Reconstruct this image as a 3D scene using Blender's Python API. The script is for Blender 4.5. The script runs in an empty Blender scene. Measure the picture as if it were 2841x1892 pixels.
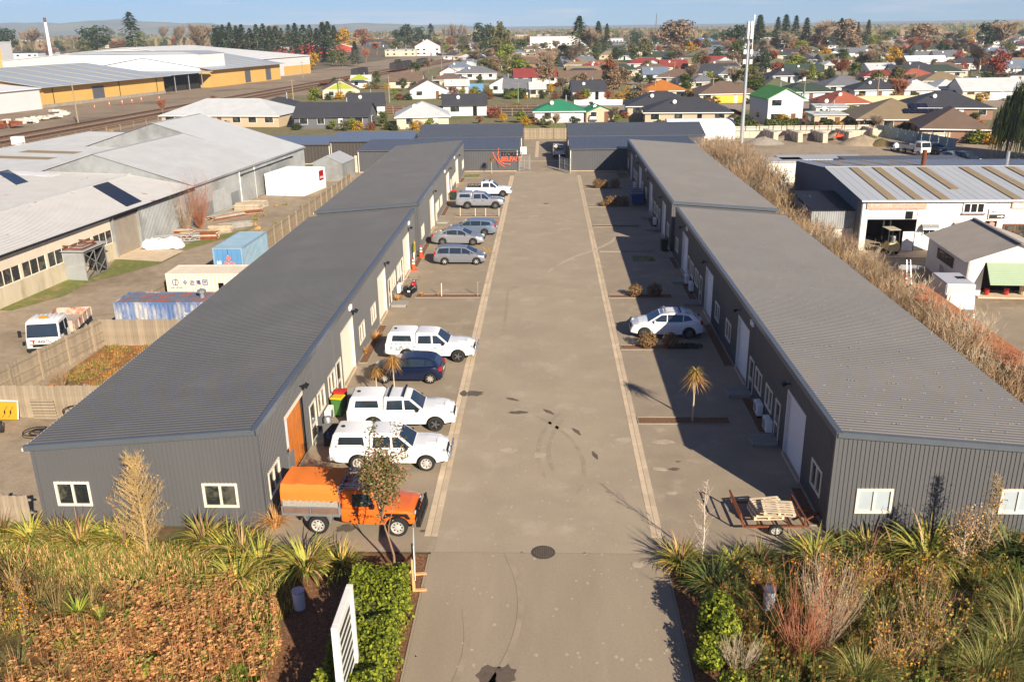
import bpy,bmesh,math,random
from mathutils import Vector,Matrix
R=math.radians
PI=math.pi
scene=bpy.context.scene
COL=scene.collection
# ---------------------------------------------------------------- camera
CAM_H=18.9;FPX=2482.85;PW,PH=2841,1892
def _rot(pitch,yaw,roll):
 cy,sy,cp,sp=math.cos(yaw),math.sin(yaw),math.cos(pitch),math.sin(pitch)
 fwd=Vector((sy*cp,cy*cp,-sp));right=Vector((cy,-sy,0));down=fwd.cross(right)
 return (right*math.cos(roll)+down*math.sin(roll),down*math.cos(roll)-right*math.sin(roll),fwd)
AR,AD,AF=_rot(R(19.3694),R(-2.3347),R(.8179))
cam_d=bpy.data.cameras.new('camera');cam=bpy.data.objects.new('camera',cam_d);COL.objects.link(cam)
cam_d.sensor_width=36;cam_d.lens=FPX/PW*36;cam_d.clip_start=.5;cam_d.clip_end=40000
cam.matrix_world=Matrix(((AR.x,-AD.x,-AF.x,0),(AR.y,-AD.y,-AF.y,0),(AR.z,-AD.z,-AF.z,CAM_H),(0,0,0,1)))
scene.camera=cam
# ---------------------------------------------------------------- light
SUN_EL,SUN_AZ=26.0,150.2            # azimuth clockwise from +Y
sd=Vector((math.sin(R(SUN_AZ))*math.cos(R(SUN_EL)),math.cos(R(SUN_AZ))*math.cos(R(SUN_EL)),math.sin(R(SUN_EL))))
w=bpy.data.worlds.new('World');scene.world=w;w.use_nodes=True
nt=w.node_tree;nt.nodes.clear()
sky=nt.nodes.new('ShaderNodeTexSky');sky.sky_type='NISHITA';sky.sun_disc=False
sky.sun_elevation=R(SUN_EL);sky.sun_rotation=R(SUN_AZ);sky.altitude=0
sky.air_density=.65;sky.dust_density=0.0;sky.ozone_density=3.0
bg=nt.nodes.new('ShaderNodeBackground');bg.inputs[1].default_value=.05
wo=nt.nodes.new('ShaderNodeOutputWorld')
# thin high cloud streaks over the whole sky
tc=nt.nodes.new('ShaderNodeTexCoord');sep=nt.nodes.new('ShaderNodeSeparateXYZ')
nt.links.new(tc.outputs['Generated'],sep.inputs[0])
mp=nt.nodes.new('ShaderNodeMapping');mp.inputs['Scale'].default_value=(5,5,60)
nt.links.new(tc.outputs['Generated'],mp.inputs[0])
nz=nt.nodes.new('ShaderNodeTexNoise');nz.inputs['Scale'].default_value=1.3;nz.inputs['Detail'].default_value=6;nz.inputs['Roughness'].default_value=.55
nt.links.new(mp.outputs[0],nz.inputs['Vector'])
rp=nt.nodes.new('ShaderNodeValToRGB');rp.color_ramp.elements[0].position=.53;rp.color_ramp.elements[1].position=.76
rp.color_ramp.elements[1].color=(.8,.8,.8,1)
nt.links.new(nz.outputs['Fac'],rp.inputs[0])
tint=nt.nodes.new('ShaderNodeMix');tint.data_type='RGBA';tint.blend_type='MULTIPLY';tint.inputs[0].default_value=1
tint.inputs[7].default_value=(.52,.76,1.16,1)
nt.links.new(sky.outputs[0],tint.inputs[6])
cm=nt.nodes.new('ShaderNodeMix');cm.data_type='RGBA';cm.inputs[7].default_value=(11,9.8,10.6,1)
nt.links.new(rp.outputs[0],cm.inputs[0]);nt.links.new(tint.outputs[2],cm.inputs[6])
nt.links.new(cm.outputs[2],bg.inputs[0]);nt.links.new(bg.outputs[0],wo.inputs[0])
sl=bpy.data.lights.new('sun','SUN');sl.energy=5;sl.angle=R(.5);sl.color=(1,.90,.75)
so=bpy.data.objects.new('sun',sl);COL.objects.link(so);so.rotation_euler=sd.to_track_quat('Z','Y').to_euler();so.location=(60,-80,90)
vs=scene.view_settings;vs.view_transform='Standard';vs.look='None';vs.exposure=.80;vs.gamma=1;vs.use_curve_mapping=False
# ---------------------------------------------------------------- pixel -> place
def ray(u,v):return AR*((u-PW/2)/FPX) + AD*((v-PH/2)/FPX) + AF
CAMP=Vector((0,0,CAM_H))
def G(u,v,z=0.0):
 d=ray(u,v);p=CAMP + d*((z-CAM_H)/d.z);p.z=z;return p
CR={'R5':(0,360,3.136),'R6':(700,300,3.136),'R7':(1400,300,3.136),'R8':(2100,300,3.1363),'B1':(0,800,3.136),
  'B2':(700,700,3.136),'B3':(1400,700,3.136),'B4':(2100,700,3.136),'B5':(0,1300,2.6486),'B6':(700,1150,2.114),
  'B7':(1400,1150,2.114),'B8':(2100,1150,2.1134),'R1':(0,0,3.271),'R2':(700,0,3.271),'R3':(1400,0,3.271),'R4':(2100,0,3.178)}
def px(k,x,y):c=CR[k];return c[0]+x/c[2],c[1]+y/c[2]
def Q(k,x,y,z=0.0):return G(*px(k,x,y),z)
def QX(k,x,y,X):d=ray(*px(k,x,y));return CAMP + d*(X/d.x)
def QY(k,x,y,Y):d=ray(*px(k,x,y));return CAMP + d*(Y/d.y)
# ---------------------------------------------------------------- helpers
def lin(c):
 return tuple((x/255/12.92 if x <= 10.3 else ((x/255+.055)/1.055)**2.4) for x in c)
MATS={}
def mat(name,rgb,rough=.7,metal=0,var=.12,scale=1.5,bump=0,bscale=40,spec=.5,rgb2=None,thr=(.45,.62),s2=.6,coords='Object',detail=4,coat=0,rand=0,trans=0,stretch=None,speck=0):
 if name in MATS:return MATS[name]
 m=bpy.data.materials.new(name);m.use_nodes=True;n=m.node_tree;b=n.nodes['Principled BSDF']
 b.inputs['Roughness'].default_value=rough;b.inputs['Metallic'].default_value=metal;b.inputs['Specular IOR Level'].default_value=spec
 if coat:b.inputs['Coat Weight'].default_value=coat;b.inputs['Coat Roughness'].default_value=.08
 base=lin(rgb)
 t=n.nodes.new('ShaderNodeTexCoord') if coords == 'Object' else n.nodes.new('ShaderNodeNewGeometry')
 vec=t.outputs['Object'] if coords == 'Object' else t.outputs['Position']
 if stretch:
  mpn=n.nodes.new('ShaderNodeMapping');mpn.inputs['Scale'].default_value=stretch;n.links.new(vec,mpn.inputs[0]);vec=mpn.outputs[0]
 out=None
 nzn=n.nodes.new('ShaderNodeTexNoise');nzn.inputs['Scale'].default_value=scale;nzn.inputs['Detail'].default_value=detail;nzn.inputs['Roughness'].default_value=.6
 n.links.new(vec,nzn.inputs['Vector'])
 mr=n.nodes.new('ShaderNodeMapRange');mr.inputs[1].default_value=.25;mr.inputs[2].default_value=.75;mr.inputs[3].default_value=1-var;mr.inputs[4].default_value=1+var
 n.links.new(nzn.outputs['Fac'],mr.inputs[0])
 src=None
 if rgb2:
  n2=n.nodes.new('ShaderNodeTexNoise');n2.inputs['Scale'].default_value=s2;n2.inputs['Detail'].default_value=6;n2.inputs['Roughness'].default_value=.65
  n.links.new(vec,n2.inputs['Vector'])
  r2=n.nodes.new('ShaderNodeMapRange');r2.inputs[1].default_value=thr[0];r2.inputs[2].default_value=thr[1];n.links.new(n2.outputs['Fac'],r2.inputs[0])
  mx=n.nodes.new('ShaderNodeMix');mx.data_type='RGBA';mx.inputs[6].default_value=(*base,1);mx.inputs[7].default_value=(*lin(rgb2),1)
  n.links.new(r2.outputs[0],mx.inputs[0]);src=mx.outputs[2]
 else:
  rgbn=n.nodes.new('ShaderNodeRGB');rgbn.outputs[0].default_value=(*base,1);src=rgbn.outputs[0]
 vm=n.nodes.new('ShaderNodeVectorMath');vm.operation='SCALE';n.links.new(src,vm.inputs[0]);n.links.new(mr.outputs[0],vm.inputs['Scale'])
 last=vm.outputs[0]
 if speck:
  sn=n.nodes.new('ShaderNodeTexNoise');sn.inputs['Scale'].default_value=11;sn.inputs['Detail'].default_value=5;sn.inputs['Roughness'].default_value=.75;n.links.new(t.outputs['Position'],sn.inputs['Vector'])
  sr=n.nodes.new('ShaderNodeMapRange');sr.inputs[1].default_value=.3;sr.inputs[2].default_value=.7;sr.inputs[3].default_value=1-speck;sr.inputs[4].default_value=1+speck;n.links.new(sn.outputs['Fac'],sr.inputs[0])
  v3=n.nodes.new('ShaderNodeVectorMath');v3.operation='SCALE';n.links.new(last,v3.inputs[0]);n.links.new(sr.outputs[0],v3.inputs['Scale']);last=v3.outputs[0]
 if rand:
  oi=n.nodes.new('ShaderNodeObjectInfo');rr=n.nodes.new('ShaderNodeMapRange');rr.inputs[3].default_value=1-rand;rr.inputs[4].default_value=1+rand
  n.links.new(oi.outputs['Random'],rr.inputs[0]);v2=n.nodes.new('ShaderNodeVectorMath');v2.operation='SCALE'
  n.links.new(last,v2.inputs[0]);n.links.new(rr.outputs[0],v2.inputs['Scale']);last=v2.outputs[0]
 n.links.new(last,b.inputs['Base Color'])
 if bump:
  bn=n.nodes.new('ShaderNodeTexNoise');bn.inputs['Scale'].default_value=bscale;bn.inputs['Detail'].default_value=3;n.links.new(vec,bn.inputs['Vector'])
  bb=n.nodes.new('ShaderNodeBump');bb.inputs['Strength'].default_value=bump;bb.inputs['Distance'].default_value=.02
  n.links.new(bn.outputs['Fac'],bb.inputs['Height']);n.links.new(bb.outputs[0],b.inputs['Normal'])
 if trans:
  tn=n.nodes.new('ShaderNodeBsdfTranslucent');n.links.new(last,tn.inputs[0]);ms=n.nodes.new('ShaderNodeMixShader');ms.inputs[0].default_value=trans
  n.links.new(b.outputs[0],ms.inputs[1]);n.links.new(tn.outputs[0],ms.inputs[2]);n.links.new(ms.outputs[0],n.nodes['Material Output'].inputs[0])
 MATS[name]=m;return m
class MB:
 """collects faces; build() links them as one mesh object"""
 def __init__(s):s.v=[];s.f=[];s.mi=[];s.m=0
 def pv(s,pts):i=len(s.v);s.v.extend([tuple(p) for p in pts]);return i
 def face(s,idx):s.f.append(tuple(idx));s.mi.append(s.m)
 def poly(s,pts):i=s.pv(pts);s.face(range(i,i+len(pts)));return s
 def box(s,x0,x1,y0,y1,z0,z1):
  return s.hexa([(x0,y0,z0),(x1,y0,z0),(x1,y1,z0),(x0,y1,z0)],[(x0,y0,z1),(x1,y0,z1),(x1,y1,z1),(x0,y1,z1)])
 def hexa(s,lo,hi):
  n=len(lo);i=s.pv(lo);j=s.pv(hi)
  s.face([i+k for k in reversed(range(n))]);s.face([j+k for k in range(n)])
  for k in range(n):q=(k+1) % n;s.face((i+k,i+q,j+q,j+k))
  return s
 def obox(s,c,sx,sy,sz,rz=0,rx=0,ry=0):
  M=Matrix.Translation(Vector(c)) @ Matrix.Rotation(rz,4,'Z') @ Matrix.Rotation(ry,4,'Y') @ Matrix.Rotation(rx,4,'X')
  a,b,d=sx/2,sy/2,sz/2
  lo=[M @ Vector(p) for p in ((-a,-b,-d),(a,-b,-d),(a,b,-d),(-a,b,-d))]
  hi=[M @ Vector(p) for p in ((-a,-b,d),(a,-b,d),(a,b,d),(-a,b,d))]
  return s.hexa(lo,hi)
 def bar(s,p0,p1,w,h=None):
  p0=Vector(p0);p1=Vector(p1);d=(p1-p0);h=h or w
  if d.length < 1e-6:return s
  d.normalize();up=Vector((0,0,1)) if abs(d.z) < .95 else Vector((0,1,0))
  a=d.cross(up).normalized();b=a.cross(d).normalized()
  q=[a*(-w/2)+b*(-h/2),a*(w/2)+b*(-h/2),a*(w/2)+b*(h/2),a*(-w/2)+b*(h/2)]
  return s.hexa([p0+k for k in q],[p1+k for k in q])
 def cyl(s,p0,p1,r0,r1=None,n=10,cap=True):
  p0=Vector(p0);p1=Vector(p1);r1=r0 if r1 is None else r1;d=(p1-p0).normalized()
  up=Vector((0,0,1)) if abs(d.z) < .95 else Vector((1,0,0))
  a=d.cross(up).normalized();b=a.cross(d).normalized()
  c=[(math.cos(2*PI*k/n),math.sin(2*PI*k/n)) for k in range(n)]
  i=s.pv([p0+(a*x+b*y)*r0 for x,y in c]);j=s.pv([p1+(a*x+b*y)*r1 for x,y in c])
  for k in range(n):q=(k+1) % n;s.face((i+k,i+q,j+q,j+k))
  if cap:s.face([i+k for k in reversed(range(n))]);s.face([j+k for k in range(n)])
  return s
 def tube(s,pts,rs,n=6):
  pts=[Vector(p) for p in pts];rings=[]
  for k,p in enumerate(pts):
   d=(pts[min(k+1,len(pts)-1)]-pts[max(k-1,0)]).normalized()
   up=Vector((0,0,1)) if abs(d.z) < .9 else Vector((1,0,0))
   a=d.cross(up).normalized();b=a.cross(d).normalized();r=rs[k] if isinstance(rs,(list,tuple)) else rs
   rings.append(s.pv([p+(a*math.cos(2*PI*t/n)+b*math.sin(2*PI*t/n))*r for t in range(n)]))
  for i,j in zip(rings,rings[1:]):
   for k in range(n):q=(k+1) % n;s.face((i+k,i+q,j+q,j+k))
  s.face([rings[-1]+k for k in range(n)]);s.face([rings[0]+k for k in reversed(range(n))])
  return s
 def lathe(s,prof,n=16,c=(0,0,0),axis='Z',cap=True):
  rings=[]
  for r,h in prof:
   ring=[]
   for k in range(n):
    a=2*PI*k/n;x,y=r*math.cos(a),r*math.sin(a)
    p=(x,y,h) if axis == 'Z' else ((x,h,y) if axis == 'Y' else (h,x,y))
    ring.append((c[0]+p[0],c[1]+p[1],c[2]+p[2]))
   rings.append(s.pv(ring))
  for i,j in zip(rings,rings[1:]):
   for k in range(n):q=(k+1) % n;s.face((i+k,i+q,j+q,j+k))
  if cap:s.face([rings[-1]+k for k in range(n)]);s.face([rings[0]+k for k in reversed(range(n))])
  return s
 def prism(s,prof,a,b,axis='Y'):
  """extrude a 2D profile; axis Y: profile (x,z) from y=a to b; X: (y,z); Z: (x,y)"""
  def P(p,t):return (p[0],t,p[1]) if axis == 'Y' else ((t,p[0],p[1]) if axis == 'X' else (p[0],p[1],t))
  return s.hexa([P(p,a) for p in prof],[P(p,b) for p in prof])
 def mesh(s,name,mats,smooth=None,bevel=0,seg=2,bang=30):
  me=bpy.data.meshes.new(name);me.from_pydata(s.v,[],s.f)
  for m in (mats if isinstance(mats,(list,tuple)) else [mats]):me.materials.append(m)
  if any(s.mi):me.polygons.foreach_set('material_index',s.mi)
  me.validate()
  bm=bmesh.new();bm.from_mesh(me);bmesh.ops.recalc_face_normals(bm,faces=bm.faces)
  if bevel:
   bmesh.ops.remove_doubles(bm,verts=bm.verts,dist=1e-4)
   bmesh.ops.bevel(bm,geom=[e for e in bm.edges if len(e.link_faces) == 2 and e.calc_face_angle(0) > R(bang)],offset=bevel,segments=seg,affect='EDGES',clamp_overlap=True)
  bm.to_mesh(me);bm.free()
  if smooth is not None:
   me.polygons.foreach_set('use_smooth',[True]*len(me.polygons));me.set_sharp_from_angle(angle=R(smooth))
  me.update();return me
 def fastmesh(s,name,mats):
  me=bpy.data.meshes.new(name);me.from_pydata(s.v,[],s.f)
  for m in (mats if isinstance(mats,(list,tuple)) else [mats]):me.materials.append(m)
  if any(s.mi):me.polygons.foreach_set('material_index',s.mi)
  me.update();return me
 def build(s,name,mats,parent=None,loc=(0,0,0),rz=0,**k):
  return link(name,s.mesh(name,mats,**k),parent,loc,rz)
 def fbuild(s,name,mats,parent=None,loc=(0,0,0),rz=0):
  return link(name,s.fastmesh(name,mats),parent,loc,rz)
def link(name,me,parent=None,loc=(0,0,0),rz=0,sc=None):
 o=bpy.data.objects.new(name,me);COL.objects.link(o);o.location=loc;o.rotation_euler=(0,0,rz)
 if sc is not None:o.scale=sc if hasattr(sc,'__len__') else (sc,sc,sc)
 if parent:o.parent=parent
 return o
def tag(o,label,cat,group=None,kind=None):
 if label:o['label']=label
 if cat:o['category']=cat
 if group:o['group']=group
 if kind:o['kind']=kind
 return o
def thing(name,label,cat,loc=(0,0,0),rz=0,group=None,sc=None):
 o=link(name,None,None,loc,rz,sc);o.empty_display_size=.3;return tag(o,label,cat,group)
def struct(name,mb,m,parent=None,loc=(0,0,0),kind='structure',**k):
 o=mb.build(name,m,parent,loc,**k)
 if not parent:o['kind']=kind
 return o
def kids(o):return [c for c in bpy.data.objects if c.parent == o]
def copy_tree(o,loc,rz,label=None,sc=None,parent=None):
 c=o.copy();COL.objects.link(c)
 if parent:c.parent=parent
 else:
  c.location=loc;c.rotation_euler=(0,0,rz)
  if label:c['label']=label
  if sc is not None:c.scale=(sc,sc,sc) if not hasattr(sc,'__len__') else sc
 for ch in o.children:copy_tree(ch,None,None,parent=c)
 return c
def text_mesh(txt,size,m,depth=.01,align='CENTER',space=1.0,bold=0):
 cu=bpy.data.curves.new('t','FONT');cu.body=txt;cu.size=size;cu.extrude=depth;cu.align_x=align;cu.align_y='CENTER';cu.space_character=space;cu.offset=bold
 ob=bpy.data.objects.new('t',cu);COL.objects.link(ob);bpy.context.view_layer.update()
 me=bpy.data.meshes.new_from_object(ob.evaluated_get(bpy.context.evaluated_depsgraph_get()));bpy.data.objects.remove(ob);bpy.data.curves.remove(cu)
 me.name='lettering';me.materials.clear();me.materials.append(m);return me
def text(txt,size,m,parent,loc,rot,name='lettering',**k):
 o=link(name,text_mesh(txt,size,m,**k),parent,loc);o.rotation_euler=rot;return o
def rib_sheet(mb,p0,p1,lo0,hi0,lo1,hi1,nrm,pitch=.19,d=.028,pat=((0,0),(.58,0),(.68,1),(.90,1))):
 """ribbed metal sheet from p0 to p1 (xy); bottom lo, top hi are z values at both ends"""
 p0=Vector((*p0[:2],0));p1=Vector((*p1[:2],0));L=(p1-p0).length
 if L < 1e-3:return
 n=Vector((*nrm,0));cnt=max(1,round(L/pitch));st=[]
 for k in range(cnt):
  for a,b in pat:st.append(((k+a)/cnt,b))
 st.append((1,0));prev=None
 for t,b in st:
  q=p0.lerp(p1,t)+n*(b*d);i=mb.pv([(q.x,q.y,lo0+(lo1-lo0)*t),(q.x,q.y,hi0+(hi1-hi0)*t)])
  if prev is not None:mb.face((prev,i,i+1,prev+1))
  prev=i
def rib_roof(mb,a0,a1,b0,b1,pitch=.25,d=.024,pat=((0,0),(.58,0),(.68,1),(.90,1))):
 """ribbed roof: edge a runs a0->a1, edge b runs b0->b1 (3D); ribs go from a to b"""
 a0,a1,b0,b1=map(Vector,(a0,a1,b0,b1));L=(a1-a0).length;cnt=max(1,round(L/pitch))
 nr=(a1-a0).cross(b0-a0).normalized()
 if nr.z < 0:nr=-nr
 st=[((k+a)/cnt,b) for k in range(cnt) for a,b in pat]+[(1,0)];prev=None
 for t,b in st:
  p=a0.lerp(a1,t)+nr*(b*d);q=b0.lerp(b1,t)+nr*(b*d);i=mb.pv([p,q])
  if prev is not None:mb.face((prev,i,i+1,prev+1))
  prev=i
rnd=random.Random(11)
def ordn(n):return ('first','second','third','fourth','fifth','sixth','seventh','eighth','ninth','tenth')[n] if n < 10 else '%d%s' % (n+1,'th' if 9 < n % 100 < 20 else {0:'st',1:'nd',2:'rd'}.get(n % 10,'th'))
# ---------------------------------------------------------------- common materials
M_ASPH=mat('asphalt',(163,147,124),.9,var=.11,scale=.35,speck=.10,rgb2=(180,165,143),thr=(.54,.78),s2=.5,bump=.25,bscale=60,coords='W',detail=8)
M_ASPH2=mat('asphalt_apron',(155,139,117),.9,var=.12,scale=.5,speck=.10,rgb2=(162,146,125),thr=(.55,.8),s2=.8,bump=.25,bscale=60,coords='W',detail=8,stretch=(1,.18,1))
M_BAY=mat('asphalt_bays',(152,136,114),.92,var=.14,scale=.5,speck=.10,rgb2=(176,160,138),thr=(.56,.76),s2=.6,bump=.25,bscale=60,coords='W',detail=8)
M_CONC=mat('concrete',(200,178,148),.9,var=.14,scale=1.2,bump=.2,coords='W',rand=.10)
M_CONC_D=mat('old_concrete',(150,140,126),.9,var=.2,scale=1.1,bump=.2,coords='W')
M_BARK=mat('bark_mulch',(112,78,52),.95,var=.4,scale=9,rgb2=(150,105,66),thr=(.5,.6),s2=14,bump=.8,bscale=30,coords='W')
M_SOIL=mat('garden_soil',(104,80,52),.95,var=.4,scale=3,rgb2=(96,92,48),thr=(.45,.6),s2=.7,bump=.8,bscale=16,coords='W')
M_GRASS=mat('grass',(112,116,54),.95,var=.35,scale=2.2,rgb2=(146,126,82),thr=(.5,.66),s2=.35,bump=.8,bscale=14,coords='W')
M_DRYG=mat('dry_grass',(122,112,74),.95,var=.35,scale=1.1,rgb2=(96,104,56),thr=(.5,.66),s2=.06,bump=.6,bscale=9,coords='W')
M_GRAV=mat('gravel',(160,142,118),.95,var=.22,speck=.16,scale=1.2,rgb2=(132,114,90),thr=(.5,.68),s2=.12,bump=.7,bscale=18,coords='W',detail=8)
M_GRAV2=mat('rail_ballast',(146,126,102),.95,var=.22,scale=.4,rgb2=(98,86,66),thr=(.52,.7),s2=.05,bump=.6,bscale=9,coords='W',detail=8)
M_LAND=mat('distant_land',(100,90,60),.95,var=.25,scale=.02,rgb2=(120,100,74),thr=(.45,.6),s2=.008,coords='W')
M_DARK=mat('rubber_mark',(157,141,118),.9,var=.2,coords='W')
M_OIL=mat('oil_stain',(100,87,73),.75,var=.3,scale=4,coords='W')
M_PALE=mat('dried_mud_mark',(176,160,138),.95,var=.2,scale=3,coords='W')
M_TIMB=mat('weathered_timber',(150,134,112),.9,var=.25,scale=2.5,coords='Object',rand=.16,stretch=(6,6,1))
M_STEEL=mat('galvanised_steel',(176,178,178),.45,.7,var=.12,scale=2)
M_RUST=mat('rusty_steel',(120,66,38),.85,.2,var=.35,scale=5)
M_BLACK=mat('black_plastic',(24,24,26),.5,var=.1)
M_GLASS=mat('dark_glass',(20,24,28),.06,0,var=.1,spec=.8)
M_WHITE=mat('white_paint',(232,230,224),.5,var=.04,scale=2)
M_CREAM=mat('cream_powdercoat',(226,214,192),.55,var=.05,scale=3)
M_YLINE=mat('yellow_line_paint',(206,158,52),.8,var=.25,scale=8,coords='W')
M_BRICKED=mat('orange_plastic',(226,76,22),.55,var=.08)
def sheet(name,pts,z,m,kind='structure',parent=None):
 mb=MB();mb.poly([(p[0],p[1],z) for p in pts]);return struct(name,mb,m,parent,kind=kind)
def rect(name,x0,x1,y0,y1,z,m):return sheet(name,[(x0,y0),(x1,y0),(x1,y1),(x0,y1)],z,m)
D=12000
rect('ground',-D,D,-400,2*D,-.10,M_LAND)
rect('driveway',-4.3,4.1,29.45,124.2,0,M_ASPH)
rect('driveway_apron',-4.42,4.42,2,29.45,-.006,M_ASPH2)
rect('parking_bays_left',-11.28,-4.3,29.45,124.2,-.006,M_BAY)
rect('parking_bays_right',4.1,11.0,29.45,124.2,-.006,M_BAY)
rect('storage_lane',-3.95,3.4,124.2,162,-.004,M_BAY)
# concrete edge strip across the storage lane
rect('concrete_threshold',-3.9,1.9,133.7,134.2,.002,M_CONC)
rect('concrete_upstand',-1.75,-1.2,138,158,.004,M_CONC)
# dish drain channels: two rows of sloped concrete slabs
def channel(x0,x1,y0,y1,nm):
 ch=struct(nm,MB().box(x0+.02,x1-.02,y0,y1,-.09,-.008),M_CONC_D)
 xm=(x0+x1)/2;L=1.18
 meshes=[]
 for a,b in ((x0,xm-.012),(xm+.012,x1)):
  hi,lo=(.008,-.004) if a == x0 else (-.004,.008)
  mb=MB();mb.hexa([(a,.006,-.05),(b,.006,-.05),(b,L-.006,-.05),(a,L-.006,-.05)],[(a,.006,hi),(b,.006,lo),(b,L-.006,lo),(a,L-.006,hi)])
  meshes.append(mb.mesh('slab',M_CONC))
 n=int((y1-y0)/L);far=MB()
 for k in range(n):
  y=y0+k*L
  if y < 86:
   for me in meshes:link('slab',me,ch,(0,y,rnd.uniform(0,.004)))
  else:
   for a,b in ((x0,xm-.012),(xm+.012,x1)):far.box(a,b,y+.006,y+L-.006,-.05,.004+rnd.uniform(0,.003))
 o=far.build('far_slabs',M_CONC,ch);o['kind']='stuff'
channel(-4.82,-4.3,30.6,120.8,'drain_channel_left')
channel(4.1,4.56,30.6,120.6,'drain_channel_right')
# planting strips between the bays, timber edged
def bed(x0,x1,y0,y1,m=M_BARK,edge=True):
 o=rect('planting_bed',x0,x1,y0,y1,.004,m)
 if edge:
  mb=MB();t=.05
  mb.box(x0-t,x1+t,y0-t,y0,-.03,.04).box(x0-t,x1+t,y1,y1+t,-.03,.04).box(x0-t,x0,y0,y1,-.03,.038).box(x1,x1+t,y0,y1,-.03,.038)
  mb.build('edging_board',M_CONC_D,o)
 return o
for a in ((4.64,9.2,41.2,41.95),(4.64,9.4,52.1,52.9),(4.64,9.2,63.2,64.0),(4.64,9.2,87.7,88.5),(4.64,9.2,98.2,98.9),(4.64,9.2,109.8,110.6),
   (-9.7,-4.9,63.4,64.2),(-9.6,-4.9,93.1,93.8)):bed(*a)
bed(7.4,9.2,74.1,75.7,M_GRASS);bed(9.5,10.7,117.6,121.5,M_GRASS);bed(-11.0,-9.0,119.1,122.1,M_GRASS);bed(4.7,9.3,77.35,77.55)
for a in ((10.4,10.9,49.3,56.8),(10.5,10.92,31.6,34.6),(10.5,10.9,71.6,75.2),(10.4,10.9,40.2,44.4),(10.4,10.9,62.4,66.8),(10.4,10.9,85.2,92.5),
   (-11.2,-10.75,49.8,56.9),(-11.2,-10.8,72.2,84.9),(-11.2,-10.8,93.6,100),(-11.2,-10.8,115,119)):bed(*a)
# front gardens
sheet('garden_ground_left',[(-24,2),(-4.44,2),(-4.44,29.4),(-11.2,29.4),(-11.2,31.1),(-20.4,31.1),(-24,31.1)],-.03,M_SOIL)
sheet('garden_ground_right',[(4.44,2),(30,2),(30,31.1),(11.1,31.1),(11.1,29.9),(4.44,29.4)],-.03,M_SOIL)
sheet('bark_mulch_left',[(-8.6,18),(-4.46,18),(-4.46,29.3),(-10.2,29.3),(-8.9,26.6)],-.02,M_BARK)
sheet('bark_mulch_right',[(4.46,18),(5.6,18),(6.0,28),(10.5,29.4),(4.46,29.3)],-.02,M_BARK)
# kerb-less timber edge of the apron
for s in (-1,1):
 mb=MB();mb.box(min(s*4.43,s*4.50),max(s*4.43,s*4.50),4,29.3,-.05,.012);struct('timber_edge_%s' % ('left' if s < 0 else 'right'),mb,M_TIMB)
# marks on the asphalt
def blot(name,c,rx,ry,z,m,seed=0,n=18):
 r=random.Random(seed);ph=[r.uniform(.7,1.15) for _ in range(n)]
 return sheet(name,[(c[0]+rx*math.cos(2*PI*k/n)*ph[k],c[1]+ry*math.sin(2*PI*k/n)*ph[k]) for k in range(n)],z,m)
def strip(name,pts,wd,z,m):
 mb=MB();pts=[Vector((p[0],p[1],0)) for p in pts];prev=None
 for k,p in enumerate(pts):
  d=(pts[min(k+1,len(pts)-1)]-pts[max(k-1,0)]).normalized();s=Vector((-d.y,d.x,0))*wd/2*(1 if 0 < k < len(pts)-1 else .3)
  i=mb.pv([(p.x-s.x,p.y-s.y,z),(p.x+s.x,p.y+s.y,z)])
  if prev is not None:mb.face((prev,i,i+1,prev+1))
  prev=i
 return struct(name,mb,m)
def qs(k,*ps):return [Q(k,*p) for p in ps]
blot('oil_stain',Q('B2',1925,1228),.55,.42,.004,M_OIL,1)
blot('oil_stain',Q('B2',1840,1228),.22,.40,.016,M_OIL,2)
blot('oil_stain',Q('B3',110,1392),.5,.22,.004,M_OIL,3)
blot('oil_stain',Q('B3',175,1390),.2,.14,.005,M_OIL,4)
strip('tar_patch',qs('B3',(5,1265),(60,1275),(125,1292)),.3,.004,M_OIL)
strip('tar_patch',qs('B3',(338,1365),(380,1385),(430,1410)),.3,.004,M_OIL)
strip('tar_patch',qs('B3',(590,1530),(625,1555),(660,1590)),.28,.004,M_OIL)
strip('tar_patch',qs('B7',(515,215),(530,238),(545,262)),.25,.004,M_OIL)
blot('oil_stain',Q('B7',995,320),.25,.16,.002,M_OIL,5);blot('oil_stain',Q('B7',1017,275),.12,.07,.002,M_OIL,6)
blot('oil_stain',Q('B6',1395,1530),.5,.55,.004,M_OIL,7,14);blot('oil_stain',Q('B6',1485,1525),.34,.5,.005,M_OIL,8,14)
blot('oil_stain',Q('B6',1000,682),.14,.1,.004,M_OIL,9);blot('oil_stain',Q('B6',550,665),.45,.3,.002,M_OIL,10)
strip('damp_line',qs('B2',(2225,330),(2215,450),(2200,580),(2185,730)),.22,.004,M_DARK)
strip('damp_line',qs('B3',(0,308),(60,312),(125,300)),.9,.004,M_DARK)
strip('damp_line',qs('B3',(30,320),(15,470),(0,640)),.2,.005,M_DARK)
def arc(c,r,a0,a1,n=16):return [(c[0]+r*math.cos(R(a0+(a1-a0)*k/n)),c[1]+r*math.sin(R(a0+(a1-a0)*k/n))) for k in range(n+1)]
for (c,r,a0,a1) in (((-6.5,36.5),8.2,-18,44),((-10,26),9.1,-30,22),((-9.5,24),6.9,-34,16),((9.2,38),9.6,150,196),((9.2,38),9.1,152,192)):
 strip('tyre_mark',arc(c,r,a0,a1),.2,.004,M_DARK)
def pale(k,*ps):strip('scuff_mark',qs(k,*ps),.35,.005,M_PALE)
pale('R7',(0,985),(110,978),(200,970),(365,963));pale('R7',(510,975),(570,985),(630,993))
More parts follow.
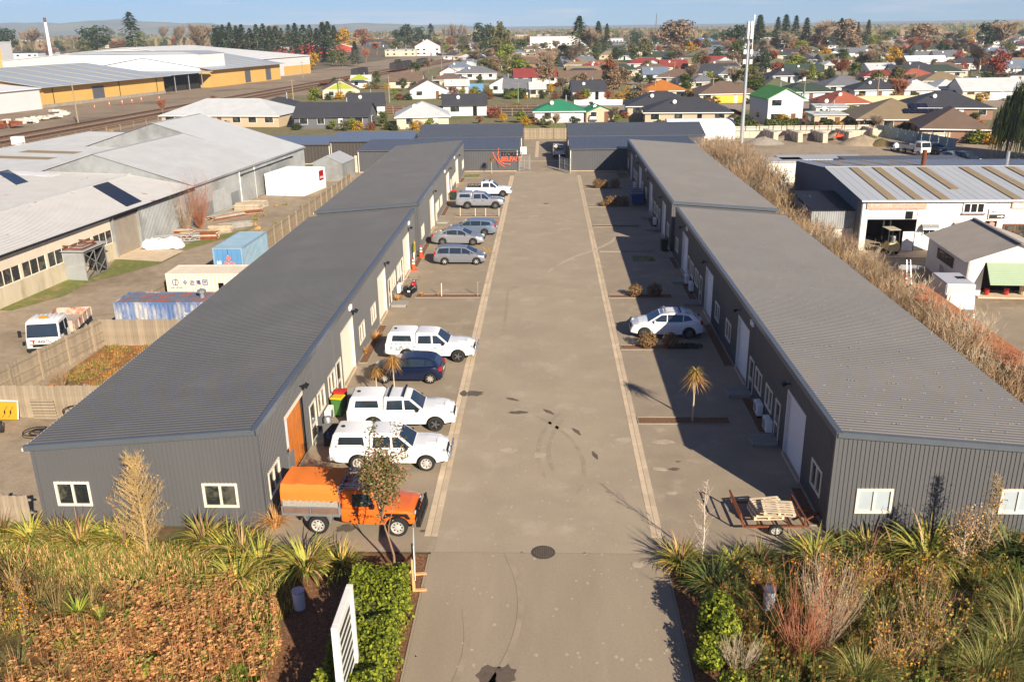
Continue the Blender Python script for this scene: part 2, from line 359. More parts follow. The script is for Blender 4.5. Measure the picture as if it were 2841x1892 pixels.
pale('R7',(450,1375),(520,1335),(630,1285),(750,1245),(850,1205),(930,1165),(970,1115));pale('R7',(380,1430),(410,1400),(430,1390));pale('R7',(520,1050),(560,1045),(600,1045));pale('R7',(250,1020),(310,1018))
for q,rx,ry,s in ((('B7',205,240),.55,.7,1),(('B7',20,210),.7,.6,2),(('B7',930,160),1.0,.6,3),(('B7',910,320),.6,.5,4),(('B7',700,150),.6,.7,5),(('B7',780,880),.4,.5,6),(('B7',75,358),.2,.2,7),(('B7',630,120),.3,.2,8),(('B7',980,460),.5,.4,9)):
 blot('pale_patch',Q(*q),rx*.6,ry*.45,.005,M_PALE,s)
r_=random.Random(77);sp=MB()
for _ in range(420):
 x,y,s=r_.uniform(-4.2,4),23+r_.random()**1.5*75,r_.uniform(.02,.07);z=.006 if y > 29.5 else .0;n=[s*r_.uniform(.6,1.4) for _ in range(5)];sp.poly([(x+n[k]*math.cos(k*1.257),y+n[k]*1.3*math.sin(k*1.257),z) for k in range(5)])
sp.build('pale_specks',M_PALE)['kind']='stuff';tag(bpy.data.objects['pale_specks'],'small pale specks scattered over the driveway','specks')
# yellow bay paint by the silver people carrier
yb=MB()
def yl(a,b):
 a=Q('R6',*a);b=Q('R6',*b);d=(b-a).normalized();s=Vector((-d.y,d.x,0))*.06;yb.poly([a+s,a-s,b-s,b+s])
for a,b in (((1905,1213),(2090,1216)),((1950,1252),(2085,1254)),((1925,1215),(1955,1250)),((2010,1215),(2045,1250)),((2045,1215),(2080,1250)),((2030,1324),(2070,1326)),((2035,1280),(2065,1282)),((2040,1296),(2060,1296))):yl(a,b)
for i in range(0):pass
o=yb.build('bay_marking',M_YLINE);o.location.z=.003;o['kind']='structure'
# left industrial yard, rail yard, right yards, streets
sheet('gravel_yard_left',[(-20.4,31),(-20.4,124),(-30,132),(-33,131),(-36,101),(-40.5,60),(-46,31)],-.05,M_GRAV)
sheet('grass_verge_left',[Q('R5',*p) for p in ((0,1568),(100,1568),(560,1440),(760,1330),(1400,1160),(1580,1070),(1220,1090),(1000,1130),(940,1200),(760,1310),(560,1300),(310,1390),(0,1535))],-.035,M_GRASS)
sheet('grass_patch_left',[Q('R5',*p) for p in ((1560,1060),(1900,960),(2110,900),(2240,830),(2130,860),(1900,920),(1700,960),(1620,1000))],-.034,M_GRASS)
sheet('concrete_pad_left',[Q('R5',*p) for p in ((960,1120),(1405,1145),(1600,1050),(1210,1020))],-.03,M_CONC)
sheet('mulch_patch_left',[(-28.6,42.0),(-20.6,42.0),(-20.6,53),(-28.2,53)],-.04,mat('wood_chip_litter',(150,100,54),.95,var=.4,scale=2.5,rgb2=(112,92,56),thr=(.45,.6),s2=.5,bump=.8,bscale=14,coords='W'))
def AX(s,t,o=(-94.4,162.4),a=6.0):   # rail axis: t metres along, s metres to the right
 return (o[0]+math.sin(R(a))*t+math.cos(R(a))*s,o[1]+math.cos(R(a))*t-math.sin(R(a))*s)
sheet('rail_yard',[AX(-90,-160),AX(9,-160),AX(9,420),AX(4,800),AX(-60,800),AX(-46,150),AX(-60,40)],-.07,M_GRAV2)
sheet('factory_yard_right',[(24.5,36),(70,36),(70,100),(24.5,100)],-.05,M_GRAV)
sheet('gravel_yard_right',[(21,100),(90,100),(90,163),(32,163),(21,130)],-.045,M_GRAV)
sheet('suburb_ground',[(-78,130),(-28,125),(21,162),(90,164),(420,164),(700,900),(-40,900),(-75,330)],-.08,M_DRYG)
for i,(y0,y1,x0,x1,sl_) in enumerate(((214,231,-70,240,.004),(318,328,-55,330,0),(420,428,-20,420,0),(560,568,0,500,0))):
 sheet('street',[(x0,y0),(x1,y0),(x1,y1),(x0,y1)],-.07,M_BAY)
sheet('street',[(98,150),(106,150),(150,900),(140,900)],-.066,M_BAY)
sheet('grass_verge',[(-70,208),(240,208),(240,213.8),(-70,213.8)],-.064,M_GRASS)
rect('lawn',-6,8,162.5,186,-.06,M_GRASS)
# ---------------------------------------------------------------- main workshop blocks
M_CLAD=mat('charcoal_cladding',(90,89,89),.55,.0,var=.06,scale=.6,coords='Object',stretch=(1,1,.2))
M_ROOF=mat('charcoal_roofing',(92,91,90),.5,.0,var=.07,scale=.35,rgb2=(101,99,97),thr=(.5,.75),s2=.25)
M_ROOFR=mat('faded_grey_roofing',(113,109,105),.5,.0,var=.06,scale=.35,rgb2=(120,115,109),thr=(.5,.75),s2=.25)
M_FLASH=mat('blue_grey_flashing',(100,106,112),.35,.3,var=.06)
M_LICHEN=mat('pale_lichen',(196,186,160),.95,var=.2)
M_PLY=mat('orange_plywood',(206,118,42),.6,var=.15,scale=2)
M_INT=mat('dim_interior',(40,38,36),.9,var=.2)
M_BLIND=mat('white_blind_glass',(172,180,182),.12,var=.05,spec=.6)
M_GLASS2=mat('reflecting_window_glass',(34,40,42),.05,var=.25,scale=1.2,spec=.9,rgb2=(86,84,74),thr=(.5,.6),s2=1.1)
M_CONCSTEP=mat('grey_step_grating',(150,144,134),.8,var=.1,rand=.08)
def window_part(parent,x,y0,y1,z0,z1,out,glass=M_GLASS2,fm=M_CREAM,mull=1,depth=.05,name='window'):
 """sliding window in a wall of constant x; out = +1/-1 outward x"""
 t=.065;X0,X1=sorted((x-out*.05,x+out*.055))
 f=MB();f.box(X0,X1,y0-.03,y1+.03,z0-.03,z0+t).box(X0,X1,y0-.03,y1+.03,z1-t,z1+.03)
 f.box(X0,X1,y0-.03,y0+t,z0+t,z1-t).box(X0,X1,y1-t,y1+.03,z0+t,z1-t)
 for k in range(mull):
  ym=y0+(y1-y0)*(k+1)/(mull+1);f.box(X0+.01,X1-.01,ym-.045,ym+.045,z0+t,z1-t)
 o=f.build(name,fm,parent)
 for k in range(mull+1):
  a=y0+(y1-y0)*k/(mull+1)+.03;b=y0+(y1-y0)*(k+1)/(mull+1)-.03
  MB().box(min(x-out*.03,x-out*.01),max(x-out*.03,x-out*.01),a,b,z0+.03,z1-.03).build('pane',glass,o)
 return o
def glass_door_part(parent,x,y0,y1,z1,out,fm=M_CREAM):
 t=.09;X0,X1=sorted((x-out*.05,x+out*.05));f=MB()
 f.box(X0,X1,y0,y1,.0,t).box(X0,X1,y0,y1,z1-t,z1).box(X0,X1,y0,y0+t,t,z1-t).box(X0,X1,y1-t,y1,t,z1-t).box(X0+.005,X1-.005,y0+t,y1-t,.78,.88)
 o=f.build('glass_door',fm,parent)
 for a,b in ((.05,.79),(.87,z1-.05)):MB().box(min(x-out*.03,x),max(x-out*.03,x),y0+.05,y1-.05,a,b).build('pane',M_GLASS2,o)
 MB().box(min(x+out*.05,x+out*.1),max(x+out*.05,x+out*.1),y0+.03,y0+.07,.9,1.15).build('door_handle',M_STEEL,o)
 return o
def roller_part(parent,x,y0,y1,z1,out,m=None):
 mb=MB();n=int(z1/.075);xi=x-out*.12;prev=None
 for k in range(n+1):
  for a,d in ((0,0),(.5,.018)):
   z=min(z1,(k+a)*z1/n);i=mb.pv([(xi+out*d,y0,z),(xi+out*d,y1,z)])
   if prev is not None:mb.face((prev,prev+1,i+1,i))
   prev=i
 o=mb.build('roller_door',m or M_ROLL,parent)
 f=MB();X0,X1=sorted((x-out*.14,x+out*.035))
 f.box(X0,X1,y0-.07,y0,0,z1).box(X0,X1,y1,y1+.07,0,z1).box(X0,X1,y0-.07,y1+.07,z1,z1+.1)
 f.build('door_frame',M_CREAM if m is None else m,o)
 MB().box(min(x-out*.2,x+out*.12),max(x-out*.2,x+out*.12),y0,y1,.0,.05).build('door_sill',M_CONC,o)
 return o
M_ROLL=mat('cream_roller_door',(224,212,190),.5,var=.04,scale=2)
M_ROLLW=mat('pale_roller_door',(212,210,206),.5,var=.04,scale=2)
def wall_with_openings(parent,name,x,y0,y1,ztop,out,ops,m):
 mb=MB();ops=sorted(ops);y=y0;n=(out,0)
 for a,b,lo,hi in ops:
  if a > y:rib_sheet(mb,(x,y),(x,a),0.06,ztop,0.06,ztop,n)
  if lo > .1:rib_sheet(mb,(x,a),(x,b),.06,lo,.06,lo,n)
  rib_sheet(mb,(x,a),(x,b),hi,ztop,hi,ztop,n)
  y=b
 if y1 > y:rib_sheet(mb,(x,y),(x,y1),.06,ztop,.06,ztop,n)
 return mb.build(name,m,parent)
def block(label,xl,xo,y0,y1,zl,zo,items,roofm,front_windows=(),name='workshop_block',lichen=0,seed=1):
 """xl lane wall, xo outer wall; roof falls from zl to zo"""
 out=1 if xl > xo else -1
 t=thing(name,label,'building',((xl+xo)/2,(y0+y1)/2,0));ox,oy=(xl+xo)/2,(y0+y1)/2
 t.location=(0,0,0)
 ops=[]
 for it in items:
  k,a,b=it[:3]
  ops.append((a,b,0,3.2) if k in 'RO' else ((a,b,.82,1.98) if k == 'W' else (a,b,0,2.02)))
 wall_with_openings(t,'lane_wall',xl,y0,y1,zl-.02,out,ops,M_CLAD)
 MB().box(min(xl-out*.05,xl+out*.03),max(xl-out*.05,xl+out*.03),y0,y1,-.1,.07).build('wall_base',M_CONC_D,t)
 for it in items:
  k,a,b=it[:3]
  if k == 'R':roller_part(t,xl,a+.07,b-.07,3.1,out,M_ROLL if out > 0 else M_ROLLW)
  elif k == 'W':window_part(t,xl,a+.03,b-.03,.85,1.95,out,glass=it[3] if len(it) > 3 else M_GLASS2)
  elif k == 'D':glass_door_part(t,xl,a+.02,b-.02,2.0,out)
 # end walls with sloping tops
 for yy,nm,sgn in ((y0,'end_wall_front',-1),(y1,'end_wall_rear',1)):
  mb=MB();X=xl;zt=zl-.02
  def Z(x):return zl+(zo-zl)*(x-xl)/(xo-xl)-.03
  ws=sorted(front_windows,key=lambda q:-q[0]*out) if sgn < 0 else []
  cur=xl
  for a,b,lo,hi in ws:
   a,b=(b,a) if out > 0 else (a,b)      # a nearer the lane
   rib_sheet(mb,(cur,yy),(a,yy),.0,Z(cur),.0,Z(a),(0,sgn),.175)
   rib_sheet(mb,(a,yy),(b,yy),.0,lo,.0,lo,(0,sgn),.175);rib_sheet(mb,(a,yy),(b,yy),hi,Z(a),hi,Z(b),(0,sgn),.175)
   cur=b
  rib_sheet(mb,(cur,yy),(xo,yy),.0,Z(cur),.0,Z(xo),(0,sgn),.175)
  mb.build(nm,M_CLAD,t)
 for (a,b,lo,hi),gl in zip(front_windows,(M_GLASS2,M_GLASS2) if out > 0 else (M_BLIND,M_BLIND)):
  T=.065;f=MB();Y0,Y1=y0-.06,y0+.05
  f.box(a-.03,b+.03,Y0,Y1,lo-.03,lo+T).box(a-.03,b+.03,Y0,Y1,hi-T,hi+.03).box(a-.03,a+T,Y0,Y1,lo+T,hi-T).box(b-T,b+.03,Y0,Y1,lo+T,hi-T).box((a+b)/2-.045,(a+b)/2+.045,Y0+.01,Y1,lo+T,hi-T)
  wn=f.build('window',M_CREAM,t)
  MB().box(a+.03,(a+b)/2-.03,y0+.005,y0+.03,lo+.03,hi-.03).build('pane',gl,wn);MB().box((a+b)/2+.03,b-.03,y0+.005,y0+.03,lo+.03,hi-.03).build('pane',gl,wn)
 mb=MB();rib_sheet(mb,(xo,y0),(xo,y1),0,zo-.04,0,zo-.04,(-out,0));mb.build('outer_wall',M_CLAD,t)
 # corner trims
 for yy,s in ((y0,-1),(y1,1)):
  for xx,s2,zz in ((xl,out,zl),(xo,-out,zo)):
   MB().box(min(xx-s2*.1,xx+s2*.035),max(xx-s2*.1,xx+s2*.035),min(yy+s*.034,yy-s*.1),max(yy+s*.034,yy-s*.1),0,zz-.08).build('corner_trim',M_CLAD,t)
 rf=MB();e=.12;s=(zo-zl)/(xo-xl)
 xo2=xo-out*.22;zo2=zo+s*(xo2-xo)
 rib_roof(rf,(xl,y0-e,zl),(xl,y1+e,zl),(xo2,y0-e,zo2),(xo2,y1+e,zo2))
 roof=rf.build('roof',roofm,t)
 # underside so that light does not leak
 MB().poly([(xl,y0-e+.02,zl-.05),(xl,y1+e-.02,zl-.05),(xo2,y1+e-.02,zo2-.05),(xo2,y0-e+.02,zo2-.05)]).build('roof_lining',M_INT,t)
 fl=MB()
 fl.box(min(xl-out*.16,xl+out*.07),max(xl-out*.16,xl+out*.07),y0-e-.03,y1+e+.03,zl+.036,zl+.07);fl.box(min(xl+out*.045,xl+out*.07),max(xl+out*.045,xl+out*.07),y0-e-.03,y1+e+.03,zl-.2,zl+.036)
 fl.build('ridge_flashing',M_FLASH,roof)
 for yy,sg in ((y0-e,-1),(y1+e,1)):
  b=MB();a0=(xl,yy,zl+.03);b0=(xo2,yy,zo2+.03)
  b.hexa([(xl,yy-.02,zl-.16),(xo2,yy-.02,zo2-.16),(xo2,yy+.02,zo2-.16),(xl,yy+.02,zl-.16)],[(xl,yy-.02,zl+.06),(xo2,yy-.02,zo2+.06),(xo2,yy+.02,zo2+.06),(xl,yy+.02,zl+.06)])
  b.hexa([(xl,yy-.03,zl+.061),(xo2,yy-.03,zo2+.061),(xo2,yy+.13,zo2+.061),(xl,yy+.13,zl+.061)][:4],[(xl,yy-.03,zl+.075),(xo2,yy-.03,zo2+.075),(xo2,yy+.13,zo2+.075),(xl,yy+.13,zl+.075)])
  b.build('barge_flashing',M_CLAD if sg > 0 else M_FLASH,roof)
 g=MB();gx=xo2-out*.07;g.box(min(gx,xo2+out*.03),max(gx,xo2+out*.03),y0-e,y1+e,zo2-.16,zo2-.03);g.build('gutter',M_CREAM if out > 0 else M_CLAD,roof)
 if lichen:
  r=random.Random(seed);lm=MB()
  for _ in range(lichen):
   q=r.random();yy=r.uniform(y0,y1);yy=round(yy/.9)*.9+r.uniform(-.03,.03);w_=r.uniform(.02,.06);x=xl+(xo-xl)*q;z=zl+(zo-zl)*q+.042
   lm.poly([(x-w_,yy-.015,z-s*w_),(x,yy-.03,z),(x+w_,yy-.012,z+s*w_),(x+w_*.5,yy+.026,z+s*w_*.5),(x-w_*.6,yy+.022,z-s*w_*.6)])
  o=lm.build('lichen_spots',M_LICHEN,roof);o['kind']='stuff'
 # lights above the roller doors and paired vents
 for it in items:
  if it[0] in 'RO':
   ym=it[2]-.3;x=xl+out*.03
   l=MB();l.bar((x,ym,3.55),(x+out*.25,ym,3.6),.05);l.obox((x+out*.30,ym,3.58),.2,.26,.16,ry=out*.5);l.build('flood_light',M_BLACK,t)
 return t
LF=[('W',31.95,33.5),('O',34.75,37.75),('D',38.6,39.8),('W',40.15,41.65),('W',42.45,44.0),('D',44.3,45.5),('R',45.9,49.1),('W',50.6,52.2),('W',54.4,56.0),
  ('R',57.2,60.15),('D',61.0,62.2),('W',62.45,64.15),('W',65.0,66.7),('D',66.85,68.05),('R',68.4,71.5)]
LR=[('W',79.0,80.8),('R',85.6,88.6),('D',89.7,90.9),('W',91.2,92.8),('W',94.0,95.9),('R',100.6,103.6),('D',104.9,106.1),('W',107.2,109),('W',109.6,111.3),('R',111.6,114.6),('W',120.4,122.6)]
RF=[('W',32.28,33.68),('R',35.05,38.05),('D',38.95,39.9),('W',40.5,41.9),('W',42.75,44.2),('D',44.6,45.65),('R',46.2,49.1),('W',50.85,52.4),('W',54.55,56.05),('R',57.3,60.1),
  ('D',61.2,62.3),('W',62.85,64.4),('W',65.1,66.7),('D',67.05,68.05),('R',68.3,71.2),('W',73.25,74.7)]
RR=[('W',79.3,80.7),('R',82.0,84.5),('D',85.9,86.9),('W',87.5,89.0),('W',89.6,91.1),('D',91.9,92.75),('R',93.0,95.5),('W',98.0,99.5),('W',101.6,103.2),('R',104.2,106.8),('D',108.6,109.6),('W',110.1,111.6),('W',112.2,113.8),('R',115.7,117.7),('W',120.6,122.0)]
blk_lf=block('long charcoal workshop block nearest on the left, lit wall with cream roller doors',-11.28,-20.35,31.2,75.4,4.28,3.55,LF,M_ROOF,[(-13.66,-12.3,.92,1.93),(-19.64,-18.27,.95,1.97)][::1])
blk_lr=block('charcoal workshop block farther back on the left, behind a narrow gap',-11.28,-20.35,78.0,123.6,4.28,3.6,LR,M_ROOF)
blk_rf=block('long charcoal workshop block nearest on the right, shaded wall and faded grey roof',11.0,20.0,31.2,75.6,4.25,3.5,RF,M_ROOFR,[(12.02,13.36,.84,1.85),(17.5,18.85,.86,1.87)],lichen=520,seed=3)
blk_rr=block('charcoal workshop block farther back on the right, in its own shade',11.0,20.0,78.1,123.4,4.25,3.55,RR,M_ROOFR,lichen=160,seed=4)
# open bay with orange plywood partition
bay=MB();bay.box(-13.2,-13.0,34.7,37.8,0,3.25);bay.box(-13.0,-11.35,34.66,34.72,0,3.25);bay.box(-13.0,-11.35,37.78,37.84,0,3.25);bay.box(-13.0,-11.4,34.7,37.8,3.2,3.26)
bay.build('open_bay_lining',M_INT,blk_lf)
ply=MB()
for k in range(3):ply.box(-11.45,-11.41,35.55+k*.74,35.55+(k+1)*.74-.02,.0,3.15)
ply.build('plywood_partition',M_PLY,blk_lf);MB().box(-11.43,-11.40,34.82,35.52,1.45,2.75).build('white_notice_board',M_WHITE,blk_lf)
MB().box(-11.42,-11.28,34.95,35.75,.1,1.25).build('grey_cabinet',M_STEEL,blk_lf)
MB().box(-11.4,-11.25,34.72,37.78,3.0,3.2).build('door_roll_box',M_CREAM,blk_lf)
# entrance steps: slatted platforms before glass doors
def step(x,y,w_,d_,lab):
 t=thing('entrance_step',lab,'step',(x,y,0),0,'slatted entrance steps');n=7
 fr=MB();fr.box(-d_/2,d_/2,-w_/2,-w_/2+.05,0,.13).box(-d_/2,d_/2,w_/2-.05,w_/2,0,.13).box(-d_/2,-d_/2+.05,-w_/2,w_/2,0,.125).box(d_/2-.05,d_/2,-w_/2,w_/2,0,.125);fr.build('frame',M_CONCSTEP,t)
 me=MB().box(-d_/2+.02,d_/2-.02,-w_/n/2+.012,w_/n/2-.012,.13,.16).mesh('slat',M_CONCSTEP)
 for k in range(n):link('slat',me,t,(0,-w_/2+w_*(k+.5)/n,0))
 return t
for i,(y,lab) in enumerate(((39.2,'low slatted step at the first glass door of the near right block'),(45.1,'low slatted step at the second glass door of the near right block'),(61.7,'low slatted step at the third glass door of the near right block'),(67.5,'low slatted step at the fourth glass door of the near right block'),
  (86.4,'low slatted step at the nearest glass door of the rear right block'),(92.3,'low slatted step at the second glass door of the rear right block'),(109.1,'low slatted step at the farthest glass door of the rear right block'))):step(10.35,y,1.15,1.2,lab)
for y,lab in ((39.2,'low slatted step at the nearest glass door of the left block'),(44.9,'low slatted step behind the red-lidded bin on the left'),(61.6,'low slatted step beside the parked motorcycle'),(90.3,'low slatted step at the glass door behind the silver ute'),(105.4,'low slatted step at the glass door behind the white ute')):step(-10.6,y,1.15,1.2,lab)
# unit number plates and heat-pump units
hp=0
def heat_pump(x,y,out,lab):
 t=thing('heat_pump',lab,'air conditioner',(x,y,.12),0 if out > 0 else PI,'outdoor heat pump units')
 MB().box(.0,.3,-.42,.42,0,.62).build('casing',M_WHITE,t,bevel=.02);m=MB();m.cyl((.3,-.08,.31),(.315,-.08,.31),.24,n=20);m.build('fan_grille',M_STEEL,t)
 MB().box(.05,.25,-.4,-.3,-.12,0).box(.05,.25,.3,.4,-.12,0).build('feet',M_BLACK,t)
for y,lab in ((40.3,'white heat pump near the first step on the right'),(42.3,'white heat pump between two windows on the right wall'),(64.8,'white heat pump beyond the white parked car'),(66.9,'white heat pump beside the fourth glass door on the right'),(88.4,'white heat pump on the rear right block'),(109.9,'white heat pump at the far end of the right row')):heat_pump(10.93,y,-1,lab)
for y,lab in ((64.6,'white heat pump behind the motorcycle'),(41.4,'white heat pump beside the green bin'),(104.2,'white heat pump at the far glass door on the left')):heat_pump(-11.2,y,1,lab)
def vent_pair(blk,x,y,out):
 for k in (0,.35):MB().box(min(x,x+out*.12),max(x,x+out*.12),y+k,y+k+.2,3.72,3.98).build('wall_vent',M_WHITE,blk)
for y in (45.3,68.7):vent_pair(blk_rf,11.0,y,-1)
for y in (48.3,71.5):vent_pair(blk_lf,-11.28,y,1)
for y in (99,110):vent_pair(blk_rr,11.0,y,-1);vent_pair(blk_lr,-11.28,y,1)
# ---------------------------------------------------------------- vehicles (local x = forward, origin mid-wheelbase on the ground)
M_TYRE=mat('tyre_rubber',(34,33,32),.85,var=.15)
M_RIM=mat('alloy_rim',(150,150,150),.35,.8,var=.08)
M_RIMW=mat('white_steel_rim',(178,172,162),.5,var=.08)
M_CGLASS=mat('car_glass',(38,48,56),.04,0,var=.2,spec=.9)
M_RED=mat('tail_light_red',(176,20,18),.25,var=.1)
M_AMBER=mat('amber_lens',(224,130,30),.3,var=.1)
M_HEAD=mat('headlight_glass',(206,210,212),.15,.2,var=.1)
M_CHROME=mat('chrome',(210,210,212),.15,.95,var=.03)
M_PLATE=mat('number_plate',(226,226,220),.5,var=.05)
def paint(n,rgb,metal=0,rough=.3):return mat('paint_'+n,rgb,rough,metal,var=.03,scale=1,coat=.6)
P_WHITE=paint('white',(238,236,232));P_SILVER=paint('silver',(168,170,174),.55,.32);P_NAVY=paint('navy',(19,31,60),.3)
P_BLUEGREY=paint('blue_grey',(128,142,160),.5,.3);P_GREY=paint('grey',(140,142,148),.5,.32);P_ORANGE=paint('orange',(222,104,28),0,.45);P_RED=paint('red',(170,28,34));P_BLACKC=paint('black',(20,22,28));P_CREAMC=paint('cream',(214,196,140))
def interp(keys,x):
 keys=sorted(keys)
 if x <= keys[0][0]:return keys[0][1]
 for (a,b),(c,d) in zip(keys,keys[1:]):
  if x <= c:return b+(d-b)*(x-a)/(c-a+1e-9)
 return keys[-1][1]
WHEEL_CACHE={}
def wheel_meshes(r,wd,spokes,rm):
 k=(r,wd,spokes,rm.name)
 if k not in WHEEL_CACHE:
  t=MB().lathe([(r*.60,-wd/2),(r*.93,-wd/2),(r,-wd/2+.035),(r,wd/2-.035),(r*.93,wd/2),(r*.60,wd/2)],24,axis='Y',cap=False).mesh('wheel',M_TYRE,smooth=40)
  m=MB();m.m=0 if spokes else 1
  m.lathe([(.02,-wd*.25),(r*.59,-wd*.25),(r*.66,-wd*.51),(r*.60,-wd*.52),(r*.54,-wd*.32),(.02,-wd*.33)],24,axis='Y')
  m.m=1
  if spokes:
   for s in range(spokes):
    a=2*PI*s/spokes;m.obox((math.cos(a)*r*.33,-wd*.40,math.sin(a)*r*.33),r*.56,.05,r*.15,ry=-a)
   m.lathe([(r*.14,-wd*.36),(r*.12,-wd*.47)],10,axis='Y')
   rim=m.mesh('rim',[M_BLACK,rm])
  else:
   m.lathe([(r*.5,-wd*.34),(r*.36,-wd*.30),(r*.26,-wd*.46),(r*.08,-wd*.50)],16,axis='Y')
   for s in range(8):
    a=2*PI*s/8;m.m=0;m.cyl((math.cos(a)*r*.43,-wd*.31,math.sin(a)*r*.43),(math.cos(a)*r*.43,-wd*.36,math.sin(a)*r*.43),r*.085,n=8)
   rim=m.mesh('rim',[M_BLACK,rm])
   # dish itself in rim colour
  WHEEL_CACHE[k]=(t,rim)
 return WHEEL_CACHE[k]
def add_wheels(t,xs,hw,r,wd=.22,spokes=5,rm=M_RIM):
 wm,rimm=wheel_meshes(r,wd,spokes,rm)
 for x in xs:
  for s in (-1,1):
   o=link('wheel',wm,t,(x,s*(hw-wd/2-.02),r),0 if s < 0 else PI);link('rim',rimm,o)
class Body:
 def __init__(s,front,rear,W,zt,wheels,r,zb=.30,arch=.07,nose=.8,tail=.5,ntap=.16,ttap=.10):
  s.__dict__.update(locals())
 def hw(s,x):
  h=s.W/2
  if x > s.front-s.nose:h *= 1-s.ntap*((x-(s.front-s.nose))/s.nose)**2
  if x < s.rear+s.tail:h *= 1-s.ttap*(((s.rear+s.tail)-x)/s.tail)**2
  return h
 def zbot(s,x):
  z=s.zb
  if x > s.front-.5:z=s.zb+.02+.06*((x-s.front+.5)/.5)
  if x < s.rear+.5:z=s.zb+.10*((s.rear+.5-x)/.5)
  for wx in s.wheels:
   d=abs(x-wx);a=s.r+s.arch
   if d < a:z=max(z,s.r+math.sqrt(a*a-d*d)*.98)
  return z
 def section(s,x):
  h=s.hw(x);zt=interp(s.zt,x);zb=min(s.zbot(x),zt-.12);m=zb+(zt-zb)*.42
  return [(h*.965,zb),(h*.995,zb+(zt-zb)*.15),(h,m),(h*.985,zb+(zt-zb)*.78),(h*.955,zt-.03),(h*.90,zt),(h*.45,zt+.022),(0,zt+.03)]
 def y_at(s,x,z):
  p=s.section(x)
  for (a,b),(c,d) in zip(p,p[1:]):
   if b <= z <= d and d > b:return a+(c-a)*(z-b)/(d-b)
  return p[0][0] if z < p[0][1] else p[4][0]
 def build(s,t,m,name='body'):
  xs=set();x=s.rear
  while x < s.front:xs.add(round(x,3));x += .12
  xs.add(s.front);xs |= {s.rear+.03,s.rear+.08,s.front-.03,s.front-.08}
  for k,_ in s.zt:xs.add(min(max(k,s.rear),s.front))
  for wx in s.wheels:
   a=s.r+s.arch
   for k in range(-8,9):xs.add(round(wx+a*math.sin(k*PI/16)*.9999,4))
   xs |= {wx-a-.004,wx+a+.004}
  xs=sorted(q for q in xs if s.rear <= q <= s.front);mb=MB();prev=None
  for x in xs:
   p=s.section(x);ring=[(x,-a,b) for a,b in p]+[(x,a,b) for a,b in reversed(p[:-1])];i=mb.pv(ring)
   if prev is not None:
    for k in range(len(ring)-1):mb.face((prev+k,prev+k+1,i+k+1,i+k))
   else:mb.face([i+k for k in range(len(ring))])
   prev=i;n=len(ring)
  mb.face([prev+k for k in reversed(range(n))])
  o=mb.build(name,m,t,smooth=32)
  MB().box(s.rear+.12,s.front-.15,-s.W/2*.78,s.W/2*.78,s.zb-.05,min(z for _,z in s.zt)*.88).build('underbody',M_BLACK,t)
  return o
 def patch(s,t,name,m,x0,x1,z0,z1,off=.006,sides=(-1,1),nx=6,nz=5,rake=0):
  res=[]
  for sd_ in sides:
   mb=MB();g=[]
   for i in range(nx+1):
    x=x0+(x1-x0)*i/nx;row=[]
    for j in range(nz+1):
     z=z0+(z1-z0)*j/nz;xx=x+rake*(z-z0);zz=max(z,s.zbot(xx)+.01)
     row.append((xx,sd_*(s.y_at(xx,zz)+off),zz))
    g.append(mb.pv(row))
   for a,b in zip(g,g[1:]):
    for j in range(nz):mb.face((a+j,a+j+1,b+j+1,b+j))
   # thickness skirt
   res.append(mb.build(name,m,t,smooth=40))
  return res
def cabin(t,contour,wb,wr,m,name='cabin',bevel=.05,wmid=None):
 z0=contour[0][1];z1=max(z for _,z in contour)
 def w(z):return wb+(wr-wb)*max(0,min(1,(z-z0)/(z1-z0)))
 mb=MB();L=[(x,w(z),z) for x,z in contour];Rr=[(x,-w(z),z) for x,z in contour]
 n=len(contour);i=mb.pv(L);j=mb.pv(Rr)
 mb.face([i+k for k in range(n)]);mb.face([j+k for k in reversed(range(n))])
 for k in range(n):
  q=(k+1) % n;mb.face((i+k,j+k,j+q,i+q))
 mb.build(name,m,t,bevel=bevel,seg=3,smooth=50,bang=16)
 return w
def side_glass(t,poly,w,m=M_CGLASS,off=.008,sides=(-1,1),name='side_window'):
 for s in sides:
  mb=MB();mb.hexa([(x,s*(w(z)-.02),z) for x,z in poly],[(x,s*(w(z)+off),z) for x,z in poly]);mb.build(name,m,t)
def cross_glass(t,a,b,w,name,m=M_CGLASS,ins=.10,off=.012,e0=.06,e1=.08):
 """glass between contour points a (low) and b (high)"""
 a=Vector((a[0],0,a[1]));b=Vector((b[0],0,b[1]));d=(b-a);n=Vector((d.z,0,-d.x)).normalized()
 if n.z < 0:n=-n
 p=a+d*e0;q=a+d*(1-e1);W0=w(p.z)-ins*.8;W1=w(q.z)-ins
 mb=MB();lo=[p+Vector((0,-W0,0)),p+Vector((0,W0,0)),q+Vector((0,W1,0)),q+Vector((0,-W1,0))]
 mb.hexa([v-n*.02 for v in lo],[v+n*off for v in lo]);mb.build(name,m,t)
def lamp(t,name,m,x0,x1,y0,y1,z0,z1,both=True,bevel=.02):
 for s in ((-1,1) if both else (1,)):
  MB().box(x0,x1,*sorted((s*y0,s*y1)),z0,z1).build(name,m,t,bevel=bevel)
def mirror(t,x,y,z,m):
 for s in (-1,1):MB().box(x-.07,x+.05,*sorted((s*y,s*(y+.2))),z-.08,z+.09).build('wing_mirror',m,t,bevel=.03)
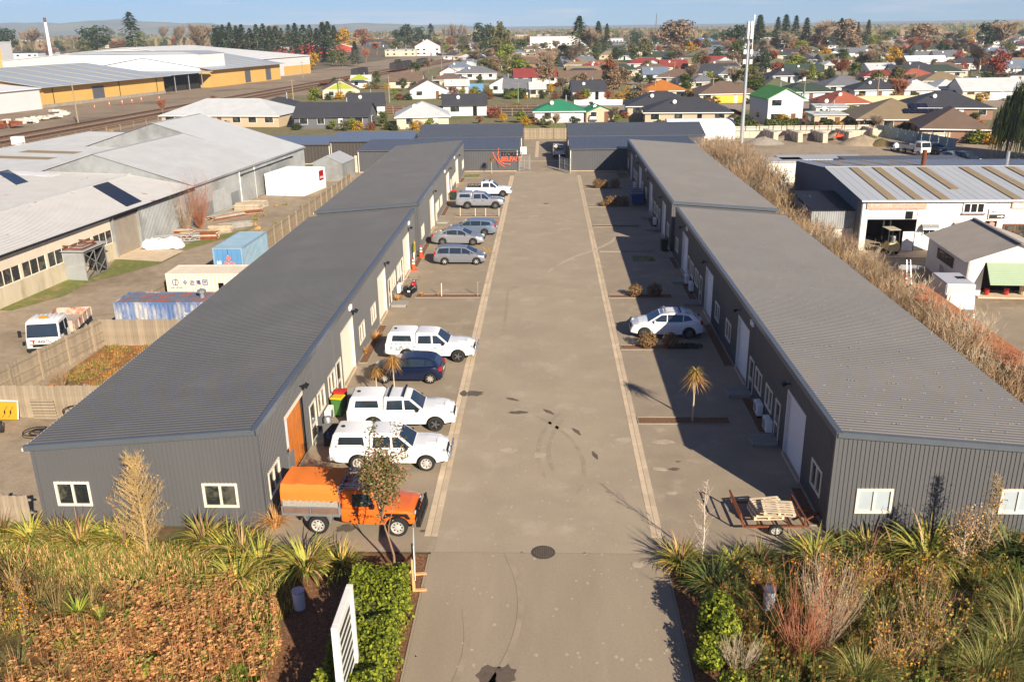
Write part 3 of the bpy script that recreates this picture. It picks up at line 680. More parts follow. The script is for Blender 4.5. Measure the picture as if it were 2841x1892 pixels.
def ute(label,loc,rz,m=P_WHITE,canopy=True,racks=False,bar=False,spokes=0,rim=None,tray_rack=False,name='pickup_truck'):
 t=thing(name,label,'pickup truck',loc,rz)
 zt=[(-2.8,1.10),(-.9,1.10),(0,1.08),(.95,1.13),(1.5,1.13),(2.05,1.06),(2.32,.94),(2.43,.78),(2.46,.66)]
 B=Body(2.46,-2.82,1.83,zt,(1.54,-1.54),.385,zb=.42,arch=.075,nose=.7,ntap=.17,tail=.25,ttap=.05);B.build(t,m)
 w=cabin(t,[(1.08,1.08),(.98,1.14),(.30,1.70),(.05,1.76),(-.85,1.79),(-.98,1.74),(-1.0,1.08)],.84,.66,m)
 cross_glass(t,(.98,1.14),(.28,1.71),w,'windscreen')
 side_glass(t,[(.86,1.15),(.06,1.15),(.02,1.62),(.28,1.62)],w);side_glass(t,[(-.04,1.15),(-.86,1.15),(-.82,1.60),(-.07,1.62)],w)
 for a,b in ((.02,.98),(-.92,-.02)):
  for d,s in zip(B.patch(t,'door',m,a,b,.52,1.02,.007),(-1,1)):MB().box(a+.08,a+.26,*sorted((s*.92,s*.945)),.93,.965).build('door_handle',M_BLACK if not racks else m,d)
 if canopy:
  wc=cabin(t,[(-1.05,1.10),(-1.04,1.74),(-1.12,1.80),(-2.5,1.80),(-2.62,1.75),(-2.80,1.10)],.87,.70,m,'canopy',.05)
  side_glass(t,[(-1.22,1.28),(-2.42,1.28),(-2.36,1.62),(-1.28,1.62)],wc,name='canopy_window')
  cross_glass(t,(-2.80,1.12),(-2.62,1.75),wc,'canopy_rear_window')
  MB().cyl((-2.3,0,1.79),(-2.3,0,1.85),.09,n=12).build('roof_vent',M_BLACK,t)
 else:
  MB().box(-2.72,-1.08,-.76,.76,1.122,1.128).build('tray_liner',M_BLACK,t)
  cross_glass(t,(-1.0,1.12),(-.985,1.74),w,'rear_window')
  if tray_rack:
   g=MB()
   for s in (-1,1):
    g.bar((-2.65,s*.78,1.32),(-1.1,s*.78,1.32),.04)
    for x in (-2.65,-1.9,-1.1):g.bar((x,s*.78,1.1),(x,s*.78,1.32),.04)
   for x in (-2.65,-2.3,-1.9,-1.5,-1.1):g.bar((x,-.78,1.33),(x,.78,1.33),.04)
   g.build('tray_rack',M_BLACK,t)
 if racks:
  for x in (.0,-.72):
   g=MB();g.bar((x,-.72,1.86),(x,.72,1.86),.09,.05);g.bar((x,-.64,1.74),(x,-.64,1.86),.05);g.bar((x,.64,1.74),(x,.64,1.86),.05);g.build('roof_rack_bar',M_BLACK,t)
 lamp(t,'headlight',M_HEAD,2.20,2.395,.50,.82,.80,.97,bevel=.03);lamp(t,'tail_light',M_RED,-2.835,-2.72,.70,.85,.78,1.06)
 MB().box(2.40,2.475,-.45,.45,.66,.86).build('grille',M_BLACK,t,bevel=.02);MB().box(2.36,2.52,-.80,.80,.44,.62).build('front_bumper',m,t,bevel=.04);MB().box(-2.95,-2.78,-.84,.84,.46,.62).build('rear_bumper',M_CHROME if bar else M_BLACK,t,bevel=.03)
 MB().box(2.52,2.535,-.2,.2,.49,.58).build('number_plate',M_PLATE,t);MB().box(1.5,1.95,-.25,.25,1.12,1.155).build('bonnet_scoop',m,t,bevel=.03)
 if bar:
  g=MB()
  g.tube([(2.5,-.75,.5),(2.62,-.7,.6),(2.64,-.62,.95),(2.64,.62,.95),(2.62,.7,.6),(2.5,.75,.5)],.035,8);g.bar((2.62,-.3,.5),(2.64,-.3,.95),.06);g.bar((2.62,.3,.5),(2.64,.3,.95),.06);g.build('bull_bar',M_CHROME,t,smooth=40)
 MB().tube([(.95,-.80,.40),(-.9,-.80,.40)],.04,8).build('side_step',M_CHROME,t);MB().tube([(.95,.80,.40),(-.9,.80,.40)],.04,8).build('side_step',M_CHROME,t)
 mirror(t,.72,.88,1.2,M_BLACK if not racks else M_BLACK);add_wheels(t,(1.54,-1.54),.915,.385,.25,spokes,rim or M_RIMW)
 return t
def car(label,loc,rz,m,shape,name='parked_car',cat='car',rim=M_RIM,spokes=5,rails=False,gname='cabin'):
 t=thing(name,label,cat,loc,rz);S=CAR[shape]
 B=Body(S['f'],S['r'],S['W'],S['zt'],(S['wb']/2,-S['wb']/2),S['R'],zb=.24 if S['R'] < .36 else .30,arch=.05,nose=.9,ntap=.22,tail=.7,ttap=.16);B.build(t,m)
 C_=S['c'];w=cabin(t,C_,S['W']/2*.92,S['W']/2*.70,m,bevel=.05)
 cross_glass(t,C_[0],C_[1],w,'windscreen',e0=.10,e1=.05,ins=.12);cross_glass(t,C_[-1],C_[-2],w,'rear_window',ins=.14,e0=.12,e1=.1)
 for p in S['g']:side_glass(t,p,w)
 for a,b in S['d']:
  for d,s in zip(B.patch(t,'door',m,a,b,.42,S['belt']-.06,.006),(-1,1)):MB().box(a+.06,a+.24,*sorted((s*(S['W']/2-.005),s*(S['W']/2+.02))),S['belt']-.17,S['belt']-.135).build('door_handle',m,d)
 f,r,W=S['f'],S['r'],S['W'];hz=S.get('hz',.68)
 lamp(t,'headlight',M_HEAD,f-.40,f-.12,W*.27,W*.425,hz-.06,hz+.09,bevel=.03);lamp(t,'tail_light',M_RED,r+.02,r+.22,W*.30,W*.45,S['tz']-.12,S['tz']+.12,bevel=.03)
 MB().box(f-.03,f+.012,-W*.24,W*.24,hz-.22,hz-.04).build('grille',M_BLACK,t,bevel=.01);MB().box(r-.012,r+.02,-.22,.22,S['tz']-.22,S['tz']-.12).build('number_plate',M_PLATE,t)
 mirror(t,S['mx'],W/2*.93,S['belt']+.06,m);add_wheels(t,(S['wb']/2,-S['wb']/2),W/2,S['R'],.21,spokes,rim)
 if rails:
  for s in (-1,1):MB().tube([(.35,s*.58,S['top']-.03),(.2,s*.58,S['top']+.05),(-1.2,s*.56,S['top']+.04),(-1.35,s*.56,S['top']-.06)],.018,6).build('roof_rail',M_CHROME,t)
  for x in (.1,-.85):MB().bar((x,-.62,S['top']+.09),(x,.62,S['top']+.09),.1,.05).build('roof_rack_bar',M_STEEL if x > 0 else M_BLACK,t)
 return t
CAR={
 'hatch':dict(f=2.12,r=-1.98,W=1.76,wb=2.6,R=.315,belt=.97,top=1.5,tz=.86,mx=.72,zt=[(-1.98,.75),(-1.9,.95),(-1.5,1.0),(0,.97),(1.05,.97),(1.7,.86),(2.02,.68),(2.12,.52)],
 c=[(1.18,.95),(.32,1.42),(-.3,1.50),(-1.1,1.47),(-1.5,1.38),(-1.88,.97)],g=[[(.92,1.0),(-.02,1.0),(-.02,1.41),(.26,1.37)],[(-.08,1.0),(-.98,1.02),(-1.06,1.38),(-.08,1.42)],[(-1.04,1.03),(-1.45,1.08),(-1.30,1.34),(-1.12,1.37)]],d=[(-.02,.9),(-.95,-.07)]),
 'sedan':dict(f=2.38,r=-2.46,W=1.84,wb=2.83,R=.335,belt=.97,top=1.45,tz=.88,mx=.80,zt=[(-2.46,.72),(-2.40,.98),(-1.8,1.03),(-.5,.98),(1.05,.96),(1.8,.84),(2.25,.66),(2.38,.5)],
 c=[(1.22,.93),(.38,1.36),(-.2,1.44),(-.8,1.42),(-1.15,1.35),(-2.05,1.02)],g=[[(.98,1.0),(.0,1.0),(-.02,1.37),(.34,1.33)],[(-.06,1.0),(-1.0,1.03),(-1.06,1.31),(-.5,1.38),(-.07,1.38)],[(-1.06,1.05),(-1.45,1.10),(-1.12,1.29)]],d=[(.0,1.0),(-.98,-.05)]),
 'wagon':dict(f=2.1,r=-2.28,W=1.72,wb=2.68,R=.31,belt=.98,top=1.52,tz=.98,mx=.86,zt=[(-2.28,.72),(-2.22,.98),(-1.6,1.0),(0,.97),(1.15,.97),(1.75,.82),(2.02,.64),(2.1,.5)],
 c=[(1.42,.94),(.48,1.42),(-.2,1.51),(-1.5,1.52),(-1.95,1.45),(-2.2,.99)],g=[[(1.12,1.0),(.12,1.0),(.12,1.41),(.42,1.37)],[(.06,1.0),(-.90,1.0),(-.90,1.43),(.06,1.42)],[(-.97,1.0),(-1.95,1.04),(-1.80,1.38),(-.97,1.43)]],d=[(.1,1.05),(-.88,.05)]),
 'estate':dict(f=2.3,r=-2.45,W=1.80,wb=2.65,R=.33,belt=.98,top=1.48,tz=.92,mx=.82,zt=[(-2.45,.72),(-2.38,.98),(-1.6,1.0),(0,.97),(1.1,.97),(1.8,.84),(2.2,.66),(2.3,.5)],
 c=[(1.3,.94),(.42,1.38),(-.2,1.46),(-1.5,1.45),(-2.0,1.36),(-2.36,1.0)],g=[[(1.05,1.0),(.05,1.0),(.05,1.37),(.38,1.33)],[(.0,1.0),(-.95,1.0),(-.95,1.38),(.0,1.38)],[(-1.02,1.0),(-1.95,1.06),(-1.80,1.30),(-1.02,1.37)]],d=[(.05,1.0),(-.93,.0)]),
 'suv':dict(f=2.26,r=-2.30,W=1.88,wb=2.81,R=.37,belt=1.08,top=1.62,tz=1.02,mx=.78,hz=.80,zt=[(-2.30,.80),(-2.22,1.08),(-1.6,1.12),(0,1.06),(1.05,1.08),(1.75,.98),(2.15,.78),(2.26,.55)],
 c=[(1.24,1.05),(.40,1.53),(-.2,1.62),(-1.1,1.60),(-1.65,1.50),(-2.15,1.10)],g=[[(.98,1.11),(.02,1.11),(.0,1.53),(.36,1.49)],[(-.04,1.11),(-.98,1.12),(-1.0,1.53),(-.05,1.54)],[(-1.05,1.14),(-1.62,1.22),(-1.36,1.46),(-1.06,1.51)]],d=[(.0,1.0),(-.96,-.05)]),
}
u1=ute('white double-cab pickup with white canopy and chrome bull bar beside the orange truck',(-6.95,36.88,0),0,bar=True,spokes=0)
text('ASPLUNDH',.16,mat('faint_orange_print',(214,190,160),.6),u1,(.0,-.93,.80),(R(90),0,0),depth=.002)
u2=ute('white double-cab pickup with canopy and two black roof bars by the wheelie bins',(-7.05,41.05,0),R(1),racks=True,spokes=5,rim=M_RIM)
u3=ute('white double-cab pickup with grey forest print on its canopy side, beyond the blue hatchback',(-6.78,50.78,0),R(-2),bar=True,spokes=5,rim=M_RIM)
M_PRINT=mat('grey_forest_print',(150,156,158),.5,var=.3,scale=6,rgb2=(236,236,232),thr=(.48,.54),s2=5)
Bp=Body(2.46,-2.82,1.83,[(-2.8,1.10),(-.9,1.10)],(1.54,-1.54),.385,zb=.42,arch=.075,nose=.7,ntap=.17,tail=.25,ttap=.05)
Bp.patch(u3,'side_print',M_PRINT,-2.55,-.75,.72,1.04,.011,nx=20)
for k in range(7):
 m_=MB().obox((-2.4+k*.26,-.90,1.13),.12,.012,.05,ry=.3).build('orange_dash',M_AMBER,u3)
for k in range(6):MB().obox((-.55+k*.22,-.925,.55),.09,.012,.05,ry=.3).build('orange_dash',M_AMBER,u3)
text('ASPLUNDH',.17,mat('orange_print',(206,150,90),.6),u3,(.42,-.935,.82),(R(90),0,0),depth=.002)
car('dark blue five-door hatchback parked nose-in behind the cabbage tree',(-7.8,47.3,0),R(179),P_NAVY,'hatch',rim=M_RIMW,spokes=8)
car('silver people carrier parked alone by the yellow bay paint',(-7.2,73.75,0),R(-1),P_GREY,'wagon',rim=M_RIMW,spokes=6)
car('silver four-door saloon in front of the blue-grey estate',(-8.05,80.95,0),R(-4),P_SILVER,'sedan',rim=M_RIM,spokes=10)
car('blue-grey estate car parked nose-in behind the silver saloon',(-7.2,84.95,0),R(177),P_BLUEGREY,'estate',rim=M_RIM,spokes=7)
ute('silver double-cab pickup with silver canopy and dark side windows',(-7.1,98.2,0),R(-1),P_SILVER,spokes=8,rim=M_RIM)
ute('white double-cab pickup with open tray and black rack, farthest of the left row',(-6.6,105.4,0),R(-2),canopy=False,tray_rack=True,racks=True,spokes=6,rim=M_RIM)
car('white SUV with roof bars half in the shade of the right block',(7.65,55.0,0),R(179),P_WHITE,'suv',cat='SUV',rim=M_RIM,spokes=10,rails=True,name='suv')
# ---- orange flat-bed truck with canvas cover
def orange_truck():
 t=thing('flatbed_truck','orange four-wheel-drive truck with orange canvas cover over a timber-sided tray','truck',(-7.4,31.45,0),R(-2.5))
 zt=[(-.9,1.15),(.2,1.15),(.9,1.18),(1.0,1.2),(2.0,1.12),(2.22,1.05),(2.28,.7)]
 B=Body(2.28,-.62,1.72,zt,(1.59,),.40,zb=.5,arch=.09,nose=.5,ntap=.08,tail=.1,ttap=.02);B.build(t,P_ORANGE)
 w=cabin(t,[(1.02,1.15),(.92,1.24),(.62,1.86),(.5,1.92),(-.5,1.94),(-.60,1.88),(-.61,1.15)],.80,.70,P_ORANGE)
 cross_glass(t,(.92,1.24),(.62,1.86),w,'windscreen');side_glass(t,[(.74,1.25),(-.18,1.25),(-.16,1.76),(.52,1.76)],w);cross_glass(t,(-.61,1.2),(-.60,1.88),w,'rear_window')
 for d,s in zip(B.patch(t,'door',P_ORANGE,-.28,.84,.62,1.1,.007),(-1,1)):MB().box(-.2,-.04,*sorted((s*.86,s*.89)),1.0,1.04).build('door_handle',M_BLACK,d)
 text('ASPLUNDH',.15,mat('dark_lettering',(60,24,14),.6),t,(.3,-.885,.88),(R(90),0,0),depth=.002)
 for s in (-1,1):
  MB().prism([(1.05,.82),(1.16,1.02),(2.0,1.02),(2.12,.82),(2.02,.82),(1.9,.93),(1.28,.93),(1.15,.82)],*sorted((s*.84,s*.93)),axis='Y').build('wheel_arch_flare',M_BLACK,t)
  MB().cyl((2.26,s*.58,.93),(2.31,s*.58,.93),.11,n=14).build('headlight',M_HEAD,t)
  MB().box(2.2,2.30,*sorted((s*.70,s*.84)),.86,.98).build('indicator',M_AMBER,t)
 MB().box(2.25,2.31,-.42,.42,.82,1.02).build('grille',M_BLACK,t)
 g=MB();g.box(2.34,2.52,-.9,.9,.48,.68);g.tube([(2.46,-.62,.6),(2.5,-.62,1.15),(2.5,.62,1.15),(2.46,.62,.6)],.04,8)
 for y in (-.3,0,.3):g.bar((2.48,y,.6),(2.5,y,1.15),.05)
 g.hexa([(2.4,-.92,.66),(2.52,-.92,.66),(2.5,-.62,.66),(2.4,-.62,.66)],[(2.4,-.9,.98),(2.46,-.9,.98),(2.5,-.62,1.12),(2.4,-.62,1.12)]);g.hexa([(2.4,.62,.66),(2.5,.62,.66),(2.52,.92,.66),(2.4,.92,.66)],[(2.4,.62,1.12),(2.5,.62,1.12),(2.46,.9,.98),(2.4,.9,.98)])
 g.build('bull_bar',M_BLACK,t)
 ch=MB();ch.box(-2.9,-.5,-.42,-.3,.55,.72).box(-2.9,-.5,.3,.42,.55,.72).box(-2.9,-2.75,-.42,.42,.56,.7);ch.build('chassis_rail',M_BLACK,t)
 x0,x1,W=-2.95,-.68,.92
 MB().box(x0,x1,-W,W,.84,.92).build('tray_deck',M_STEEL,t)
 M_BOARD=mat('worn_brown_board',(118,92,78),.8,var=.2,scale=3)
 for s in (-1,1):
  for k in (0,1):
   a=x0+.05+k*(x1-x0)/2;MB().box(a,a+(x1-x0)/2-.1,*sorted((s*(W-.03),s*W)),.95,1.22).build('side_board',M_BOARD,t)
  fr=MB()
  for x in (x0,(x0+x1)/2,x1):fr.box(x-.03,x+.03,*sorted((s*(W-.035),s*(W+.02))),.84,1.26)
  fr.box(x0,x1,*sorted((s*(W-.035),s*(W+.018))),1.22,1.27);fr.box(x0,x1,*sorted((s*(W-.035),s*(W+.018))),.90,.95);fr.build('side_frame',M_STEEL,t)
  MB().box(x0+.03,x1-.03,*sorted((s*(W-.03),s*(W-.01))),1.27,1.62).build('mesh_side',mat('grey_mesh_side',(158,150,138),.8,var=.25,scale=14),t)
  cv=MB();n=10;zig=[(x0-.02+(x1-x0+.04)*k/(2*n),1.56 if k % 2 else 1.48) for k in range(2*n+1)]
  cv.poly([(x,s*(W+.012),z) for x,z in zig]+[(x1+.02,s*(W+.0),1.87),(x0-.02,s*(W+.0),1.87)]);cv.build('canvas_side',M_CANVAS,t)
 cv=MB();prof=[(-W,1.86),(-W*.97,1.98),(-W*.80,2.16),(0,2.2),(W*.80,2.16),(W*.97,1.98),(W,1.86)];n=9;prev=None;rr=random.Random(4)
 for k in range(n+1):
  x=x0-.02+(x1-x0+.04)*k/n;sag=-.035*abs(math.sin(PI*k*3/n));i=cv.pv([(x,y,z+sag+rr.uniform(-.01,.01)) for y,z in prof])
  if prev is not None:
   for j in range(len(prof)-1):cv.face((prev+j,prev+j+1,i+j+1,i+j))
  prev=i
 cv.build('canvas_cover',M_CANVAS,t,smooth=18)
 for x in (x0-.02,x1+.02):MB().poly([(x,y,z) for y,z in prof]+[(x,W,1.3),(x,-W,1.3)]).build('canvas_end',M_CANVAS,t)
 rk=MB();zz=2.02
 for y in (-.68,-.34,0,.34,.68):rk.bar((-.62,y,zz),(.72,y,zz),.03)
 for x in (-.62,-.2,.25,.72):rk.bar((x,-.72,zz+.02),(x,.72,zz+.02),.035)
 for s in (-1,1):rk.bar((-.62,s*.72,zz+.14),(.72,s*.72,zz+.14),.035);[rk.bar((x,s*.72,zz),(x,s*.72,zz+.14),.03) for x in (-.62,.05,.72)]
 rk.build('roof_rack',M_STEEL,t)
 hb=MB()
 for s in (-1,1):hb.bar((-.66,s*.85,.9),(-.66,s*.85,2.05),.06)
 hb.bar((-.66,-.88,2.05),(-.66,.88,2.05),.06);hb.bar((-.66,-.85,1.95),(-.4,-.85,2.03),.05);hb.bar((-.66,.85,1.95),(-.4,.85,2.03),.05);hb.build('headboard_frame',M_STEEL,t)
 for s in (-1,1):MB().prism([(-2.15,.84),(-2.05,.6),(-1.98,.6),(-2.06,.84)],*sorted((s*.5,s*.88)),axis='Y').build('mudguard',M_STEEL,t);MB().prism([(-1.06,.84),(-1.12,.52),(-1.05,.52),(-.98,.84)],*sorted((s*.5,s*.88)),axis='Y').build('mudguard',M_STEEL,t)
 mirror(t,.7,.86,1.35,M_BLACK);add_wheels(t,(1.59,-1.59),.90,.40,.25,0,M_RIMW)
M_CANVAS=mat('orange_canvas',(226,120,38),.8,var=.08,scale=3,bump=.2,bscale=8)
orange_truck()
# ---- tip truck in the left yard, nose towards the camera
def tip_truck(loc,rz,label,scale=1,letters=True):
 t=thing('tip_truck',label,'truck',loc,rz)
 ch=MB();ch.box(-3.2,2.3,-.45,-.3,.6,.85).box(-3.2,2.3,.3,.45,.6,.85).box(-3.2,-3.05,-.45,.45,.61,.84);ch.build('chassis_rail',M_BLACK,t)
 M_TW=mat('truck_white',(226,222,214),.4,var=.05)
 w=cabin(t,[(2.55,.62),(2.58,1.35),(2.35,2.28),(2.2,2.38),(.75,2.40),(.62,2.30),(.60,.62)],1.02,.93,M_TW,'cab',.06)
 cross_glass(t,(2.585,1.36),(2.35,2.28),w,'windscreen',ins=.07)
 side_glass(t,[(2.36,1.45),(1.45,1.38),(1.45,2.15),(2.18,2.15)],w);side_glass(t,[(1.32,1.5),(.85,1.5),(.85,2.12),(1.32,2.12)],w)
 for k in range(6):MB().box(.85,2.1,-.75+k*.26,-.63+k*.26,2.385,2.405).build('roof_rib',M_TW,t)
 MB().box(2.54,2.62,-.85,.85,.82,.98).build('grille',M_BLACK,t);MB().box(2.5,2.72,-1.02,1.02,.52,.74).build('front_bumper',M_BLACK,t,bevel=.03);MB().box(2.725,2.735,.1,.45,.56,.68).build('number_plate',mat('yellow_plate',(214,190,60),.5),t)
 lamp(t,'headlight',M_HEAD,2.5,2.63,.62,.92,.80,.98)
 MB().box(1.75,1.95,-.28,.28,2.42,2.54).build('amber_beacon',M_AMBER,t,bevel=.03)
 for s in (-1,1):MB().box(2.4,2.5,*sorted((s*1.25,s*1.42)),1.45,1.85).bar((2.45,s*1.0,1.7),(2.45,s*1.3,1.7),.03).build('wing_mirror',M_BLACK,t)
 if letters:
  text('INSITU',.26,mat('charcoal_lettering',(40,40,44),.6),t,(2.60,.08,1.14),(R(90),0,R(90)),depth=.004,bold=.006)
  MB().box(2.585,2.60,-.62,-.52,1.02,1.22).box(2.585,2.601,-.78,-.44,1.2,1.26).build('red_emblem',P_RED,t)
 M_TRAY=mat('rusty_white_tray',(190,168,150),.85,var=.2,scale=2,rgb2=(160,92,60),thr=(.5,.62),s2=1.6)
 MB().box(-3.3,.45,-1.12,1.12,.98,1.06).build('tray_floor',mat('dusty_tray_floor',(170,156,142),.9,var=.25,scale=2),t)
 for s in (-1,1):
  MB().box(-3.3,.45,*sorted((s*1.07,s*1.13)),1.06,1.55).build('tray_side',M_TRAY,t)
  for k in range(5):MB().box(-3.25+k*.88,-3.17+k*.88,*sorted((s*1.13,s*1.18)),1.0,1.55).build('tray_stake',M_TRAY,t)
 MB().box(-3.36,-3.3,-1.13,1.13,1.02,1.55).build('tailboard',M_TRAY,t);MB().box(.45,.52,-1.13,1.13,1.06,1.75).build('headboard',M_TRAY,t)
 rr=random.Random(3);M_RB=mat('rubble',(170,160,150),.95,var=.3,scale=3)
 for k in range(7):
  m=MB();m.obox((0,0,0),rr.uniform(.3,.7),rr.uniform(.25,.5),rr.uniform(.08,.25),rr.uniform(0,3),rr.uniform(-.3,.3));m.build('rubble_piece',M_RB,t,loc=(rr.uniform(-2.6,.1),rr.uniform(-.8,.8),1.16))
 add_wheels(t,(1.75,),1.05,.46,.26,0,M_RIMW);add_wheels(t,(-2.0,),1.05,.46,.4,0,M_RIMW)
 return t
tip_truck((-31.2,53.1,-.05),R(-80),'white cab-over tip truck with rusty tray behind the timber fence')
# ---- motorcycle
def motorcycle():
 t=thing('motorcycle','black and red touring motorcycle with side pannier parked at the left wall','motorcycle',(-10.0,64.2,0),R(82))
 for x in (.75,-.75):w_=MB().lathe([(.2,-.06),(.29,-.06),(.32,0),(.29,.06),(.2,.06)],20,axis='Y').build('wheel',M_TYRE,t,loc=(x,0,.32),smooth=40);MB().lathe([(.03,-.04),(.21,-.03),(.21,.03),(.03,.04)],16,axis='Y').build('rim',M_CHROME,w_)
 MB().tube([(.75,.1,.32),(.5,.1,1.0)],.03,6).build('fork_leg',M_CHROME,t);MB().tube([(.75,-.1,.32),(.5,-.1,1.0)],.03,6).build('fork_leg',M_CHROME,t)
 MB().box(-.3,.35,-.16,.16,.28,.62).build('engine',M_STEEL,t,bevel=.06)
 MB().lathe([(.02,-.32),(.15,-.25),(.19,0),(.15,.25),(.02,.32)],14,axis='X',c=(.15,0,.80)).build('fuel_tank',P_RED,t,smooth=60)
 MB().box(-.78,-.1,-.15,.15,.66,.78).build('seat',M_BLACK,t,bevel=.05);MB().tube([(.45,-.38,1.08),(.5,-.2,1.02),(.5,.2,1.02),(.45,.38,1.08)],.02,6).build('handlebar',M_CHROME,t)
 MB().prism([(-1.05,.55),(-.95,.68),(-.7,.74),(-.45,.66),(-.45,.6),(-.7,.67),(-.95,.6)],-.09,.09).build('rear_mudguard',M_BLACK,t);MB().prism([(.5,.58),(.62,.68),(.85,.68),(1.0,.58),(.85,.63),(.65,.63)],-.08,.08).build('front_mudguard',P_RED,t)
 for s in (-1,1):MB().box(-.95,-.4,*sorted((s*.18,s*.40)),.38,.68).build('pannier',M_BLACK,t,bevel=.05);MB().cyl((.42,s*.36,1.08),(.42,s*.40,1.22),.012,n=5).cyl((.42,s*.40,1.26),(.44,s*.40,1.26),.06,n=8).build('mirror',M_CHROME,t)
 MB().cyl((.56,0,.92),(.68,0,.92),.1,n=14).build('headlight',M_HEAD,t);MB().box(-1.08,-1.05,-.1,.1,.5,.62).build('number_plate',M_PLATE,t);MB().tube([(.1,-.18,.3),(-.9,-.2,.32)],.045,8).build('exhaust',M_CHROME,t)
motorcycle()
# ---------------------------------------------------------------- vegetation kit
def leafm(n,rgb,rgb2=None,trans=.25,rand=.12,var=.3,scale=3):
 k=1.08 if n.startswith('tree') else (1.0 if n.startswith('hedge') else 1.17);rgb=tuple(min(240,c*k) for c in rgb)
 return mat('leaf_'+n,rgb,.7,var=var,scale=scale,rgb2=rgb2,thr=(.45,.6),s2=2.0,rand=rand,trans=trans,spec=.25)
L_FLAX=[leafm('flax_green',(98,106,44)),leafm('flax_light',(144,142,66)),leafm('flax_yellow',(184,158,72)),leafm('flax_tan',(182,148,102))]
L_FLAXD=[leafm('flax_dark',(60,74,38)),leafm('flax_dark_mid',(86,98,48)),leafm('flax_olive',(130,128,60)),leafm('flax_dry',(150,116,72))]
L_TUSS=[leafm('sedge_brown',(122,98,62)),leafm('sedge_tan',(152,124,80)),leafm('sedge_green',(98,98,52))]
L_TUSSG=[leafm('tussock_green',(112,114,56)),leafm('tussock_straw',(158,142,90)),leafm('tussock_olive',(94,98,52))]
L_STRAW=[leafm('straw',(200,158,100)),leafm('straw_dark',(164,120,70))]
L_HEDGE=[leafm('hedge_lime',(150,156,46)),leafm('hedge_green',(114,124,36)),leafm('hedge_deep',(78,90,28))]
L_ORANGE=[leafm('autumn_orange',(176,118,42)),leafm('autumn_yellow',(168,136,56)),leafm('autumn_brown',(132,90,52))]
L_DOCK=[leafm('dock_brown',(170,124,80)),leafm('dock_rust',(192,142,92)),leafm('dock_dark',(130,90,58)),leafm('weed_green',(112,122,54))]
L_TREE={'green':[leafm('tree_green',(74,84,36)),leafm('tree_green_light',(98,106,46)),leafm('tree_green_dark',(52,64,30))],
   'olive':[leafm('tree_olive',(100,98,58)),leafm('tree_olive_light',(122,116,68)),leafm('tree_olive_dark',(80,80,48))],
   'dark':[leafm('tree_dark',(60,72,46)),leafm('tree_dark_mid',(76,86,54)),leafm('tree_dark_deep',(50,62,42))],
   'rust':[leafm('tree_rust',(134,86,58)),leafm('tree_rust_light',(156,102,70)),leafm('tree_rust_dark',(110,72,52))],
   'red':[leafm('tree_red',(150,72,52)),leafm('tree_red_light',(172,92,66)),leafm('tree_red_dark',(122,62,48))],
   'yellow':[leafm('tree_yellow',(206,158,44)),leafm('tree_gold',(188,140,36)),leafm('tree_yellow_olive',(140,122,44))],
   'lime':[leafm('tree_lime',(120,128,44)),leafm('tree_lime_light',(146,150,56)),leafm('tree_lime_dark',(92,102,38))],
   'brown':[leafm('tree_brown',(136,112,86)),leafm('tree_brown_light',(154,128,98)),leafm('tree_brown_dark',(112,92,72))]}
M_BARKT=mat('tree_bark',(120,104,86),.9,var=.25,scale=6)
M_TWIG=mat('bare_twigs',(150,122,92),.9,var=.25,scale=1.2,rand=.12)
M_TWIGR=mat('reddish_twigs',(158,100,70),.9,var=.25,scale=1.2)
M_TWIGG=mat('grey_twigs',(166,148,122),.9,var=.2,scale=1.2)
M_TWIGB=mat('brown_bare_twigs',(138,118,96),.9,var=.2,scale=.6,rand=.15)
def blade(mb,base,d,L,wd,bend,seg=4,mi=0,z0=0):
 """curved tapering leaf: starts along d (unit, mostly up), bends outward"""
 out=Vector((d.x,d.y,0));out=out.normalized() if out.length > 1e-3 else Vector((1,0,0));side=Vector((-out.y,out.x,0));mb.m=mi
 p=Vector(base);prev=None;v=Vector(d)
 for k in range(seg+1):
  t=k/seg;wv=wd*(1-t**2.2)*(.6+.8*min(t*3,1)*.5)+.001
  i=mb.pv([p-side*wv/2,p+side*wv/2])
  if prev is not None:mb.face((prev,prev+1,i+1,i))
  prev=i;p=p+v*(L/seg);v=(v+out*bend/seg+Vector((0,0,-bend*.75/seg*(1+t)))).normalized()
def tuft(n,L,wd,bend,mats,spread=.35,rad=.1,seed=0,seg=4,up=1.0,weights=None):
 r=random.Random(seed);mb=MB();k=len(mats)
 for i in range(n):
  a=r.uniform(0,2*PI);s=r.uniform(.05,1)**.7*spread;d=Vector((math.cos(a)*s,math.sin(a)*s,up)).normalized()
  b=(math.cos(a)*rad*r.random(),math.sin(a)*rad*r.random(),0)
  mi=r.choices(range(k),weights or [1]*k)[0]
  blade(mb,b,d,L*r.uniform(.65,1.1),wd*r.uniform(.7,1.2),bend*r.uniform(.5,1.3)*(.4+s/max(spread,.01)),seg,mi)
 mb.m=0;return mb.fastmesh('leaves',mats)
def leaf_blob(mb,c,rx,ry,rz,n,size,r,k=3,shell=.55):
 for _ in range(n):
  while True:
   p=Vector((r.uniform(-1,1),r.uniform(-1,1),r.uniform(-1,1)))
   if shell < p.length <= 1:break
  nrm=(p+Vector((r.uniform(-.8,.8),r.uniform(-.8,.8),r.uniform(-.3,1)))).normalized();q=Vector((c[0]+p.x*rx,c[1]+p.y*ry,c[2]+p.z*rz))
  a=nrm.orthogonal().normalized();b=nrm.cross(a);th=r.uniform(0,6.28);a,b=a*math.cos(th)+b*math.sin(th),b*math.cos(th)-a*math.sin(th);s=size*r.uniform(.6,1.3)
  mb.m=r.randrange(k);i=mb.pv([q-a*s*.5,q+b*s*.32,q+a*s*.5,q-b*s*.32]);mb.face((i,i+1,i+2,i+3))
 mb.m=0
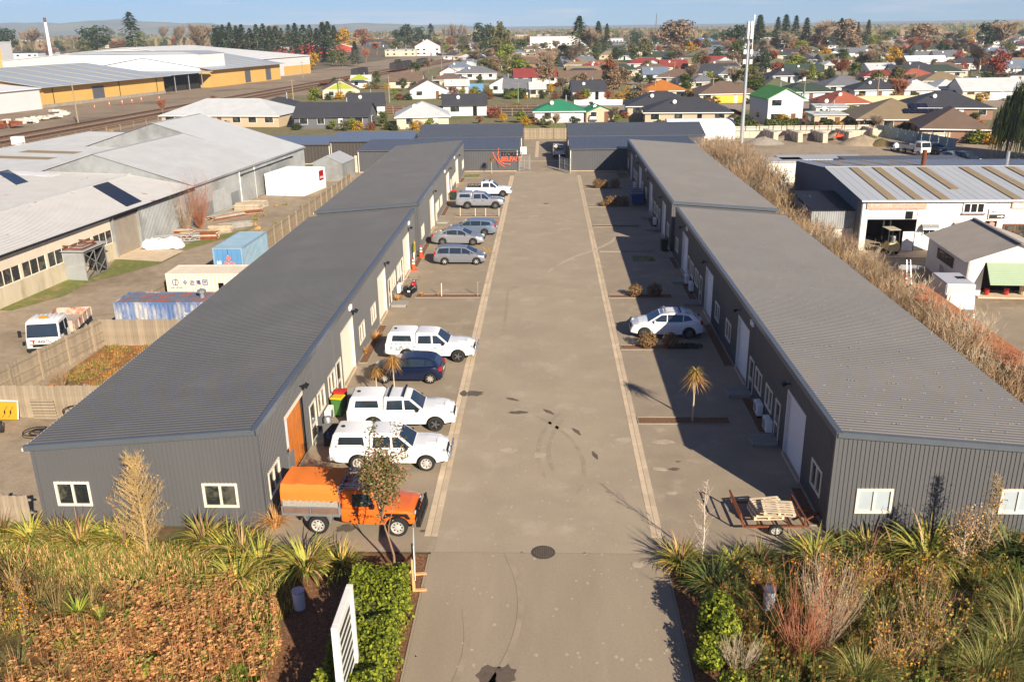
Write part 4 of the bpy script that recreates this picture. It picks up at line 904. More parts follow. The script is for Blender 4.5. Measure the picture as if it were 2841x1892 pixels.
def limbs(h,r0,seed,levels=3,spread=.9,up=.6,nb=(4,5,4),trunk_frac=.4,minr=.02,twig=0,twig_len=.7,twig_w=.03,lean=0):
 """returns (wood MB, tips, twig MB)"""
 r=random.Random(seed);wood=MB();tw=MB();tips=[]
 def grow(p,d,L,rad,lev):
  pts=[p];q=Vector(p);v=Vector(d)
  for k in range(3):
   v=(v+Vector((r.uniform(-.18,.18),r.uniform(-.18,.18),r.uniform(-.05,.15)))).normalized();q=q+v*L/3;pts.append(q.copy())
  wood.tube(pts,[max(minr,rad*(1-.18*k)) for k in range(4)],6 if lev == 0 else (4 if lev == 1 else 3));tips.append((q.copy(),lev))
  if twig and lev >= 1:
   for _ in range(twig if lev == levels else twig//2):
    t=r.uniform(.2,1)*3;i=min(2,int(t));b=pts[i].lerp(pts[i+1],t-i);dv=(v+Vector((r.uniform(-1,1),r.uniform(-1,1),r.uniform(-.3,1)))*.9).normalized();l=twig_len*r.uniform(.4,1.1)
    sd_=dv.orthogonal().normalized()*twig_w*.5;e=b+dv*l;m_=b+dv*l*.5+Vector((r.uniform(-.1,.1),r.uniform(-.1,.1),r.uniform(-.02,.12)))*l
    j=tw.pv([b-sd_,b+sd_,m_+sd_*.8,m_-sd_*.8,e]);tw.face((j,j+1,j+2,j+3));tw.face((j+3,j+2,j+4))
  if lev < levels:
   for _ in range(nb[lev]):
    a=r.uniform(0,2*PI);nv=Vector((math.cos(a)*spread,math.sin(a)*spread,up+r.uniform(-.1,.5)));nv=(nv+v*.5).normalized()
    st=pts[r.choice((1,2,3)) if lev > 0 else r.choice((2,3,3))];grow(st,nv,L*r.uniform(.5,.78),rad*.5,lev+1)
 grow(Vector((0,0,0)),Vector((lean,0,1)).normalized(),h*trunk_frac,r0,0)
 return wood,tips,tw
TREES={}
def tree_mesh(kind,var):
 """unit trees about 8 m tall: returns list of (part name, mesh)"""
 key=(kind,var)
 if key in TREES:return TREES[key]
 r=random.Random(hash(kind) % 1000 if False else sum(map(ord,kind))*7+var*13);out=[]
 if kind.startswith('bare'):
  tm={'bare':M_TWIGB,'baregrey':M_TWIGG,'barered':M_TWIGR}[kind]
  wood,tips,tw=limbs(8,.2,var*3+5,3,.95,.55,(7,5,3),.30,.035,15,1.3,.085)
  out=[('trunk',wood.fastmesh('trunk',M_BARKT)),('crown',tw.fastmesh('crown',tm))]
 elif kind in ('conifer','pine'):
  mb=MB();hh=8;rad=2.0 if kind == 'conifer' else 2.5
  for k in range(640 if kind == 'conifer' else 520):
   t=r.random()**.75;z=.6+t*(hh-.6);rr=rad*(1-t)**.85*r.uniform(.55,1.05)+.08;a=r.uniform(0,6.28)
   if kind == 'pine':rr *= 1+.25*math.sin(a*3+var)+.2*math.sin(z*3)
   c=Vector((math.cos(a)*rr,math.sin(a)*rr,z));o=Vector((math.cos(a),math.sin(a),-.35));sdv=Vector((-o.y,o.x,0));s=r.uniform(.35,.75)
   mb.m=r.randrange(3);i=mb.pv([c-sdv*s*.4-o*s*.3,c+sdv*s*.4-o*s*.3,c+o*s*.8+Vector((0,0,r.uniform(-.1,.1)))]);mb.face((i,i+1,i+2))
  mb.m=0;tr=MB().cyl((0,0,0),(0,0,6.5),.2,.05,7)
  out=[('trunk',tr.fastmesh('trunk',M_BARKT)),('crown',mb.fastmesh('crown',L_TREE['dark']))]
 elif kind == 'poplar':
  wood,tips,tw=limbs(9,.15,var+2,2,.16,1.6,(14,5,3),.8,.02,14,1.1,.05)
  out=[('trunk',wood.fastmesh('trunk',M_BARKT)),('crown',tw.fastmesh('crown',M_TWIGB))]
 elif kind == 'willow':
  mb=MB()
  for k in range(2600):
   a=r.uniform(0,6.28);rr=4.2*r.random()**.5;ztop=8*math.sqrt(max(0,1-(rr/4.6)**2))*r.uniform(.75,1.02);L=r.uniform(1.0,3.2);c=Vector((math.cos(a)*rr,math.sin(a)*rr,ztop));o=Vector((math.cos(a),math.sin(a),0));sdv=Vector((-o.y,o.x,0))*r.uniform(.03,.09)
   mb.m=r.choices((0,1,2,3),(3,4,3,3))[0];e=c+o*.4*r.random()-Vector((0,0,min(L,ztop-.3)));i=mb.pv([c-sdv,c+sdv,e+sdv*.5,e-sdv*.5]);mb.face((i,i+1,i+2,i+3))
  mb.m=0;wood,tips,tw=limbs(7,.35,4,2,.6,.8,(5,4,3),.4,.04)
  out=[('trunk',wood.fastmesh('trunk',M_BARKT)),('crown',mb.fastmesh('crown',L_TREE['dark'][:2]+[L_TREE['green'][2],L_TREE['lime'][0]]))]
 elif kind == 'cabbage':
  mb=MB();rr=random.Random(var)
  heads=[(0,0,3.0),(.5,.2,2.6),(-.4,.3,2.7)][:1+var % 3]
  tr=MB()
  for hx,hy,hz in heads:
   tr.tube([(0,0,0),(hx*.4,hy*.4,hz*.5),(hx,hy,hz)],[.09,.07,.06],6)
   for k in range(46):
    a=rr.uniform(0,6.28);d=Vector((math.cos(a),math.sin(a),rr.uniform(-.5,1.4))).normalized();blade(mb,(hx,hy,hz),d,rr.uniform(.6,.95),.05,rr.uniform(.3,.9),3,rr.randrange(3))
  mb.m=0;out=[('trunk',tr.fastmesh('trunk',M_BARKT)),('crown',mb.fastmesh('crown',L_FLAX[:3]))]
 else:   # leafy round / spreading
  wood,tips,tw=limbs(7,.2,var*5+1,2,.7,.6,(6,3,3),.34,.035);mb=MB()
  for _ in range(34):
   a=r.uniform(0,6.28);q=r.random()**.5;z=r.uniform(-1,1);rr=2.7*q*math.sqrt(max(.05,1-z*z));s=r.uniform(.8,1.35);c=(math.cos(a)*rr,math.sin(a)*rr,4.5+z*2.6)
   leaf_blob(mb,c,s,s,s*.8,44,.55,r,3,.35)
  out=[('trunk',wood.fastmesh('trunk',M_BARKT)),('crown',mb.fastmesh('crown',L_TREE[kind]))]
 hgt=max(max(v.co.z for v in me.vertices) for _,me in out);TREES[key]=(out,hgt);return TREES[key]
def tree(kind,loc,h,label,seed=0,group=None,wide=1.0,name=None,cat='tree'):
 parts,H=tree_mesh(kind,seed % 3);s=h/H
 t=thing(name or {'conifer':'conifer_tree','pine':'pine_tree','poplar':'poplar_tree','willow':'willow_tree','cabbage':'cabbage_tree','rust':'autumn_tree','red':'autumn_tree','yellow':'autumn_tree','brown':'autumn_tree','dark':'evergreen_tree','olive':'evergreen_tree'}.get(kind,'bare_tree' if kind.startswith('bare') else 'leafy_tree'),label,cat,(loc[0],loc[1],loc[2] if len(loc) > 2 else -.08),(seed*2.399) % 6.28,group)
 t.scale=(s*wide,s*wide,s)
 for nm,me in parts:link(nm,me,t)
 return t
# ---------------------------------------------------------------- front gardens
FLX=[tuft(150,1.4,.07,1.6,L_FLAX,.85,.32,s,5,weights=(4,4,2,1)) for s in range(3)];FLXD=[tuft(150,1.45,.075,1.6,L_FLAXD,.85,.32,s+10,5,weights=(4,4,2,1)) for s in range(3)]
TUS=[tuft(220,1.15,.018,1.5,L_TUSS,.7,.22,s+20,5) for s in range(2)];TUSG=[tuft(420,1.9,.02,1.7,L_TUSSG,.62,.35,s+30,6) for s in range(2)]
STR=[tuft(170,.8,.016,1.3,L_STRAW,.6,.14,s+40,4) for s in range(2)];SEED=tuft(16,1.7,.05,.25,[leafm('seed_head',(140,106,80)),leafm('seed_head_dark',(104,78,60))],.3,.2,77,4)
def clump(meshes,loc,sc,label,group,name,cat='plant',seed=0,z=-.03,extra=None):
 t=thing(name,label,cat,(loc[0],loc[1],z),seed*1.7,group);t.scale=(sc,sc,sc);link('leaves',meshes[seed % len(meshes)],t)
 if extra:link('seed_stalks',extra,t)
 return t
FL='flax clumps along the left block front';fr_='flax clumps along the right block front'
for i,(x,y,s,lab) in enumerate(((-21.7,30.2,.95,'yellow-green flax clump at the far left edge by the timber fence'),(-20.3,29.9,1.0,'flax clump at the left corner of the left block'),(-19.2,30.0,.9,'flax clump below the leftmost window'),(-18.2,29.7,1.05,'flax clump just right of the leftmost window'),
  (-17.2,29.9,.95,'flax clump in the middle of the left block front'),(-16.4,29.7,1.0,'flax clump left of the bare upright shrub'),(-13.3,29.8,1.05,'flax clump below the right front window of the left block'),(-12.2,29.3,1.1,'flax clump before the lane corner of the left block'),(-11.4,28.7,1.1,'big flax clump at the lane corner of the left block'))):
 clump(FLX,(x,y),s,lab,FL,'flax_plant',seed=i,extra=SEED if i % 3 != 1 else None)
for i,(x,y,s,lab) in enumerate(((-10.6,28.2,1.15,'flax clump beside the straw tuft behind the orange truck'),(-8.9,28.1,1.25,'large flax clump in front of the orange truck rear wheel'),(-7.6,28.2,.95,'smaller flax clump right of the large one by the orange truck'),(-11.2,27.2,1.1,'flax clump at the left of the grass slope'))):
 clump(FLX,(x,y),s,lab,'flax clumps before the orange truck','flax_plant',seed=i+1)
for i,(x,y,s,lab) in enumerate(((4.95,28.7,.9,'flax clump at the right corner of the driveway mouth'),(5.9,27.1,1.15,'big dark flax clump below the birch sapling'),(6.9,28.7,.75,'small straw-coloured flax right of the birch sapling'),(7.9,28.8,.8,'small flax in front of the rusty trailer'),(9.9,29.0,1.1,'flax clump before the lane corner of the right block'),
  (11.1,29.2,.9,'flax clump left below the blind-covered window'),(12.0,29.3,.95,'flax clump below the blind-covered window'),(12.9,29.2,1.0,'flax clump right of the blind-covered window'),(14.0,29.0,1.45,'largest glossy flax clump under the tree shadow'),(15.5,29.3,1.1,'flax clump left of the yellow upright sapling'),(17.2,29.2,1.3,'dark flax clump at the right edge of the picture'),(18.4,29.0,1.2,'flax clump at the far right below the second window'))):
 clump(FLXD if i % 2 or i > 8 else FLX,(x,y),s,lab,fr_,'flax_plant',seed=i,extra=SEED if i % 3 == 0 else None)
for i,(x,y,s,lab) in enumerate(((-18.9,26.4,1.3,'tall olive sedge by the orange-leaved saplings at left'),(-17.6,25.6,1.35,'big brown sedge left of the spiky cordyline'),(-16.6,25.0,1.3,'arching brown sedge around the spiky cordyline'),(-15.6,25.4,1.2,'brown sedge behind the spiky cordyline'),(-14.4,25.0,1.0,'small brown sedge right of the cordylines'),(-15.0,21.9,1.1,'brown sedge at the bottom of the picture'),(-16.4,22.3,1.0,'dark sedge near the bottom left corner'),(-17.9,23.2,1.1,'brown sedge under the orange-leaved saplings'))):
 clump(TUS,(x,y),s,lab,'sedges in the left garden','sedge_tussock',seed=i)
for i,(x,y,s,lab) in enumerate(((14.4,23.6,1.15,'large drooping straw-green tussock at the right edge'),(13.2,22.6,1.0,'drooping green tussock at the bottom right'),(15.6,25.0,1.2,'big straw-green tussock below the right flax'),(9.4,22.3,.9,'low green tussock at the bottom below the red-stemmed shrub'),(11.0,24.9,.8,'tussock among the orange-leaved shrubs'),(16.2,22.8,1.1,'tussock in the bottom right corner'),(6.3,26.2,.7,'grass tussock left of the red-stemmed shrub'))):
 clump(TUSG,(x,y),s,lab,'tussocks in the right garden','grass_tussock',seed=i)
CORD=[tuft(48,.85,.05,.35,[leafm('cordyline',(150,150,60)),leafm('cordyline_green',(104,120,48))],1.3,.05,s+60,3) for s in range(2)]
for i,(x,y,s,z,lab) in enumerate(((-15.7,24.7,1.0,.55,'spiky young cordyline with a bare stem among brown sedges'),(-14.9,24.6,.8,.4,'smaller spiky cordyline to the right of the first'),(-15.4,23.3,.95,.1,'yellow-green spiky clump low in the left garden'),(-14.8,23.4,1.1,.1,'lime spiky clump touching the yellow-green one'))):
 t=thing('cordyline',lab,'plant',(x,y,-.03),i,'spiky plants in the left garden');link('leaves',CORD[i % 2],t,(0,0,z),sc=s)
 if z > .3:MB().cyl((0,0,0),(0,0,z),.05,.04,6).build('stem',M_BARKT,t)
for i,(k,x,y,s,lab) in enumerate((('B2',1265,425,1.0,'golden grass tuft beside the motorcycle'),('B2',1085,765,1.15,'golden grass tuft at the left wall beyond the patterned pickup'),('B2',985,880,.9,'dry straw tuft in the bark strip at the left wall'),('B6',135,660,1.5,'dry straw grass tuft at the corner of the left block'),('B2',1475,378,.55,'small dry tuft at the wall end of the stake strip'),('B2',1620,378,.45,'tiny dry tuft at the foot of a white stake'),('R7',1275,1320,.6,'small tuft in the square grass bed on the right'))):
 p=Q(k,x,y);clump(STR,p,s,lab,'dry grass tufts','grass_tuft',seed=i,z=0)
# round dry shrubs in the right bay strips
DRY=[]
for s in range(2):
 mb=MB();leaf_blob(mb,(0,0,.45),.55,.5,.5,900,.11,random.Random(s),3,.3);DRY.append(mb.fastmesh('foliage',[leafm('dry_shrub',(122,98,62)),leafm('dry_shrub_dark',(92,78,50)),leafm('dry_shrub_rust',(140,102,70))]))
for i,(x,y,s,lab) in enumerate(((6.25,52.5,1.15,'round brown shrub at the front wheel of the white SUV'),(7.65,52.5,1.05,'round brown shrub half in shade beside the white SUV'),(6.55,63.6,1.05,'round brown shrub lit at the shadow edge beyond the white SUV'),(7.95,63.6,1.1,'round dark shrub in the shade beyond the white SUV'),(6.3,110.2,1.3,'brown shrub in the farthest right strip'),(7.1,110.2,1.1,'pinkish shrub in the farthest right strip'),(8.4,110.2,1.3,'dark shrub in the farthest right strip'),
  (7.0,98.5,1.2,'tawny shrub left of the blue skip'),(7.7,98.5,1.3,'dark shrub next to the blue skip'),(8.6,98.6,1.25,'dark shrub touching the blue skip'),(6.3,98.5,.7,'low grey shrub at the lane end of the skip strip'))):
 t=thing('dry_shrub',lab,'shrub',(x,y,0),i*1.3,'shrubs in the right bay strips');t.scale=(s,s,s);link('foliage',DRY[i % 2],t);MB().cyl((0,0,0),(0,0,.4),.03,.02,5).build('stem',M_BARKT,t)
mb=MB();leaf_blob(mb,(0,0,.1),1.0,.45,.15,700,.12,random.Random(5),3,.2);t=thing('ground_cover_plant','low dark green ground cover in the strip beside the white SUV','plant',(8.7,52.5,0));mb.fbuild('foliage',L_TREE['dark'],t)
# cabbage trees with drooping dry skirts
def cabbage(loc,h,label,seed,dry=.4,split=2):
 r=random.Random(seed);t=thing('cabbage_tree',label,'tree',(*loc,0),seed)
 for k in range(split):MB().tube([(.03*k,0,0),(.05+.06*k,.03*k,h*.35),(.02-.08*k,.02,h*.72)],[.05,.035,.04],6).build('trunk',mat('pale_trunk',(196,176,144),.9,var=.15),t)
 mb=MB();n=260
 for i in range(n):
  a=r.uniform(0,6.28);q=i/n
  if q < dry:d=Vector((math.cos(a),math.sin(a),r.uniform(-1.4,.1))).normalized();mi=1+r.randrange(2);L=h*r.uniform(.2,.36)
  else:d=Vector((math.cos(a),math.sin(a),r.uniform(-.3,1.6))).normalized();mi=0 if r.random() < .6 else 1;L=h*r.uniform(.12,.2)
  blade(mb,(r.uniform(-.05,.05),r.uniform(-.05,.05),h*r.uniform(.72,.86)),d,L,.032,r.uniform(1.4,2.6),5,mi)
 mb.m=0;mb.fbuild('crown',[leafm('cabbage_green_%d' % seed,(112,112,44) if dry < .5 else (110,92,56)),leafm('cabbage_straw',(170,132,72)),leafm('cabbage_dry',(128,96,62))],t)
cabbage((7.35,41.55),3.2,'slim twin-stemmed cabbage tree casting a long shadow over the right bays',1,.45)
cabbage((-8.25,44.75),2.75,'brown drooping cabbage tree in front of the blue hatchback',2,.85,1)
cabbage((-9.2,44.8),1.9,'small green-brown cabbage tree left of the brown one',3,.6,1)
cabbage((-7.4,122.3),2.6,'thin cabbage tree against the storage wall with the sign',4,.5,1)
# upright bare shrubs / saplings
def sapling(loc,h,label,seed,twm,leaves=None,nleaf=0,wide=.22,tw=26,leafsize=.07,r0=.05,nb=(22,5,2),name='sapling',up=1.2):
 r=random.Random(seed);t=thing(name,label,'tree' if h > 2.2 else 'shrub',(*loc,-.03),0);MB().tube([(0,0,0),(.03,.02,h*.35),(-.03,.03,h*.7),(.02,0,h)],[r0,r0*.75,r0*.45,.006],7).fbuild('trunk',twm,t)
 twb=MB();tips=[];n=nb[0]*4
 for i in range(n):
  q=.08+.88*(i/n);a=r.uniform(0,6.28);L=h*wide*(1.15-q)*r.uniform(.35,1.15);d=Vector((math.cos(a),math.sin(a),up)).normalized();p=Vector((0,0,h*q));e=p+d*L;m_=p.lerp(e,.5)+Vector((0,0,-.04*L));twb.tube([p,m_,e],[r0*.2,r0*.13,.003],3);tips += [(m_,1),(e,2),(e,2)]
  for k in range(tw//2):
   b=p.lerp(e,r.uniform(.2,1));f=b+(d+Vector((r.uniform(-1,1),r.uniform(-1,1),r.uniform(-.2,.8)))).normalized()*h*.07*r.uniform(.5,1.2);sv=(f-b).orthogonal().normalized()*.006;j=twb.pv([b-sv,b+sv,f]);twb.face((j,j+1,j+2))
 twb.fbuild('twigs',twm,t)['kind']='stuff'
 if leaves:
  r=random.Random(seed);mb=MB()
  for _ in range(nleaf):
   p,l=r.choice(tips);leaf_blob(mb,p+Vector((r.uniform(-.2,.2),r.uniform(-.2,.2),r.uniform(-.35,.2))),.12,.12,.12,1,leafsize,r,len(leaves),.1)
  mb.fbuild('leaves',leaves,t)
 return t
sapling((-15.2,29.0),4.3,'upright bare straw-coloured shrub in front of the left block',3,mat('golden_twigs',(176,148,98),.9,var=.2),L_STRAW+[L_ORANGE[1]],650,.42,44,.06,.06,(32,6,2))
sapling((16.2,29.2),3.6,'upright sapling with small yellow leaves before the right block',5,M_TWIGG,[L_ORANGE[1],L_TUSSG[0],L_ORANGE[0]],700,.26,24,.07,.05,(24,5,2))
sapling((15.0,28.5),2.6,'dry leaning shrub at the foot of the yellow sapling',15,M_TWIGG,L_STRAW,600,.5,20,.08,.05,(14,5,2))
sapling((5.78,28.97),3.45,'slender bare white-stemmed birch sapling at the driveway corner',7,mat('birch_twigs',(206,192,172),.8,var=.1),L_ORANGE,60,.30,5,.07,.032,(9,2,1))
for i,(x,y,h,lab) in enumerate(((-18.3,24.6,2.6,'sapling with orange leaves at the left edge, taller one'),(-17.3,24.4,2.2,'sapling with orange leaves beside the sedges'),(-18.9,23.4,2.0,'orange-leaved sapling in the bottom left corner'))):sapling((x,y),h,lab,20+i,M_TWIG,L_ORANGE,260,.22,8,.09,.03,(12,3,1),up=1.6)
# red-stemmed willow and autumn shrubs on the right
def stool(loc,h,label,seed,twm,leaves=None,nleaf=0,n=60,spread=.6,leafsize=.07,name='shrub'):
 r=random.Random(seed);t=thing(name,label,'shrub',(*loc,-.03));mb=MB();pts=[]
 for i in range(n):
  a=r.uniform(0,6.28);s=r.random()**.6*spread;d=Vector((math.cos(a)*s,math.sin(a)*s,1)).normalized();L=h*r.uniform(.6,1.05);p=Vector((math.cos(a)*.1,math.sin(a)*.1,0));q=[p]
  for k in range(4):d=(d+Vector((r.uniform(-.12,.12),r.uniform(-.12,.12),.06))).normalized();p=p+d*L/4;q.append(p.copy())
  mb.tube(q,[.012,.010,.008,.006,.003],3);pts += q[1:]
  for k in range(5):
   b=r.choice(q[1:]);e=b+(d+Vector((r.uniform(-.9,.9),r.uniform(-.9,.9),r.uniform(-.1,.6)))).normalized()*h*.16;mb.tube([b,e],[.006,.002],3)
 mb.fbuild('stems',twm,t)
 if leaves:
  lb=MB()
  for _ in range(nleaf):p=r.choice(pts);leaf_blob(lb,p+Vector((r.uniform(-.15,.15),r.uniform(-.15,.15),r.uniform(-.15,.15))),.1,.1,.1,1,leafsize,r,len(leaves),.1)
  lb.fbuild('leaves',leaves,t)
 return t
stool((8.0,23.6),3.0,'red-stemmed bare willow shrub in the right garden',1,M_TWIGR,None,0,90,.75)
stool((9.0,24.3),2.8,'grey-stemmed bare shrub right of the red-stemmed willow',2,M_TWIGG,L_ORANGE,120,80,.5)
for i,(x,y,h,nl,lab) in enumerate(((9.9,25.8,2.0,520,'golden-leaved shrub behind the grey-stemmed one'),(10.6,26.6,1.6,480,'orange-leaved low shrub below the flax row'),(11.6,27.4,1.3,420,'rust-leaved shrub directly before the big flax'),(11.7,23.6,2.2,620,'yellow-leaved shrub at the bottom right'),(10.6,23.0,1.7,380,'brown-leaved shrub at the bottom right of the willow'),(9.6,27.6,1.4,360,'orange-brown shrub at the right of the white pipe'),(12.6,25.4,1.6,300,'twiggy brown shrub in the middle of the right garden'),(7.4,27.0,1.1,260,'low autumn shrub behind the white pipe'),(13.3,27.2,1.2,380,'green-yellow shrub under the largest flax'))):
 stool((x,y),h,lab,30+i,M_TWIG,L_ORANGE if i % 3 else [L_ORANGE[1],L_DOCK[3],L_ORANGE[2]],nl,42,.7,.10)
# leafy evergreen hedge and bushes: many small leaves on a solid core of twigs
def hedge(name,label,x0,x1,y0,y1,h,n,seed,mats=L_HEDGE,size=.13,lump=.12):
 r=random.Random(seed);t=thing(name,label,'hedge',((x0+x1)/2,(y0+y1)/2,-.02));mb=MB();sx,sy=(x1-x0)/2,(y1-y0)/2
 ph=[r.uniform(0,6) for _ in range(4)]
 for _ in range(n):
  f=r.random();u,v=r.uniform(-1,1),r.uniform(-1,1);bump=lump*(math.sin(v*sy*2.4+ph[0])+math.sin(u*sx*3+ph[1])+.6*math.sin(v*sy*5+ph[2]))
  if f < .42:p=Vector((u*sx,v*sy,h+bump+r.uniform(-.16,.06)));nr=Vector((0,0,1))
  elif f < .72:s=r.choice((-1,1));z=r.random();p=Vector((s*(sx+bump*.8+r.uniform(-.14,.04)-.12*z*z),v*sy,z*h));nr=Vector((s,0,.3))
  else:s=-1 if r.random() < .6 else 1;z=r.random();p=Vector((u*sx,s*(sy+bump*.8+r.uniform(-.14,.04)),z*h));nr=Vector((0,s,.3))
  nr=(nr+Vector((r.uniform(-.9,.9),r.uniform(-.9,.9),r.uniform(-.4,.9)))).normalized();a=nr.orthogonal().normalized();b=nr.cross(a);th=r.uniform(0,6.28);a,b=a*math.cos(th)+b*math.sin(th),b*math.cos(th)-a*math.sin(th);s=size*r.uniform(.6,1.2)
  mb.m=r.choices((0,1,2),(4,4,2))[0];i=mb.pv([p-a*s*.5,p+b*s*.34,p+a*s*.5,p-b*s*.34]);mb.face((i,i+1,i+2,i+3))
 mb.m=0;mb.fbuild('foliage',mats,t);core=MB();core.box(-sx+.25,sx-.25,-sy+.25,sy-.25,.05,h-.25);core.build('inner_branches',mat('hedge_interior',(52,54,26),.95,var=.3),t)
 return t
hedge('clipped_hedge','bright green leafy hedge behind the tall white sign frame',-6.5,-4.72,18.5,26.2,1.65,17000,1)
def bush(loc,rx,ry,rz,label,n,seed,mats=L_HEDGE,size=.13,z=0,name='leafy_bush'):
 t=thing(name,label,'bush',(loc[0],loc[1],-.02));r=random.Random(seed);mb=MB()
 for k in range(9):
  a=r.uniform(0,6.28);q=r.uniform(.2,.6);c=(math.cos(a)*rx*q,math.sin(a)*ry*q,rz*(.55+r.uniform(0,.75)));leaf_blob(mb,c,rx*.55,ry*.55,rz*.5,n//9,size,r,len(mats),.35)
 leaf_blob(mb,(0,0,rz*.55),rx*.9,ry*.9,rz*.55,n//5,size,r,len(mats),.5)
 mb.fbuild('foliage',mats,t);MB().tube([(0,0,0),(.05,0,rz*.6),(-.05,.05,rz)],[.05,.04,.02],5).build('stem',M_BARKT,t);return t
bush((5.5,24.4),.75,.95,.95,'bright green leafy bush at the right edge of the apron',5200,3)
bush((5.05,23.2),.55,.6,.6,'smaller green bush below the bright leafy one',2200,4)
bush((5.3,21.2),.6,.8,.8,'green bush at the bottom edge right of the apron',2200,7)
bush((-12.6,22.6),.7,.5,.3,'low green weed clump in the brown ground cover',900,8,L_TREE['lime'],.10,name='weed_clump')
stool((5.9,22.9),1.3,'grey twiggy shrub below the bright leafy bush',55,M_TWIGG,None,0,90,.7)
# street tree behind the hedge
def street_tree():
 t=thing('street_tree','thin tree with small olive and russet leaves in front of the orange truck','tree',(-5.55,27.95,-.02),sc=(.95,.95,.79));wood,tips,tw=limbs(4.9,.055,12,2,.42,.9,(12,5,2),.62,.01,10,.4,.012);r=random.Random(2)
 wood.fbuild('trunk',mat('brown_trunk',(140,112,88),.9,var=.2),t);tw.fbuild('twigs',M_TWIG,t)['kind']='stuff';mb=MB()
 for _ in range(4200):
  p,l=r.choice(tips)
  if p.z < 2.3:continue
  leaf_blob(mb,p+Vector((r.gauss(0,.16),r.gauss(0,.16),r.gauss(0,.22))),.1,.1,.1,1,.125,r,4,.1)
 mb.fbuild('crown',[L_TREE['olive'][0],L_TREE['green'][0],leafm('russet',(150,104,76)),L_TREE['olive'][1]],t)
street_tree()
# ground cover that nobody could count
def in_poly(p,poly):
 c=False;n=len(poly)
 for i in range(n):
  a,b=poly[i],poly[i-1]
  if (a[1] > p[1]) != (b[1] > p[1]) and p[0] < (b[0]-a[0])*(p[1]-a[1])/(b[1]-a[1]+1e-9)+a[0]:c=not c
 return c
def cover(name,label,cat,poly,n,size,hmin,hmax,mats,seed,upright=.5,clump=True,weights=None):
 r=random.Random(seed);xs=[p[0] for p in poly];ys=[p[1] for p in poly];mb=MB();k=0
 cen=[(r.uniform(min(xs),max(xs)),r.uniform(min(ys),max(ys)),r.uniform(.08,.26),r.uniform(.35,1.3),r.choices(range(len(mats)),weights or [1]*len(mats))[0]) for _ in range(max(1,n//90))]
 while k < n:
  if clump:c=r.choice(cen);p=(c[0]+r.gauss(0,c[2]),c[1]+r.gauss(0,c[2]))
  else:p=(r.uniform(min(xs),max(xs)),r.uniform(min(ys),max(ys)))
  k += 1
  if not in_poly(p,poly):continue
  z=r.uniform(hmin,hmax)*(c[3]*math.exp(-((p[0]-c[0])**2+(p[1]-c[1])**2)/(2.5*c[2]**2)) if clump else 1);a=r.uniform(0,6.28);t=r.random() < upright;s=size*r.uniform(.6,1.3);d=Vector((math.cos(a),math.sin(a),0));mb.m=c[4] if clump and r.random() < .5 else r.choices(range(len(mats)),weights or [1]*len(mats))[0];q=Vector((p[0],p[1],z))
  if t:sd_=Vector((-d.y,d.x,0))*s*.07;e=q+d*s*.5+Vector((0,0,s));b=q-Vector((0,0,z*.9));i=mb.pv([b-sd_,b+sd_,e+sd_*.3,e-sd_*.3]);mb.face((i,i+1,i+2,i+3))
  else:n_=Vector((r.uniform(-.6,.6),r.uniform(-.6,.6),1)).normalized();u=n_.orthogonal().normalized();v=n_.cross(u);i=mb.pv([q-u*s*.5,q+v*s*.3,q+u*s*.5,q-v*s*.3]);mb.face((i,i+1,i+2,i+3))
 mb.m=0;o=mb.fbuild(name,mats,None,(0,0,-.03));tag(o,label,cat,kind='stuff');return o
cover('dead_dock_cover','brown dead dock and weed cover filling the left garden','ground cover',[(-17.2,21),(-16.6,24.2),(-15.2,26.3),(-13.4,27.4),(-11.2,27.2),(-9.2,25.6),(-8.6,23.8),(-8.4,21),(-9,19),(-18,19)],62000,.13,.05,.95,L_DOCK+[L_TUSS[1],L_TUSSG[0]],1,.35,True,(5,4,2,1.2,2,1))
cover('meadow_grass','rough green and straw grass on the slope of the left garden','grass',[(-22.5,26),(-22,30),(-12,29.4),(-9.8,28),(-8.6,26),(-9.4,24.4),(-12,26.8),(-15,26.2),(-18,24),(-20,23)],42000,.30,0,.05,[L_TUSSG[0],leafm('meadow_green',(106,120,48)),L_STRAW[0],L_TUSS[1]],2,1,False)
cover('meadow_grass','green grass at the bottom of the left garden beside the mulch','grass',[(-10.6,19),(-10.8,21.5),(-9.6,22.8),(-8.8,22.2),(-8.7,19)],9000,.22,0,.05,[leafm('meadow_green',(106,120,48)),L_TREE['lime'][0]],3,1,False)
cover('leaf_litter_cover','mixed autumn undergrowth filling the right garden','ground cover',[(5.4,20),(5.9,26.5),(6.6,28.3),(10,28.6),(18,28.6),(20,26),(18,20)],72000,.13,.02,1.1,[L_ORANGE[2],L_DOCK[3],L_TUSSG[2],L_ORANGE[1],leafm('weed_dark',(68,80,36))],4,.5,True,(3,3,3,1.2,3))
cover('wood_chips','loose bark chips along the apron edge','mulch',[(-8.6,19),(-4.6,19),(-4.6,29.2),(-10,29.2),(-8.8,26.6)],5000,.06,.01,.03,[leafm('chip',(130,86,56),trans=0),leafm('chip_dark',(90,62,44),trans=0)],5,0,False)
cover('yard_weeds','tufts of weeds along the fence and walls of the left yard','weeds',[(-26.6,60),(-25.6,112),(-27,112),(-30.5,100),(-33.5,92),(-36.5,84),(-31,82),(-28.5,66)],7000,.22,0,.05,[L_TUSSG[0],L_STRAW[0],L_TREE['lime'][0]],12,.8,True)
cover('rail_yard_grass','dry grass patches along the rail yard','grass',[AX(5,-90),AX(9,-90),AX(9,300),AX(4.5,300)],9000,.7,0,.1,[L_STRAW[0],L_TUSS[1],L_TUSSG[0]],13,.9,True)
